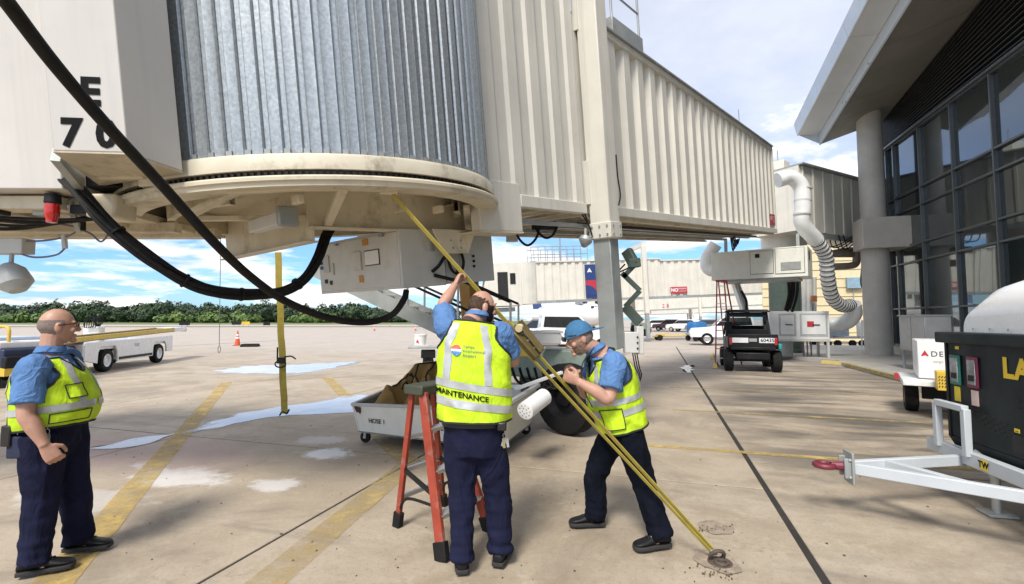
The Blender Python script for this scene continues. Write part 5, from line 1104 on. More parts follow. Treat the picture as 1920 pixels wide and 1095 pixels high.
# ================================================================== BELT LOADER, TUG, CONES, SIGNS
b0 = gr(200, 697); b1 = gr(298, 680); bd = Vector((b1.x - b0.x, b1.y - b0.y, 0)); bl_ = bd.length; brz = atan2(bd.y, bd.x) - pi / 2
bl = thing('belt_loader', 'white belt loader with yellow conveyor rails standing behind the left worker', 'belt loader', (b0.x, b0.y, 0), brz)
for y in (0, bl_):
    for x, s_ in ((-.02, 1), (-1.5, -1)): wheel('tyre', bl, Vector((x - .08, y, .36)), (s_, 0, 0), .36, .24, car_w, world=False)
bp2 = [(-1.15, .42), (-.52, .30), (-.50, .62), (-.38, .80), (.38, .80), (.50, .62), (.52, .30), (bl_ - .52, .30), (bl_ - .50, .62), (bl_ - .38, .80), (bl_ + .38, .80), (bl_ + .5, .62), (bl_ + .52, .40), (bl_ + 1.0, .40), (bl_ + 1.0, 1.0), (-1.15, .95)]
for x0 in (-.04, -1.62): MB().prism(bp2, .06, Matrix(((0, 0, 1, x0), (1, 0, 0, 0), (0, 1, 0, 0), (0, 0, 0, 1)))).build('side_panel', car_w, bl, bev=.01)
MB().box((-.8, bl_ / 2, .82), (1.5, bl_ + 1.9, .22)).build('chassis', car_w, bl); MB().box((.03, bl_ / 2, .38), (.02, bl_ - 1.2, .08)).build('black_strip', black_m, bl)
MB().box((-.8, -1.17, .65), (1.6, .06, .5)).build('rear_panel', car_w, bl, bev=.01)
for x in (-.25, -1.35): MB().lathe([(0, 0), (.09, 0), (.09, .03), (0, .03)], frame((x, -1.21, .78), (1, 0, 0), z=(0, -1, 0)), 14).build('tail_light', red_p, bl)
LBM = frame((.026, bl_ / 2, .68), (0, 1, 0), z=(1, 0, 0)); lettering('TUG', .16, grey_p, bl, LBM @ Tr(0, .08, 0), .003)
cv0, cv1 = Vector((-.45, -1.9, 1.00)), Vector((-.45, bl_ + 2.3, 1.22))
MB().beam(cv0, cv1, .62, .12).build('conveyor_bed', gsteel, bl); MB().beam(cv0 + Vector((0, 0, .075)), cv1 + Vector((0, 0, .075)), .54, .02).build('belt', rubber, bl)
for x in (-.33, .33): MB().beam(cv0 + Vector((x, 0, .03)), cv1 + Vector((x, -.9, .02)), .05, .14).build('yellow_side_rail', yellow_m, bl, bev=.01)
MB().beam(cv1 + Vector((0, -.9, 0)), cv1 + Vector((0, .15, .02)), .72, .17).build('conveyor_nose', car_w, bl, bev=.01); MB().beam(cv1 + Vector((-.36, .16, -.02)), cv1 + Vector((.36, .16, -.02)), .14, .14).build('nose_bumper', PM('orange_bumper', (.6, .22, .03), .6), bl, bev=.03)
MB().box((-1.2, .35, 1.02), (.5, .5, .16)).build('seat', black_m, bl, bev=.05); MB().hexa([(-1.42, .05, 1.05), (-.98, .05, 1.05), (-.98, .2, 1.05), (-1.42, .2, 1.05)], [(-1.40, -.08, 1.6), (-1.0, -.08, 1.6), (-1.0, .04, 1.6), (-1.40, .04, 1.6)]).build('seat_back', black_m, bl, bev=.05)
MB().box((-1.2, 1.5, 1.15), (.5, .3, .5)).build('console', car_w, bl, bev=.04)
for k in range(6): MB().tube(curve([(-1.35 + k * .06, 1.25, 1.35), (-1.3 + k * .07, 1.2, 1.65 + .04 * (k % 3)), (-1.2 + k * .06, 1.45, 1.6), (-1.2, 1.6, 1.3)], 6), .014, 6).build('control_lever', black_m, bl)
MB().tube([(-1.2 + cos(i * pi / 8) * .16, 1.22 + sin(i * pi / 8) * .08, 1.5 + sin(i * pi / 8) * .14) for i in range(17)], .012, 6).build('steering_wheel', black_m, bl)

tg_ = thing('baggage_tug', 'navy and white baggage tug with a yellow hoop behind the left worker', 'tug', at(20, 660, 12.2), R(-12)); tg_.location.z = 0
navy_p = PM('navy_paint', (.012, .022, .06), .4)
MB().box((-.4, 0, .62), (2.6, 1.4, .62)).build('body', navy_p, tg_, bev=.04); MB().box((-.5, 0, 1.02), (2.5, 1.44, .20)).build('hood', car_w, tg_, bev=.05); MB().box((-.55, 0, 1.16), (1.6, 1.1, .08)).build('top_cover', PM('pale_blue', (.45, .52, .6), .5), tg_, bev=.02)
MB().box((.95, 0, .62), (.16, 1.45, .28)).build('bumper', black_m, tg_, bev=.03)
MB().tube(curve([(.55, -.66, .8), (.50, -.66, 1.25), (.66, -.66, 1.45), (.95, -.66, 1.42), (.98, -.66, 1.1)], 6), .035, 10).build('yellow_hoop', yellow_m, tg_)
MB().hexa([(.5, -.72, .30), (1.0, -.72, .30), (1.0, .7, .30), (.5, .7, .30)], [(.6, -.72, .52), (1.0, -.72, .48), (1.0, .7, .48), (.6, .7, .52)]).build('yellow_skirt', yellow_m, tg_)
for x in (-1.2, .45):
    for y, s_ in ((-.68, -1), (.68, 1)): wheel('tyre', tg_, Vector((x, y, .3)), (0, s_, 0), .3, .2, car_w, world=False)
for x in (1.15,): MB().tube([(.9, 0, .4), (1.4, 0, .3)], .04, 8).build('hitch', black_m, tg_)

def cone(p, h_, label, detail=True):
    t = thing('traffic_cone', label, 'cone', (p.x, p.y, 0), .3, 'orange traffic cones on the far apron'); k = h_ / .9
    MB().box((0, 0, .02 * k), (.42 * k, .42 * k, .04 * k)).build('base', PM('cone_base', (.35, .06, .02), .7), t, bev=.008); MB().lathe([(.16 * k, .04 * k), (.035 * k, .86 * k), (.03 * k, .9 * k), (0, .9 * k)], None, 16).build('cone_body', PM('cone_orange', (.65, .09, .02), .55), t)
    for a_, b_ in ((.42, .52), (.6, .68)): MB().lathe([((.16 - .125 * (a_ - .04) / .82 + .003) * k, a_ * k), ((.16 - .125 * (b_ - .04) / .82 + .003) * k, b_ * k)], None, 16).build('white_band', white_l, t)
cone(gr(445, 648), .95, 'large orange traffic cone near the hanging pull cord')
cone(gr(702, 620), .75, 'small cone nearest the single power hose loop'); cone(gr(731, 611), .75, 'tiny far cone just right of the power hose loop'); cone(gr(779, 620), .75, 'small far cone directly above the white bucket')
ck = gr(470, 650); co = thing('wheel_chock', 'black wheel chock pair lying beside the large traffic cone', 'chock', (ck.x, ck.y, 0), .2)
for y in (-.2, .2): MB().prism([(-.5, 0), (.5, 0), (.42, .18), (-.42, .18)], .16, Tr(0, y, 0) @ Rx(pi / 2)).build('chock', rubber, co)
MB().tube([(-.4, -.2, .16), (-.4, .2, .16)], .02, 6).build('rope', rubber, co)
for px, py, Y, w_, c_, lab in ((346, 608, 120, 2.6, black_m, 'wide black airfield sign panel before the grass, farthest left'), (443, 607, 130, 2.4, black_m, 'black airfield sign panel just above the traffic cone'), (500, 608, 118, 1.6, black_m, 'short black airfield sign panel left of the vertical yellow strap'), (461, 604, 132, 2.2, yellow_m, 'yellow airfield sign on the grass line beside a black one')):
    p = at(px, py, Y); t = thing('airfield_sign', lab, 'sign', (p.x, p.y, 0), 0, 'airfield guidance signs'); MB().box((0, 0, .75), (w_, .2, .85)).build('sign_face', c_, t, bev=.03)
    for x in (-.7, .7): MB().box((x, 0, .17), (.1, .1, .34)).build('leg', gsteel, t)

# ================================================================== BUCKET ON A FLAT CART
fq = gr(800, 687); fc = thing('flat_cart', 'small flat cart holding a white bucket behind the middle worker', 'cart', (fq.x, fq.y, 0), R(10))
MB().box((.3, .3, .66), (1.9, .9, .06)).build('deck', gsteel, fc, bev=.01)
for x, y in ((.05, 0), (1.0, 0), (.05, .6), (1.0, .6)): wheel('tyre', fc, Vector((x, y, .19)), (0, -1, 0), .19, .12, black_m, world=False); MB().box((x, y, .42), (.5, .14, .26)).build('axle_box', black_m, fc, bev=.02)
MB().box((.75, .2, .80), (.55, .4, .22)).build('carton', PM('cardboard', (.4, .28, .16), .8), fc, bev=.01); MB().box((-.2, .15, .72), (.5, .3, .05)).build('tray', lgrey, fc)
bq2 = at(788, 651, 17.2); bu = thing('white_bucket', 'white plastic bucket with red emblem standing on the flat cart', 'bucket', (bq2.x, bq2.y, .69))
MB().lathe([(0, 0), (.19, 0), (.225, .38), (.24, .38), (.24, .42), (.225, .42), (.215, .40), (.18, .02)], None, 20).build('pail', white_p, bu)
MB().tube([(cos(i * pi / 10) * .24, 0, .36 + sin(i * pi / 10) * .26) for i in range(11)], .006, 6).build('handle', gsteel, bu); widget(.08, MATS['emblem_red'], bu, frame((-.06, -.225, .17), (1, -.25, 0), z=(-.25, -1, 0)))

# ================================================================== HOSE CART
hc = thing('hose_cart', 'low white hose cart marked HOSE 1 filled with brown tarpaulin', 'cart', (-1.0, 6.2, 0))
FL, FR, BR, BL = Vector((-2.12, 6.42, 0)), Vector((-.10, 5.50, 0)), Vector((.36, 6.95, 0)), Vector((-1.45, 7.9, 0)); zb = .16
zt = {0: .50, 1: .60, 2: .66, 3: .74}; cs = [FL, FR, BR, BL]; ctr = sum(cs, Vector()) / 4
lo = [ctr + (c - ctr) * .93 + Vector((0, 0, zb)) for c in cs]; hi = [c + Vector((0, 0, zt[i])) for i, c in enumerate(cs)]
cart_p = PM('chipped_white_paint', (.74, .72, .64), .5, var=.05, dirt=(.10, .05, .035), dirt_amt=.1, dirt_scale=2.4, streak=.25); rusty = PM('rust_stain', (.07, .025, .025), .8, var=.3)
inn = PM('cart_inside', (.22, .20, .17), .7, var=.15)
for i in range(4):
    j = (i + 1) % 4; n_ = (hi[j] - hi[i]).cross(Vector((0, 0, 1))).normalized(); n_ = n_ if n_.dot(hi[i] - ctr) > 0 else -n_; th = n_ * .02
    MB().hexa([lo[i], lo[j], lo[j] - th, lo[i] - th], [hi[i], hi[j], hi[j] - th, hi[i] - th]).build('side_wall', cart_p, hc, world=True)
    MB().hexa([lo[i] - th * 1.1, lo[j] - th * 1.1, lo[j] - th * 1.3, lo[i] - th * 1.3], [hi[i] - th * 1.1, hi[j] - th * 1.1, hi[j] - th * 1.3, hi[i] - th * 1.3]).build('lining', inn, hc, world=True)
    MB().beam(hi[i] - th * .5 + Vector((0, 0, .005)), hi[j] - th * .5 + Vector((0, 0, .005)), .055, .035).build('rim', PM('rim_grey', (.46, .45, .42), .5, dirt=(.2, .15, .1), dirt_amt=.2), hc, world=True, bev=.005)
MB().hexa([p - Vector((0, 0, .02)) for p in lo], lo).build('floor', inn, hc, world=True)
fd = (FR - FL).normalized(); fn_ = ((hi[1] - hi[0]).cross(lo[0] - hi[0])).normalized(); fn_ = fn_ if fn_.y < 0 else -fn_
HMx = frame(lo[0].lerp(hi[0], .45) + fd * .36 + fn_ * .006, fd, z=fn_)
HMx = HMx if (HMx.to_3x3() @ Vector((0, 1, 0))).z > 0 else HMx
lettering('HOSE 1', .085, black_l, hc, HMx, .001, .95, world=True); lettering('HOSE 1', .085, black_l, hc, frame(lo[0].lerp(hi[0], .45) + fd * 1.30 + fn_ * .004 - Vector((0, 0, .0)), fd, z=fn_), .001, .95, world=True)
rp = MB(); base = lo[0].lerp(hi[0], .86) + fd * .04 + fn_ * .004; upv = (hi[0] - lo[0]).normalized()
rp.add([base + fd * x + upv * y for x, y in ((0, 0), (.02, -.05), (.05, -.04), (.07, -.07), (.10, -.03), (.115, .03), (0, .04))], [tuple(range(7))]).build('rust_patch', rusty, hc, world=True, smooth=0)
for i, c in enumerate((FL, FR, BR, BL)):
    q = ctr + (c - ctr) * .86; q = Vector((q.x, q.y, 0)); M_ = Matrix.Translation(q) @ Rz(R(-20 + 15 * i))
    ca = MB().lathe([(0, -.022), (.05, -.022), (.072, -.018), (.075, 0), (.072, .018), (.05, .022), (0, .022)], M_ @ Tr(0, 0, .076) @ Rx(pi / 2), 18).build('caster_wheel', rubber, hc, world=True)
    MB().box((.02, 0, .15), (.08, .075, .02), M_).box((.012, .035, .11), (.035, .006, .09), M_).box((.012, -.035, .11), (.035, .006, .09), M_).build('caster_fork', gsteel, ca, world=True); MB().tube([M_ @ Vector((0, -.04, .076)), M_ @ Vector((0, .04, .076))], .012, 8).build('caster_axle', alu, ca, world=True)
# white cross board and latch at the right end
MB().box(hi[1].lerp(hi[2], .55) + Vector((-.22, .05, .03)), (.36, .03, .22)).build('end_board', white_p, hc, world=True, bev=.006); MB().beam(hi[1] + Vector((-.02, .0, .03)), hi[2] + Vector((.02, 0, .03)), .06, .05).build('end_bar', white_p, hc, world=True, bev=.006)
MB().beam(hi[1].lerp(hi[2], .5) + Vector((-.1, 0, .10)), hi[1].lerp(hi[2], .5) + Vector((.55, .35, .28)), .05, .04).build('handle_bar', white_p, hc, world=True, bev=.006)
# tarpaulin heap (own thing: it lies in the cart)
tp = MB(); nu, nv = 64, 40; V_ = []
for a_ in range(nu + 1):
    for b_ in range(nv + 1):
        f, g = a_ / nu, b_ / nv; p = (FL.lerp(FR, .06 + .88 * f)).lerp(BL.lerp(BR, .06 + .88 * f), .06 + .88 * g)
        q = Vector((p.x * 2.0, p.y * 2.0, 0)); rid = abs(noise.noise(q * .9 + Vector((3, 1, 0)))); r2 = abs(noise.noise(q * 2.1 + Vector((f * 3, 8, 2))))
        edge = min(f, 1 - f, g, 1 - g) * 8; edge = min(1, edge)
        peak = math.exp(-((f - .10) / .26) ** 2 - ((g - .88) / .50) ** 2) * .46
        z = .44 + peak + edge * (.20 * (1 - rid * 2.2) + .09 * (1 - 3 * r2)) + .05 * noise.noise(q * 4); z = max(z, .19); z = min(z, .97)
        V_.append(Vector((p.x + .03 * noise.noise(q * 3), p.y + .03 * noise.noise(q * 3.3 + Vector((5, 5, 5))), z)))
tp.v = V_; tp.f = [(a_ * (nv + 1) + b_, (a_ + 1) * (nv + 1) + b_, (a_ + 1) * (nv + 1) + b_ + 1, a_ * (nv + 1) + b_ + 1) for a_ in range(nu) for b_ in range(nv)]
tarp = tp.build('tarpaulin', brown_t, None, smooth=50); tag(tarp, 'crumpled brown tarpaulin heaped inside the white hose cart', 'tarpaulin')
def tz_(f, g): a_ = int(f * nu); b_ = int(g * nv); return V_[a_ * (nv + 1) + b_] + Vector((0, 0, .012))
for pl_ in ([(.08, .1), (.11, .35), (.17, .6), (.2, .85)], [(.05, .3), (.10, .55), (.2, .5), (.34, .42), (.45, .2)], [(.27, .9), (.26, .6), (.30, .35), (.36, .1)], [(.5, .9), (.45, .6), (.5, .3), (.6, .08)]):
    MB().tube([tz_(p.x, p.y) for p in curve([Vector((a_, b_, 0)) for a_, b_ in pl_], 14)], .011, 6).build('black_binding', rubber, tarp)
cn0, cn1 = at(984, 771, 5.25), at(1020, 744, 5.6); cnd = (cn1 - cn0).normalized()
cn = thing('perforated_canister', 'white perforated cylinder with red end hooked on the hose cart rim', 'canister', cn0)
MB().tube([cn0, cn0 + cnd * .005, cn1], [.085, .098, .098], 24).build('cylinder', white_p, cn, world=True); MB().tube([cn1, cn1 + cnd * .07], [.05, .03], 10).build('red_end', PM('bright_red', (.6, .03, .03), .5), cn, world=True)
e1 = cnd.orthogonal().normalized(); e2 = cnd.cross(e1)
for k in range(14):
    rr = .03 if k < 5 else .065; aa = k * (2 * pi / 5 if k < 5 else 2 * pi / 9); p = cn0 + (e1 * cos(aa) + e2 * sin(aa)) * rr; MB().tube([p - cnd * .003, p - cnd * .0005], .006, 6).build('hole', black_m, cn, world=True)

# ================================================================== ORANGE STEP LADDER
sl_ = thing('step_ladder', 'worn orange fibreglass step ladder behind the middle worker', 'ladder', (-.60, 3.8, 0))
lFL, lFR, lBL, lBR = Vector((-.468, 3.33, 0)), Vector((-.17, 3.78, 0)), Vector((-.900, 3.87, 0)), Vector((-.60, 4.30, 0)); topc = Vector((-.655, 3.80, 1.07))
sdv = (lFR - lFL).normalized()
tops = {'FL': topc - sdv * .115 + Vector((.05, -.05, 0)), 'FR': topc + sdv * .115 + Vector((.05, -.05, 0)), 'BL': topc - sdv * .115 + Vector((-.05, .04, 0)), 'BR': topc + sdv * .115 + Vector((-.05, .04, 0))}
feet = {'FL': lFL, 'FR': lFR, 'BL': lBL, 'BR': lBR}
for k in ('FL', 'FR', 'BL', 'BR'):
    w_ = .075 if k[0] == 'F' else .045
    r_ = MB().beam(feet[k], tops[k], .032, w_, up=sdv.cross(Vector((0, 0, 1)))).build('rail', orange_r, sl_, world=True, bev=.004); d_ = (tops[k] - feet[k]).normalized()
    MB().beam(feet[k] - d_ * .003, feet[k] + d_ * .12, .05, w_ + .03, up=sdv.cross(Vector((0, 0, 1)))).build('rubber_foot', rubber, r_, world=True, bev=.006)
for f in (.24, .50, .76): MB().beam(feet['FL'].lerp(tops['FL'], f), feet['FR'].lerp(tops['FR'], f), .075, .03).build('step', alu, sl_, world=True, bev=.004)
for f in (.22, .42, .66): MB().beam(feet['BL'].lerp(tops['BL'], f), feet['BR'].lerp(tops['BR'], f), .03, .03).build('back_bar', alu, sl_, world=True)
for k in 'LR':
    MB().beam(feet['F' + k].lerp(tops['F' + k], .36), feet['B' + k].lerp(tops['B' + k], .43), .02, .03).build('spreader', black_m, sl_, world=True)
    MB().tube(curve([feet['B' + k].lerp(tops['B' + k], .12), feet['B' + k].lerp(tops['B' + k], .24) + (feet['F' + k] - feet['B' + k]) * .16, feet['F' + k].lerp(tops['F' + k], .30)], 6), .012, 6).build('brace', black_m, sl_, world=True)
tcp = MB().box((0, 0, 0), (.34, .19, .075), frame(topc + Vector((0, 0, .02)), sdv, z=(0, 0, 1))).build('top_cap', PM('dark_olive_cap', (.05, .055, .035), .6, dirt=(.25, .22, .15), dirt_amt=.1), sl_, world=True, bev=.012)
lfm = frame(feet['FL'].lerp(tops['FL'], .2), (tops['FL'] - feet['FL']), z=(-.45, -.85, 0))

# ================================================================== STRAPS AND TIE-DOWNS
def ribbon(pts, w, th, name, mat, parent, wv, n=1):
    pts = [Vector(p) for p in pts]; mb = MB(); k = len(pts); wv = Vector(wv).normalized()
    rings = []
    for i in range(k):
        t = (pts[min(i + 1, k - 1)] - pts[max(i - 1, 0)]).normalized(); w0 = (wv - t * wv.dot(t)).normalized(); nn = t.cross(w0)
        rings.append([pts[i] + w0 * a + nn * b for a, b in ((-w / 2, -th / 2), (w / 2, -th / 2), (w / 2, th / 2), (-w / 2, th / 2))])
    return mb.loft(rings).build(name, mat, parent, world=True)
vst = thing('tie_down_strap', 'vertical yellow tie-down strap with ratchet anchored in the wet apron', 'strap', gr(533, 783))
v0 = gr(533, 781); v0.z = .05; v1 = at(521, 473, 7.9)
pts = [v0.lerp(v1, i / 24) + Vector((.006 * sin(i * .9), 0, 0)) for i in range(25)]
ribbon(pts, .105, .006, 'webbing', strap_m, vst, (1, .12, 0)); ribbon([p + Vector((.012, -.012, 0)) for p in pts[2:12]], .10, .005, 'loose_webbing', strap_m, vst, (1, .2, 0))
vr = pts[8]; rt_ = MB().box(vr + Vector((-.005, -.02, .0)), (.125, .05, .10)).build('ratchet', black_m, vst, world=True, bev=.01)
MB().tube(curve([vr + Vector((.05, -.03, .06)), vr + Vector((.16, -.04, .07)), vr + Vector((.24, -.03, .02))], 6), [.012] * 12 + [.006], 6).build('ratchet_handle', black_m, rt_, world=True)
MB().tube([vr + Vector((-.02 + cos(i * pi / 8) * .09, -.03, -.06 + sin(i * pi / 8) * .055)) for i in range(17)], .012, 6).build('ratchet_loop', black_m, rt_, world=True)
MB().tube([vr + Vector((-.07, -.03, -.05)), vr + Vector((-.075, -.03, .22))], .014, 6).build('ratchet_bar', black_m, rt_, world=True)
MB().tube(curve([v0 + Vector((-.08, 0, -.03)), v0 + Vector((-.03, 0, .03)), v0 + Vector((.04, 0, .0)), v0 + Vector((.08, 0, .07))], 6), .014, 6).build('hook', black_m, vst, world=True)
SA = gr(1338, 1052); SA.z = .05; SB = at(735, 364, 3.84)
HM2, HM3 = None, None
dst = thing('long_yellow_strap', 'long yellow tie-down strap pulled tight diagonally by two workers', 'strap', (SA.x, SA.y, 0))
def onstrap(f): return SB.lerp(SA, f)
sv = (SA - SB).normalized(); sw = Vector((.55, -.75, .35))
ribbon([onstrap(i / 20 * .46) for i in range(21)], .042, .006, 'upper_webbing', strap_m, dst, sw)
ribbon([onstrap(.40 + i / 20 * .6) + Vector((.010, 0, .010)) for i in range(21)], .030, .006, 'lower_webbing', strap_m, dst, sw); ribbon([onstrap(.42 + i / 20 * .575) + Vector((-.03 * (1 - i / 20), 0, -.035 * (1 - i / 24))) for i in range(21)], .026, .006, 'return_webbing', strap_m, dst, sw)
rt2 = onstrap(.455); rk = MB().beam(onstrap(.415), onstrap(.50), .075, .05, up=sw).build('ratchet', PM('tarnished_brass', (.17, .13, .05), .45, metal=.5, var=.25), dst, world=True, bev=.008)
MB().beam(onstrap(.42) + Vector((.05, -.02, .06)), onstrap(.50) + Vector((.03, -.02, .05)), .06, .012, up=sw).build('ratchet_handle', MATS['tarnished_brass'], rk, world=True, bev=.004)
for k in range(4): MB().beam(onstrap(.435 + k * .02) + Vector((.03, -.02, .0)), onstrap(.435 + k * .02) + Vector((.07, .02, .06)), .012, .012).build('ratchet_pawl', alu, rk, world=True)
MB().tube([onstrap(.43) + Vector((.02, -.06, .03)), onstrap(.43) + Vector((.05, .05, .06))], .028, 12).build('spool', PM('spool_cream', (.6, .52, .3), .5), rk, world=True)
MB().box(SB + Vector((0, .0, .015)), (.10, .04, .035)).tube([SB + Vector((-.10, 0, .01)), SB + Vector((.05, 0, .01))], .012, 8).build('upper_hook', cream2, dst, world=True, bev=.004)
an = thing('tie_down_ring', 'rusty tie-down ring set in the concrete at the strap end', 'ring', (SA.x, SA.y, 0))
rs = PM('rusty_iron', (.09, .065, .05), .7, var=.3, scale=20)
MB().tube([SA + Vector((.02 + cos(i * pi / 10) * .045, -.01 - sin(i * pi / 10) * .03, -.01 + sin(i * pi / 10) * .045)) for i in range(21)], .013, 8, caps=False).build('shackle', rs, an, world=True)
MB().tube([SA + Vector((.035 + cos(i * pi / 10) * .04, -.05 + sin(i * pi / 10) * .036, -.034)) for i in range(21)], .011, 8, caps=False).build('ring', rs, an, world=True)
MB().lathe([(0, .004), (.075, .004), (.08, .0085), (.075, .010), (0, .012)], Matrix.Translation((SA.x + .03, SA.y - .03, 0)), 24).build('anchor_plate', rs, an, world=True)
MB().box(SA + Vector((0, 0, .01)), (.05, .03, .035)).build('strap_hook', PM('hook_grey', (.25, .27, .25), .5, metal=.5), an, world=True, bev=.008)

# ================================================================== PEOPLE
def skin_mat(name, c, red=.0):
    m = PM(name, c, .5, var=.10, scale=22, bump=.08, bscale=160, dirt=(c[0] * .95, c[1] * .78, c[2] * .72), dirt_amt=.05, dirt_scale=9)
    b = [n for n in m.node_tree.nodes if n.type == 'BSDF_PRINCIPLED'][0]; b.inputs['Subsurface Weight'].default_value = .12; b.inputs['Subsurface Radius'].default_value = (.02, .008, .004); b.inputs['Subsurface Scale'].default_value = .3
    return m
skinA = skin_mat('skin', (.46, .255, .18)); hair_d = PM('brown_hair', (.03, .02, .014), .8, spec=.15, var=.3, scale=60, bump=.6, bscale=300); hair_s = PM('grey_stubble', (.20, .15, .125), .8, var=.25, scale=80, bump=.3, bscale=300); hair_g = PM('grizzled_beard', (.26, .17, .12), .8, var=.35, scale=70, bump=.5, bscale=300)
lime = PM('lime_mesh_fabric', (.52, .74, .014), .75, var=.10, scale=5, bump=.25, bscale=420, dirt=(.34, .46, .03), dirt_amt=.2, dirt_scale=3)
refl = PM('reflective_tape', (.46, .47, .47), .35, metal=.25, var=.1, scale=14, bump=.1, bscale=200)
shirt_b = PM('blue_work_shirt', (.10, .20, .40), .9, spec=.15, var=.10, scale=7, bump=.2, bscale=300)
navy_t = PM('navy_trousers', (.0115, .013, .034), .95, spec=.12, var=.2, scale=6, bump=.2, bscale=260); navy_d = PM('black_navy_trousers', (.0045, .006, .012), .95, spec=.12, var=.2, scale=6, bump=.2, bscale=260)
shoe_m = PM('black_shoe', (.008, .008, .009), .5, spec=.3, var=.2, bump=.15, bscale=80); sole_m = PM('shoe_sole', (.03, .028, .027), .8); trim_m = PM('black_trim', (.012, .012, .013), .7); eye_w = PM('eye_white', (.6, .57, .53), .2); eye_d = PM('eye_dark', (.02, .015, .012), .1); leather = PM('black_leather', (.015, .014, .013), .45)

def folds(m, scale, strength, st=(1, 1, .45), dist=.02):       # soft creases in cloth
    nt = m.node_tree; N = nt.nodes; L = nt.links; b = [n for n in N if n.type == 'BSDF_PRINCIPLED'][0]; tc = N.new('ShaderNodeTexCoord'); mp_ = N.new('ShaderNodeMapping'); mp_.inputs['Scale'].default_value = st; L.new(tc.outputs['Object'], mp_.inputs[0])
    n = N.new('ShaderNodeTexNoise'); n.inputs['Scale'].default_value = scale; n.inputs['Detail'].default_value = 3; n.inputs['Distortion'].default_value = 1.4; L.new(mp_.outputs[0], n.inputs['Vector'])
    a = N.new('ShaderNodeMath'); a.operation = 'SUBTRACT'; L.new(n.outputs['Fac'], a.inputs[0]); a.inputs[1].default_value = .5; c = N.new('ShaderNodeMath'); c.operation = 'ABSOLUTE'; L.new(a.outputs[0], c.inputs[0])
    bp = N.new('ShaderNodeBump'); bp.inputs['Strength'].default_value = strength; bp.inputs['Distance'].default_value = dist; bp.invert = True; L.new(c.outputs[0], bp.inputs['Height'])
    old = b.inputs['Normal'].links
    if old: L.new(old[0].from_socket, bp.inputs['Normal'])
    L.new(bp.outputs[0], b.inputs['Normal'])
folds(navy_t, 5.5, .6, (1, 1, .4), .06); folds(navy_d, 5.5, .6, (1, 1, .4), .06); folds(shirt_b, 10, .7, (1, 1, .8), .04); folds(lime, 7, .6, (1, 1, .6), .035)
def remesh(mb, vox, smooth_it=2, name='body'):
    me = bpy.data.meshes.new(name); me.from_pydata([p[:] for p in mb.v], [], mb.f); me.validate()
    bm = bmesh.new(); bm.from_mesh(me); bmesh.ops.recalc_face_normals(bm, faces=bm.faces); bm.to_mesh(me); bm.free()
    o = bpy.data.objects.new(name, me); COL.objects.link(o); r = o.modifiers.new('r', 'REMESH'); r.mode = 'VOXEL'; r.voxel_size = vox
    bpy.context.view_layer.update(); m2 = bpy.data.meshes.new_from_object(o.evaluated_get(bpy.context.evaluated_depsgraph_get()))
    bpy.data.objects.remove(o); bpy.data.meshes.remove(me)
    bm = bmesh.new(); bm.from_mesh(m2)
    for _ in range(smooth_it): bmesh.ops.smooth_vert(bm, verts=bm.verts, factor=.5, use_axis_x=True, use_axis_y=True, use_axis_z=True)
    bm.to_mesh(m2); bm.free(); return m2
def ellipsoid(mb, c, ax, n=14, m=10):            # ax: three half-axis vectors
    rings = []
    for i in range(1, m):
        t = pi * i / m; rings.append([Vector(c) + ax[0] * (sin(t) * cos(2 * pi * j / n)) + ax[1] * (sin(t) * sin(2 * pi * j / n)) + ax[2] * cos(t) for j in range(n)])
    mb.loft(rings)
def limb(mb, pts, radii, n=14, k=6):
    P = curve(pts, k); rr = []
    for i in range(len(P)):
        x = i / k; a = min(int(x), len(radii) - 2); f = x - a; f = f * f * (3 - 2 * f); rr.append(radii[a] * (1 - f) + radii[a + 1] * f)
    mb.tube(P, rr, n)
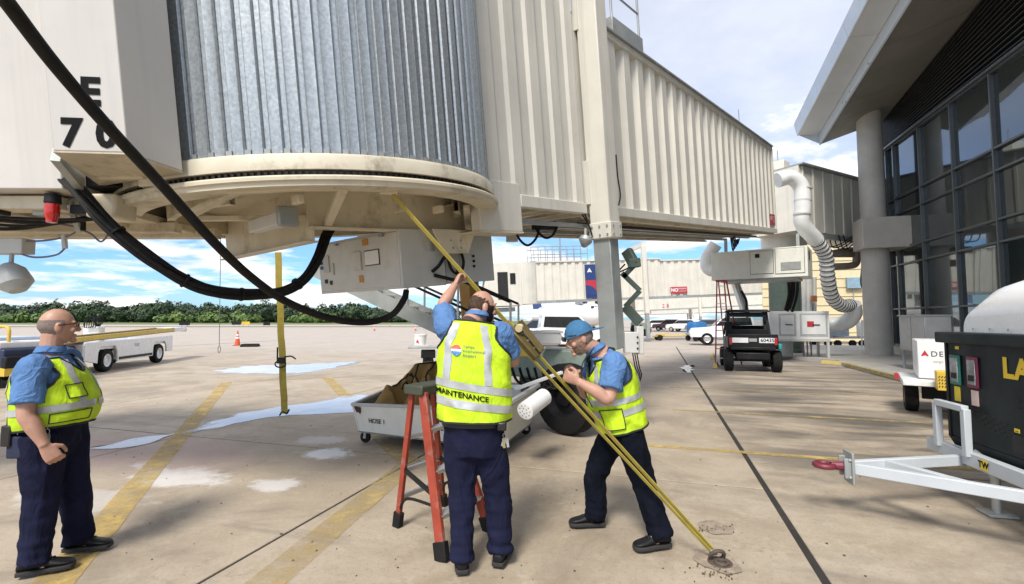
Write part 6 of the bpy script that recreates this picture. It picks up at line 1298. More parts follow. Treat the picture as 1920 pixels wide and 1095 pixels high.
class Head:
    def __init__(s, c, fwd, up, k=1.0):
        s.c = Vector(c); s.f = Vector(fwd).normalized(); u = Vector(up); s.u = (u - s.f * u.dot(s.f)).normalized(); s.r = s.f.cross(s.u); s.k = k
    def w(s, x, y, z): return s.c + (s.r * x + s.f * y + s.u * z) * s.k
    def surf(s, th, ph, off=0.0):               # th azimuth (0 = forward), ph elevation
        x = sin(th) * cos(ph); y = cos(th) * cos(ph); z = sin(ph)
        hx, hy, hz = .078, .100, .122
        if z < 0:
            t = -z; hx *= 1 - .26 * t * t - .10 * t * max(y, 0); hy *= (1 - .10 * t) if y > 0 else (1 - .34 * t)
        else: hx *= 1 - .03 * z
        if y > 0: hy *= 1 - .06 * max(0, 1 - abs(x) * 2) * (1 if abs(z) < .5 else 0)
        px, py, pz = x * (hx + off), y * (hy + off), z * (hz + off)
        if z < -.45 and y > .1: py += .020 * (-z - .45) * 2
        if y < 0 and z < -.2: pz *= .86
        return s.w(px, py, pz)
    def build(s, mb):
        n, m = 28, 18; rings = []
        for i in range(1, m): rings.append([s.surf(2 * pi * j / n, -pi / 2 + pi * i / m) for j in range(n)])
        mb.loft(rings)
        mb.tube([s.w(0, .088, .022), s.w(0, .105, -.005), s.w(0, .117, -.026), s.w(0, .108, -.036)], [.010, .012, .0155, .013], 10)
        for q in (-1, 1):
            ellipsoid(mb, s.w(q * .013, .104, -.032), [s.r * .010, s.f * .012, s.u * .009], 8, 6)
            ellipsoid(mb, s.w(q * .080, -.008, -.008), [s.r * .010 + s.f * q * 0, s.f * .020, s.u * .034], 10, 8)
            ellipsoid(mb, s.w(q * .032, .078, .028), [s.r * .030, s.f * .016, s.u * .011], 10, 6)      # brow
            ellipsoid(mb, s.w(q * .046, .070, -.028), [s.r * .026, s.f * .020, s.u * .022], 10, 6)     # cheek
        ellipsoid(mb, s.w(0, .094, -.062), [s.r * .026, s.f * .012, s.u * .007], 10, 6); ellipsoid(mb, s.w(0, .091, -.074), [s.r * .023, s.f * .012, s.u * .008], 10, 6)
        ellipsoid(mb, s.w(0, .086, -.100), [s.r * .026, s.f * .020, s.u * .017], 10, 6)
    def patch(s, mask, off, amp=.0, n=80, m=60):
        mb = MB(); idx = {}
        for i in range(m + 1):
            for j in range(n):
                th = -pi + 2 * pi * j / n; ph = -pi / 2 + pi * i / m
                q = s.surf(th, ph, off); q = q + (q - s.c).normalized() * amp * noise.noise(q * 90); mb.v.append(q)
        for i in range(m):
            for j in range(n):
                th = -pi + 2 * pi * (j + .5) / n; ph = -pi / 2 + pi * (i + .5) / m
                if mask(th, ph): mb.f.append((i * n + j, i * n + (j + 1) % n, (i + 1) * n + (j + 1) % n, (i + 1) * n + j))
        used = sorted({k for f in mb.f for k in f}); mp = {k: i for i, k in enumerate(used)}; o = MB(); o.v = [mb.v[k] for k in used]; o.f = [tuple(mp[k] for k in f) for f in mb.f]; return o
def hand(mb, wrist, d, nrm, side, curl=.9, scale=1.0, thumb_in=.5):
    """d points along the hand, nrm out of the palm, side = +1/-1: thumb side along d x nrm * side"""
    d = Vector(d).normalized(); nrm = Vector(nrm); nrm = (nrm - d * nrm.dot(d)).normalized(); t = d.cross(nrm) * side; k = scale; w = Vector(wrist)
    rings = []
    for f, hw, hh in ((-.03, .026, .021), (.0, .029, .019), (.03, .037, .017), (.065, .043, .0155), (.092, .042, .013)):
        c = w + d * f * k; rings.append([c + t * (cos(a) * hw * k) + nrm * (sin(a) * hh * k) for a in [2 * pi * i / 12 for i in range(12)]])
    mb.loft(rings)
    for i, (o, L_) in enumerate(((.031, .070), (.0105, .079), (-.0105, .074), (-.031, .058))):
        p = w + d * .085 * k + t * o * k; ang = .25 + .1 * i * 0; pts = [p - d * .012 * k, p]; q = p
        for sgm, fr in ((0, .44), (1, .32), (2, .24)):
            ang += curl * (.75 if sgm == 0 else 1.0); dd = d * cos(ang) + nrm * sin(ang); q = q + dd * L_ * fr * k * 1.1; pts.append(q)
        mb.tube(pts, [.0105 * k, .0105 * k, .0098 * k, .009 * k, .0075 * k], 8)
    p = w + d * .022 * k + t * .030 * k + nrm * .004 * k
    q1 = p + (d * .6 + t * .65 + nrm * .35).normalized() * .038 * k; q2 = q1 + (d * .85 + t * (.25 - thumb_in * .5) + nrm * (.2 + thumb_in * .7)).normalized() * .032 * k; q3 = q2 + (d * .7 - t * thumb_in * .5 + nrm * thumb_in * .9).normalized() * .024 * k
    mb.tube([p - d * .01 * k, p, q1, q2, q3], [.014 * k, .015 * k, .0125 * k, .011 * k, .0085 * k], 8)
class Torso:
    def __init__(s, secs): s.secs = secs; s.n = len(secs)          # each: centre, right, front, half width, front depth, back depth
    def at(s, v):
        x = max(0, min(v, .99999)) * (s.n - 1); i = int(x); f = x - i
        def cr(k):
            g = lambda q: s.secs[max(0, min(q, s.n - 1))][k]
            a, b, c, d = g(i - 1), g(i), g(i + 1), g(i + 2); return ((b * 2) + (c - a) * f + (a * 2 - b * 5 + c * 4 - d) * f * f + (b * 3 - a - c * 3 + d) * f ** 3) * .5
        return [cr(k) for k in range(6)]
    def S(s, u, v, off=0.0):
        c, r, f, a, bf, bb = s.at(v); cu, su = cos(u), sin(u); p = .86
        x = (abs(cu) ** p) * (1 if cu >= 0 else -1); y = (abs(su) ** p) * (1 if su >= 0 else -1)
        return c + r * (x * (a + off)) + f * (y * ((bf if su >= 0 else bb) + off))
    def X(s, x, v, off, back):                 # point at lateral offset x on back or front
        c, r, f, a, bf, bb = s.at(v); q = max(-1, min(1, x / (a + off))); cu = abs(q) ** (1 / .86); su = sqrt(max(0, 1 - cu * cu)) ** .86
        return c + r * x + f * ((-(bb + off)) if back else (bf + off)) * su
def wr(p, amp, sc=7.0, seed=0.0):
    q = p * sc + Vector((seed, seed * 1.7, 0)); return amp * (noise.noise(q) + .5 * noise.noise(Vector((q.x * 2.2, q.y * 2.2, q.z * .9))) + .35 * noise.noise(q * 3.1))
def make_person(label, P):
    J = {k: Vector(v) for k, v in P['J'].items()}
    root = thing('person', label, 'person', ((J['anL'] + J['anR']) / 2).xy.to_3d(), 0, 'maintenance workers under the bridge'); root.location.z = 0
    B = P['build']; hip = (J['hipL'] + J['hipR']) / 2; sh = (J['shL'] + J['shR']) / 2; neck = J['neck']
    rh = (J['hipR'] - J['hipL']).normalized(); rs_ = (J['shR'] - J['shL']).normalized()
    spine = (sh - hip); sl2 = spine.length; upv = spine.normalized()
    bowf = P.get('bow', 0.0)
    secs = []
    tab = [(-.20, 'h', .172, .105, .120), (0.0, 'h', .180, .118, .130), (.22, 'w', *B['low']), (.45, 'w', *B['belly']), (.72, 's', *B['chest']), (.93, 's', *B['shoulder']), (1.04, 's', .155, .080, .095), (1.12, 's', .085, .066, .072), (1.2, 's', .07, .06, .062)]
    for t, kind, a, bf, bb in tab:
        rv = rh.lerp(rs_, max(0, min(1, t))).normalized(); 
        if t <= 1.0: c = hip + spine * t
        else: c = sh + (neck - sh) * ((t - 1.0) / .16)
        ax = upv if t < .95 else (neck - sh).normalized().lerp(upv, .5)
        fv = ax.cross(rv).normalized()
        fv = fv if True else -fv
        c = c - fv * bowf * sin(max(0, min(1, t)) * pi) 
        secs.append((c, rv, fv, a, bf, bb))
    T = Torso(secs); s1 = lambda t: [x[0] for x in tab].index(t) if t in [x[0] for x in tab] else 0
    def vt(t):                                  # spine fraction -> v
        xs = [x[0] for x in tab]
        for i in range(len(xs) - 1):
            if xs[i] <= t <= xs[i + 1]: return (i + (t - xs[i]) / (xs[i + 1] - xs[i])) / (len(xs) - 1)
        return 1.0
    H = Head(J['head'], P['look'], P.get('headup', (0, 0, 1)), P.get('headk', 1.0))
    # ---- skin body: one continuous surface
    mb = MB(); H.build(mb)
    limb(mb, [J['neck'] - (J['head'] - J['neck']).normalized() * .06, J['neck'] + H.f * .002, H.w(0, -.022, -.055)], [.075, .062, .060])
    mb.loft([[T.S(2 * pi * j / 24, vt(-.15) + (vt(1.1) - vt(-.15)) * i / 14, -.02) for j in range(24)] for i in range(15)])
    for q in 'LR':
        k = B.get('arm', 1.0)
        limb(mb, [J['sh' + q], J['sh' + q].lerp(J['el' + q], .5), J['el' + q], J['el' + q].lerp(J['wr' + q], .35), J['wr' + q]], [.055 * k, .052 * k, .043 * k, .046 * k, .029 * k])
        limb(mb, [J['hip' + q], J['kn' + q], J['an' + q]], [.085, .055, .04]); hd = P['hand' + q]; hand(mb, J['wr' + q], *hd)
        mb.box(J['an' + q] + P['toe' + q].normalized() * .05 + Vector((0, 0, -.03)), (.06, .06, .06))
    me = remesh(mb, .0052, 2); body = obj('body', me, skinA, root, smooth=60); me.transform(wmat(root).inverted())
    for q in (-1, 1):
        e = MB(); ellipsoid(e, H.w(q * .031, .083, .008), [H.r * .0145, H.f * .010, H.u * .008], 10, 8); e.build('eye', eye_w, body, world=True); e = MB(); ellipsoid(e, H.w(q * .031, .0905, .008), [H.r * .006, H.f * .004, H.u * .006], 8, 6); e.build('iris', eye_d, body, world=True)
        MB().tube([H.w(q * .016, .099, .034), H.w(q * .034, .096, .039), H.w(q * .052, .080, .033)], [.0035, .0045, .003], 6).build('eyebrow', P['hair'][1], body, world=True)
    for nm, mask, mat, off, amp in P['hair'][0]: H.patch(mask, off, amp).build(nm, mat, root, world=True, smooth=70)
    # ---- trousers
    mb = MB(); leg = B.get('leg', 1.0); mb.loft([[T.S(2 * pi * j / 28, vt(-.18) + (vt(.17) - vt(-.18)) * i / 8, .014) for j in range(28)] for i in range(9)])
    for q in 'LR':
        hp, kn, an_ = J['hip' + q], J['kn' + q], J['an' + q]; up_ = hp + (hp - kn).normalized() * .02
        limb(mb, [up_, hp.lerp(kn, .35), kn, kn.lerp(an_, .5), an_ + (an_ - kn).normalized() * .035], [.115 * leg, .108 * leg, .088 * leg, .082 * leg, .083 * leg], 18)
    ellipsoid(mb, hip + Vector((0, 0, -.10)), [rh * .12, rh.cross(Vector((0, 0, 1))) * .11, Vector((0, 0, .09))])
    me = remesh(mb, .010, 4, 'trousers'); bm = bmesh.new(); bm.from_mesh(me); bm.normal_update(); sd_ = P.get('seed', 0)
    for v_ in bm.verts:
        p = v_.co; d = 0
        for q in 'LR':
            kd = (p - J['kn' + q]).length; ad = (p - J['an' + q]).length
            d += .012 * math.exp(-(kd / .13) ** 2) * noise.noise(Vector((p.x * 6, p.y * 6, p.z * 26 + sd_))) + .018 * math.exp(-(ad / .16) ** 2) * noise.noise(Vector((p.x * 5 + sd_, p.y * 5, p.z * 24)))
        d += .013 * (1 - 2 * abs(noise.noise(Vector((p.x * 9, p.y * 9 + sd_, p.z * 2.6))))) + .008 * noise.noise(Vector((p.x * 14 + p.z * 9, p.y * 14, p.z * 12))) - .008
        v_.co = p + v_.normal * d
    bm.to_mesh(me); bm.free(); me.transform(wmat(root).inverted()); trs = obj('trousers', me, P['trousers'], root, smooth=80)
    # ---- belt
    MB().loft([[T.S(2 * pi * j / 40, vt(t), .024) for j in range(40)] for t in (.10, .165)], caps=False).build('belt', leather, root, world=True)
    # ---- shirt with sleeves and collar
    mb = MB(); mb.loft([[(lambda p: p + (p - T.at(v)[0]).normalized() * wr(p, .006, 9, 3))(T.S(2 * pi * j / 48, v, .012)) for j in range(48)] for v in [vt(.12) + (vt(1.10) - vt(.12)) * i / 24 for i in range(25)]])
    for q in 'LR':
        k = B.get('arm', 1.0); a, b = J['sh' + q], J['el' + q]; e = a.lerp(b, P.get('sleeve', .74)); inn_ = a + (sh - a) * .28
        limb(mb, [inn_, a, a.lerp(e, .55), e], [.078 * k, .088 * k, .080 * k, .084 * k], 18, 7)
    me = remesh(mb, .008, 3, 'shirt'); bm = bmesh.new(); bm.from_mesh(me); bm.normal_update()
    for v_ in bm.verts: v_.co = v_.co + v_.normal * (wr(v_.co, .007, 13, sd_) + .004 * noise.noise(v_.co * 30))
    bm.to_mesh(me); bm.free(); me.transform(wmat(root).inverted()); obj('shirt', me, shirt_b, root, smooth=80)
    col = []
    for h_, off in ((-.012, .016), (.012, .012), (.036, .010), (.040, .013), (.020, .020), (.0, .026)):
        col.append([J['neck'] + (H.c - J['neck']).normalized() * (h_ + .012 - .022 * max(0, sin(a))) + T.secs[-2][1] * cos(a) * (.060 + off) + T.secs[-2][2] * sin(a) * (.062 + off) for a in [2 * pi * j / 28 for j in range(28)]])
    MB().loft(col, caps=False).build('shirt_collar', shirt_b, root, world=True, smooth=60)
    # ---- vest
    off = .029; v0, v1 = vt(P.get('hem', .06)), vt(1.085); nu, nv = 120, 80; mb = MB()
    def vest(u, v, o=off):
        p = T.S(u, v, o + .016 * max(0, 1 - (v - v0) / (v1 - v0) * 2.2)); n_ = (p - T.at(v)[0]).normalized()
        return p + n_ * (wr(p, .008, 6.5, sd_) + .010 * (1 - 2.6 * abs(noise.noise(Vector((p.x * 7 + p.z * 4, p.y * 7, p.z * 6 + sd_))))) + .006 * noise.noise(Vector((p.x * 13, p.y * 13, p.z * 4))) * (1 - .6 * (v - v0) / (v1 - v0)))
    G_ = [[vest(2 * pi * j / nu, v0 + (v1 - v0) * i / nv) for j in range(nu)] for i in range(nv + 1)]
    mb.v = [p for r_ in G_ for p in r_]
    def hole(p):
        for q in 'LR':
            a = J['sh' + q]; ud = (J['el' + q] - a).normalized(); outw = (a - sh).normalized(); w_ = p - (a + outw * .02 - upv * .035)
            lat = w_.dot(outw)
            if lat > -.055 and sqrt((w_ - outw * lat).length_squared) < P.get('armhole', .112): return True
        if P.get('open_front') and False: return True
        return False
    zipu = pi / 2; keep = []
    for i in range(nv):
        for j in range(nu):
            uc_ = 2 * pi * (j + .5) / nu; f_ = (i * nu + j, i * nu + (j + 1) % nu, (i + 1) * nu + (j + 1) % nu, (i + 1) * nu + j); c = sum((mb.v[k] for k in f_), Vector()) / 4
            if hole(c): continue
            fr_v = (i + .5) / nv
            if abs(uc_ - zipu) < .012 + max(0, fr_v - .62) * 1.5: continue          # front opening with a V neck
            mb.f.append(f_)
    used = sorted({k for f in mb.f for k in f}); mp = {k: i for i, k in enumerate(used)}; o = MB(); o.v = [mb.v[k] for k in used]; o.f = [tuple(mp[k] for k in f) for f in mb.f]
    # black trim along every border
    cnt = {}
    for f in o.f:
        for a, b in zip(f, f[1:] + f[:1]): cnt.setdefault(frozenset((a, b)), []).append((a, b))
    nxt = {e[0][0]: e[0][1] for e in cnt.values() if len(e) == 1}; loops = []
    while nxt:
        st_ = next(iter(nxt)); lp_ = [st_]; cur = nxt.pop(st_)
        while cur in nxt: lp_.append(cur); cur = nxt.pop(cur)
        if len(lp_) > 8: loops.append([o.v[k].copy() for k in lp_])
    vo = o.build('vest', lime, root, world=True, smooth=70); sol = vo.modifiers.new('cloth', 'SOLIDIFY'); sol.thickness = .005; sol.offset = -1
    for lp_ in loops:
        for _ in range(2): lp_ = [(lp_[i - 1] + lp_[i] * 2 + lp_[(i + 1) % len(lp_)]) / 4 for i in range(len(lp_))]
        MB().tube(lp_ + [lp_[0]], P.get('trim', .008), 6, caps=False).build('vest_trim', trim_m, vo, world=True)
    def patchg(name, fn, n1, n2, mat, skip=True):
        g = MB(); 
        for i in range(n1 + 1):
            for j in range(n2 + 1): g.v.append(fn(i / n1, j / n2))
        for i in range(n1):
            for j in range(n2):
                f_ = (i * (n2 + 1) + j, i * (n2 + 1) + j + 1, (i + 1) * (n2 + 1) + j + 1, (i + 1) * (n2 + 1) + j); c = sum((g.v[k] for k in f_), Vector()) / 4
                if skip and hole(c): continue
                g.f.append(f_)
        used = sorted({k for f in g.f for k in f}); mp = {k: i for i, k in enumerate(used)}; r_ = MB(); r_.v = [g.v[k] for k in used]; r_.f = [tuple(mp[k] for k in f) for f in g.f]
        return r_.build(name, mat, vo, world=True, smooth=70)
    for (ta, tb, slope) in P['bands']:
        patchg('reflective_band', lambda f, g: vest(zipu + .06 + (2 * pi - .12) * g, vt(ta + (tb - ta) * f + slope * cos(zipu + 2 * pi * g)), off + .0045), 5, 150, refl)
    for x, back, ta, tb in P['verticals']:
        def fn(f, g, x=x, back=back, ta=ta, tb=tb):
            v = vt(ta + (tb - ta) * g); xx = x * (1 - .35 * max(0, (ta + (tb - ta) * g - .85) / .2)) + (f - .5) * .046; c, r_, ff, a, bf, bb = T.at(v); q = max(-1, min(1, xx / (a + off))); cu = (abs(q) ** (1 / .86)) * (1 if q > 0 else -1)
            u = math.acos(cu); u = -u if back else u; return vest(u, v, off + .0045)
        patchg('reflective_band', fn, 4, 50, refl)
    def place(me_, x0, t0, sx, back=True, o2=.006, tilt=0.0):    # wrap flat lettering on the vest; text x runs to the viewer's right
        hgt = sl2
        for v_ in me_.vertices:
            x = v_.co.x; y = v_.co.y + x * tilt; xx = x0 + x * sx; t = t0 + y / hgt; v = vt(t); c, r_, ff, a, bf, bb = T.at(v); q = max(-.999, min(.999, xx / (a + off))); cu = (abs(q) ** (1 / .86)) * (1 if q > 0 else -1)
            u = math.acos(cu); u = -u if back else u; v_.co = vest(u, v, off + o2)
        me_.transform(wmat(root).inverted())
    def refine(me_, ln=.012):
        bm = bmesh.new(); bm.from_mesh(me_); bmesh.ops.triangulate(bm, faces=bm.faces)
        for _ in range(3):
            es = [e for e in bm.edges if e.calc_length() > ln]
            if not es: break
            bmesh.ops.subdivide_edges(bm, edges=es, cuts=1)
        bm.to_mesh(me_); bm.free()
    for (txt, size, x0, t0, back, mat, bold, tilt, align) in P.get('print', []):
        me_ = text_mesh(txt, size, bold, 0, 1.0, align); refine(me_); place(me_, x0, t0, 1, back, .0075, tilt); obj('lettering', me_, mat, vo, smooth=0)
    for (r_, dx, dy, x0, t0, back, mat, o2, half) in P.get('discs', []):
        bm = bmesh.new(); n_ = 28; vs2 = [bm.verts.new((dx + r_ * cos(half[0] + (half[1] - half[0]) * i / n_), dy + r_ * sin(half[0] + (half[1] - half[0]) * i / n_), 0)) for i in range(n_ + 1)]; bm.faces.new(vs2[:-1] if abs(half[1] - half[0]) > 6.2 else vs2); me_ = bpy.data.meshes.new('emblem'); bm.to_mesh(me_); bm.free(); refine(me_, .01); place(me_, x0, t0, 1, back, o2); obj('emblem', me_, mat, vo, smooth=0)
    for (ta, tb, ua, ub, mat) in P.get('patches', []):
        patchg('pocket', lambda f, g: vest(ua + (ub - ua) * g, vt(ta + (tb - ta) * f), off + .009), 12, 16, mat); 
        edge = [vest(ua + (ub - ua) * g, vt(ta), off + .011) for g in [i / 10 for i in range(11)]] + [vest(ub, vt(ta + (tb - ta) * g), off + .011) for g in [i / 8 for i in range(9)]] + [vest(ub + (ua - ub) * g, vt(tb), off + .011) for g in [i / 10 for i in range(11)]] + [vest(ua, vt(tb + (ta - tb) * g), off + .011) for g in [i / 8 for i in range(9)]]
        MB().tube(edge, .0035, 5).build('pocket_seam', trim_m, vo, world=True)
    # ---- shoes
    for q in 'LR':
        a = J['an' + q]; f_ = P['toe' + q].normalized(); s_ = Vector((-f_.y, f_.x, 0)).normalized(); base = Vector((a.x, a.y, a.z - .09)); pit = P.get('pitch' + q, 0.0); rings = []; soles = []
        for x, w_, h_ in ((-.075, .028, .06), (-.068, .036, .085), (-.03, .041, .10), (.03, .041, .105), (.075, .043, .085), (.12, .049, .066), (.165, .049, .056), (.195, .038, .046), (.208, .018, .034)):
            c = base + f_ * x + Vector((0, 0, x * -pit)); lift = .022; rings.append([c + s_ * (w_ * cos(t)) + Vector((0, 0, lift + (h_ - lift) * .5 + (h_ - lift) * .5 * sin(t))) for t in [2 * pi * i / 16 for i in range(16)]])
            soles.append([c + s_ * (w_ + .004) * x2 + Vector((0, 0, z2)) for x2, z2 in ((-1, .0), (1, .0), (1.02, .026), (-1.02, .026))])
        so = MB().loft(rings).build('shoe', shoe_m, root, world=True, smooth=70, bev=0); so.modifiers.new('s', 'SUBSURF').levels = 1; so.modifiers['s'].render_levels = 1
        MB().loft(soles).build('sole', sole_m, so, world=True, bev=.006)
        for x in (.05, .075, .10): c = base + f_ * x; MB().tube([c + s_ * -.025 + Vector((0, 0, .096 - x * .25)), c + Vector((0, 0, .106 - x * .25)), c + s_ * .025 + Vector((0, 0, .096 - x * .25))], .004, 6).build('lace', trim_m, so, world=True)
    return root, T, vt, H, body, vo
gold = PM('brass_keys', (.45, .36, .16), .4, metal=.8)
def keys(root, p, n=5):
    k = MB().tube([p + Vector((cos(i * pi / 6) * .016, 0, sin(i * pi / 6) * .016)) for i in range(13)], .0025, 6, caps=False).build('key_ring', steel, root, world=True)
    rr = random.Random(3)
    for i in range(n): a = rr.uniform(-.5, .5); q = p + Vector((rr.uniform(-.015, .015), rr.uniform(-.01, .01), -.016)); MB().beam(q, q + Vector((sin(a) * .055, -.006, -cos(a) * rr.uniform(.045, .065))), .016, .003, up=(0, 1, 0)).build('key', gold if i % 2 else steel, k, world=True)
    MB().tube([p + Vector((0, 0, .016)), p + Vector((.0, .005, .07))], .003, 6).build('key_clip', steel, k, world=True)
FULL = (0, 2 * pi)
pat_navy = PM('patch_print_navy', (.06, .09, .16), .6); pr_red = PM('print_red', (.65, .10, .07), .6); pr_blue = PM('print_blue', (.05, .22, .55), .6); pr_w = PM('print_white', (.78, .78, .76), .6)
# ---------- middle worker, back to the camera, both hands on the strap
J2 = dict(anL=at(866, 1043, 3.19), anR=at(938, 1030, 3.28), knL=at(866, 935, 3.26), knR=at(934, 930, 3.32), hipL=at(864, 815, 3.27), hipR=at(916, 815, 3.27), shL=at(838, 615, 3.29), shR=at(939, 626, 3.29), neck=at(892, 594, 3.31),
          head=at(903, 577, 3.36), elL=at(830, 574, 3.50), wrL=at(853, 534, 3.64), elR=at(963, 678, 3.42), wrR=at(955, 628, 3.57))
J2['anL'].z = .11; J2['anR'].z = .11
W2 = dict(J=J2, build=dict(low=(.205, .145, .140), belly=(.210, .155, .138), chest=(.214, .135, .138), shoulder=(.207, .100, .114), arm=.98, leg=1.02), look=(.86, .48, -.12), headup=(.05, .1, 1), headk=.98, seed=1.0, hem=.15,
          toeL=Vector((-.15, 1, 0)), toeR=Vector((.25, 1, 0)), handL=(at(864, 508, 3.70) - J2['wrL'], Vector((.8, .5, .2)), 1, 1.0, 1.0, .6), handR=(at(949, 592, 3.62) - J2['wrR'], Vector((-.85, .4, .1)), -1, 1.0, 1.0, .6), trousers=navy_t,
          hair=([('hair', lambda th, ph: (abs(th) > 1.3 and -.5 < ph < .30 + .38 * min(1, (abs(th) - 1.3) / 1.2) + .14 * noise.noise(Vector((th * 5, ph * 9, 2)))) and not (abs(th) < 1.75 and ph < -.05), PM('short_brown_hair', (.075, .048, .034), .9, spec=.1, var=.35, scale=60, bump=.5, bscale=300), .0018, .0015), ('beard', lambda th, ph: (abs(th) < 1.45 and -1.25 < ph < -.36 - .12 * (1 if abs(th) < .35 else 0)) or (.9 < abs(th) < 1.5 and -.5 < ph < .1), hair_d, .008, .006)], hair_d),
          bands=[(.275, .35, -.045), (.44, .51, -.045)], verticals=[(-.158, True, .50, 1.05), (.098, True, .50, 1.05)],
          print=[('MAINTENANCE', .046, -.065, .405, True, black_l, .0012, -.14, 'CENTER'), ('Tampa\nInternational\nAirport', .027, -.058, .80, True, pat_navy, .0, .0, 'LEFT')],
          discs=[(.034, 0, 0, -.10, .80, True, pr_w, .006, FULL), (.032, 0, .002, -.10, .80, True, pr_red, .0075, (.15, pi - .15)), (.032, 0, -.002, -.10, .80, True, pr_blue, .0075, (pi + .15, 2 * pi - .15))])
r2_, T2, vt2, H2, b2_, v2_ = make_person('worker seen from behind in a lime MAINTENANCE vest and navy trousers', W2)
keys(r2_, T2.S(-.45, vt2(.02), .045)); MB().box(T2.S(-.75, vt2(.12), .05), (.06, .04, .055)).build('belt_pouch', leather, r2_, world=True, bev=.01)
# ---------- right worker, leaning into the strap
J3 = dict(anL=at(1238, 1003, 3.50), anR=at(1116, 960, 3.86), knL=at(1206, 903, 3.60), knR=at(1118, 885, 3.84), hipL=at(1176, 812, 3.60), hipR=at(1158, 800, 3.82), shL=at(1152, 684, 3.50), shR=at(1120, 672, 3.88), neck=at(1118, 655, 3.68),
          head=at(1088, 634, 3.66), elL=at(1141, 747, 3.42), wrL=at(1085, 716, 3.44), elR=at(1100, 738, 3.90), wrR=at(1080, 700, 3.76))
J3['anL'].z = .11; J3['anR'].z = .11
W3 = dict(J=J3, build=dict(low=(.190, .150, .130), belly=(.195, .185, .135), chest=(.205, .150, .140), shoulder=(.205, .105, .120), arm=1.08, leg=1.02), look=(-.93, -.05, -.34), headup=(-.3, 0, 1), seed=5.0, hem=.06, bow=.02,
          toeL=Vector((-1, -.25, 0)), toeR=Vector((-1, -.05, 0)), handL=(at(1056, 702, 3.46) - J3['wrL'], Vector((-.2, .6, .3)), -1, .85, 1.05, .5), handR=(at(1058, 690, 3.62) - J3['wrR'], Vector((.0, -.5, -.4)), 1, .9, 1.0, .5), trousers=navy_d,
          hair=([('hair', lambda th, ph: abs(th) > 1.5 and -.6 < ph < .5 and not (abs(th) < 1.75 and ph < -.2), hair_s, .003, .002), ('beard', lambda th, ph: (abs(th) < 1.2 and -1.25 < ph < -.40) or (1.0 < abs(th) < 1.4 and -.6 < ph < -.1), hair_g, .005, .005)], hair_d),
          bands=[(.30, .39, .0), (.47, .55, .0)], verticals=[(-.13, True, .55, 1.05), (.13, True, .55, 1.05), (-.12, False, .55, 1.05), (.12, False, .55, 1.05)],
          patches=[(.14, .42, 2.15, 2.95, lime)], print=[], discs=[(.022, 0, 0, -.14, .13, False, pr_w, .012, FULL), (.020, 0, .001, -.14, .13, False, pr_red, .0135, (.15, pi - .15)), (.020, 0, -.001, -.14, .13, False, pr_blue, .0135, (pi + .15, 2 * pi - .15))])
r3_, T3, vt3, H3, b3_, v3_ = make_person('leaning worker in a blue backward cap pulling the long yellow strap', W3)
# cap worn backwards, sunglasses resting on it
cap_m = PM('blue_denim_cap', (.035, .13, .25), .8, var=.15, scale=9, bump=.2, bscale=200)
cap = H3.patch(lambda th, ph: ph > .24 - .02 * cos(th), .019, .004).build('cap', cap_m, r3_, world=True, smooth=70)
band = [H3.surf(2 * pi * j / 40 - pi, .24 - .02 * cos(2 * pi * j / 40 - pi), .021) for j in range(41)]; MB().tube(band, .006, 6, caps=False).build('cap_band', cap_m, cap, world=True)
br = []
for i in range(9):
    a = pi + (-.85 + 1.7 * i / 8); e0 = H3.surf(a, .22, .018); dd = (-H3.f * .9 - H3.u * .18 + H3.r * .25 * sin(a)).normalized() * (.085 * sqrt(max(.05, 1 - ((i - 4) / 4.3) ** 2))); br.append((e0, e0 + dd))
bm_ = MB(); bm_.v = [p for ab in br for p in ab] + [p + H3.u * .006 for ab in br for p in ab]; bm_.f = [(2 * i, 2 * i + 1, 2 * i + 3, 2 * i + 2) for i in range(8)] + [(18 + 2 * i + 2, 18 + 2 * i + 3, 18 + 2 * i + 1, 18 + 2 * i) for i in range(8)] + [(2 * i + 1, 18 + 2 * i + 1, 18 + 2 * i + 3, 2 * i + 3) for i in range(8)]
bm_.build('cap_brim', cap_m, cap, world=True)
sg3 = MB()
for q in (-1, 1): ellipsoid(sg3, H3.w(q * .036, .122, .034), [H3.r * .036, H3.f * .014, H3.u * .021], 12, 8)
sgl = sg3.build('sunglasses', PM('black_lens', (.008, .008, .009), .12, coat=.5), r3_, world=True)
for q in (-1, 1): MB().tube([H3.w(q * .066, .096, .052), H3.w(q * .091, .05, .040), H3.w(q * .093, -.02, .028)], .004, 6).build('temple_arm', trim_m, sgl, world=True)
MB().tube(curve([J3['neck'] + Vector((-.03, -.08, .02)), J3['neck'] + Vector((-.12, -.06, -.12)), J3['neck'] + Vector((-.10, -.05, -.30)), J3['neck'] + Vector((-.05, -.10, -.42))], 8), .004, 6).build('lanyard_cord', trim_m, r3_, world=True)
MB().box(J3['neck'] + Vector((-.10, -.10, -.26)), (.03, .03, .07)).build('radio_microphone', leather, r3_, world=True, bev=.006)
MB().tube([J3['wrR'] + Vector((-.0, 0, 0)), J3['wrR'].lerp(at(1058, 690, 3.62), .6)], [.037, .045], 12).build('glove_cuff', PM('brown_glove', (.09, .045, .03), .8), r3_, world=True)
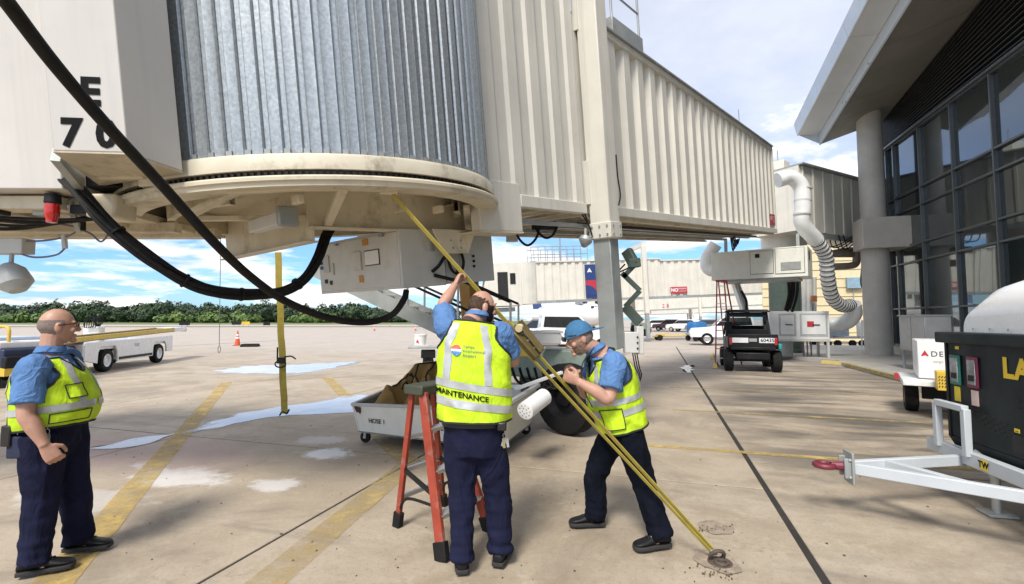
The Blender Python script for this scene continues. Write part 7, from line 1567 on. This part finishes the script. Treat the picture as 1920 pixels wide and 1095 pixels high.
# ---------- left worker, watching
J1 = dict(anR=at(62, 1050, 3.14), anL=at(145, 1012, 3.45), knR=at(78, 945, 3.18), knL=at(140, 920, 3.42), hipR=at(80, 815, 3.15), hipL=at(125, 805, 3.40), shR=at(62, 692, 3.06), shL=at(125, 676, 3.46), neck=at(94, 660, 3.27),
          head=at(107, 612, 3.30), elR=at(48, 775, 3.00), wrR=at(84, 836, 3.03), elL=at(165, 770, 3.55), wrL=at(185, 800, 3.45))
J1['anL'].z = .11; J1['anR'].z = .11; J1['elL'] = J1['shL'] + Vector((-.08, .03, -.29)); J1['wrL'] = J1['elL'] + Vector((-.02, .04, -.25))
W1_ = dict(J=J1, build=dict(low=(.205, .175, .150), belly=(.212, .200, .150), chest=(.212, .165, .150), shoulder=(.210, .112, .128), arm=1.02, leg=1.05), look=(.58, .82, .02), seed=9.0, hem=.10, sleeve=.80,
          toeR=Vector((.85, .45, 0)), toeL=Vector((.95, .25, 0)), handR=(Vector((.09, .06, -.19)), Vector((-.55, .8, -.1)), 1, .75, 1.08, .5), handL=(Vector((.1, .1, -.2)), Vector((.0, -.8, 0)), -1, .5, 1.0, .3), trousers=navy_t,
          hair=([('hair', lambda th, ph: (abs(th) > 1.35 and -.5 < ph < .35) and not (abs(th) < 1.8 and ph < .0), hair_s, .0012, .001)], hair_d), armhole=.118,
          bands=[(.33, .43, .0)], verticals=[(.12, False, .43, 1.05), (-.12, False, .43, 1.05), (.14, True, .43, 1.05), (-.14, True, .43, 1.05)], patches=[(.16, .30, .35, 1.35, lime), (.50, .70, .75, 1.28, lime)], print=[], discs=[])
r1_, T1, vt1, H1, b1_, v1_ = make_person('stout bald worker in glasses and lime vest standing watching at the left', W1_)
fr1 = MB().tube([H1.w(-.064, .090, .020), H1.w(-.05, .104, .024), H1.w(-.02, .113, .022), H1.w(0, .114, .020), H1.w(.02, .113, .022), H1.w(.05, .104, .024), H1.w(.064, .090, .020)], .0035, 6).build('glasses', PM('dark_red_frame', (.06, .012, .012), .4), r1_, world=True)
for q in (-1, 1):
    MB().tube([H1.w(q * .066, .090, .020), H1.w(q * .083, .05, .016), H1.w(q * .088, -.012, .010)], .0035, 6).build('temple_arm', MATS['dark_red_frame'], fr1, world=True); e = MB(); ellipsoid(e, H1.w(q * .034, .106, .006), [H1.r * .026, H1.f * .003, H1.u * .018], 12, 6); e.build('lens', clear, fr1, world=True)
keys(r1_, T1.S(.35, vt1(.05), .06), 6)
rp1 = T1.S(-.75, vt1(.06), .06); rd = MB().box(rp1, (.06, .05, .13)).build('radio', leather, r1_, world=True, bev=.008); MB().tube([rp1 + Vector((-.01, 0, .06)), rp1 + Vector((-.01, 0, .15))], .007, 6).build('antenna', trim_m, rd, world=True)
MB().box(T1.S(-.6, vt1(-.10), .04), (.10, .06, .14)).build('belt_pouch', PM('navy_pouch', (.015, .02, .05), .8), r1_, world=True, bev=.012)
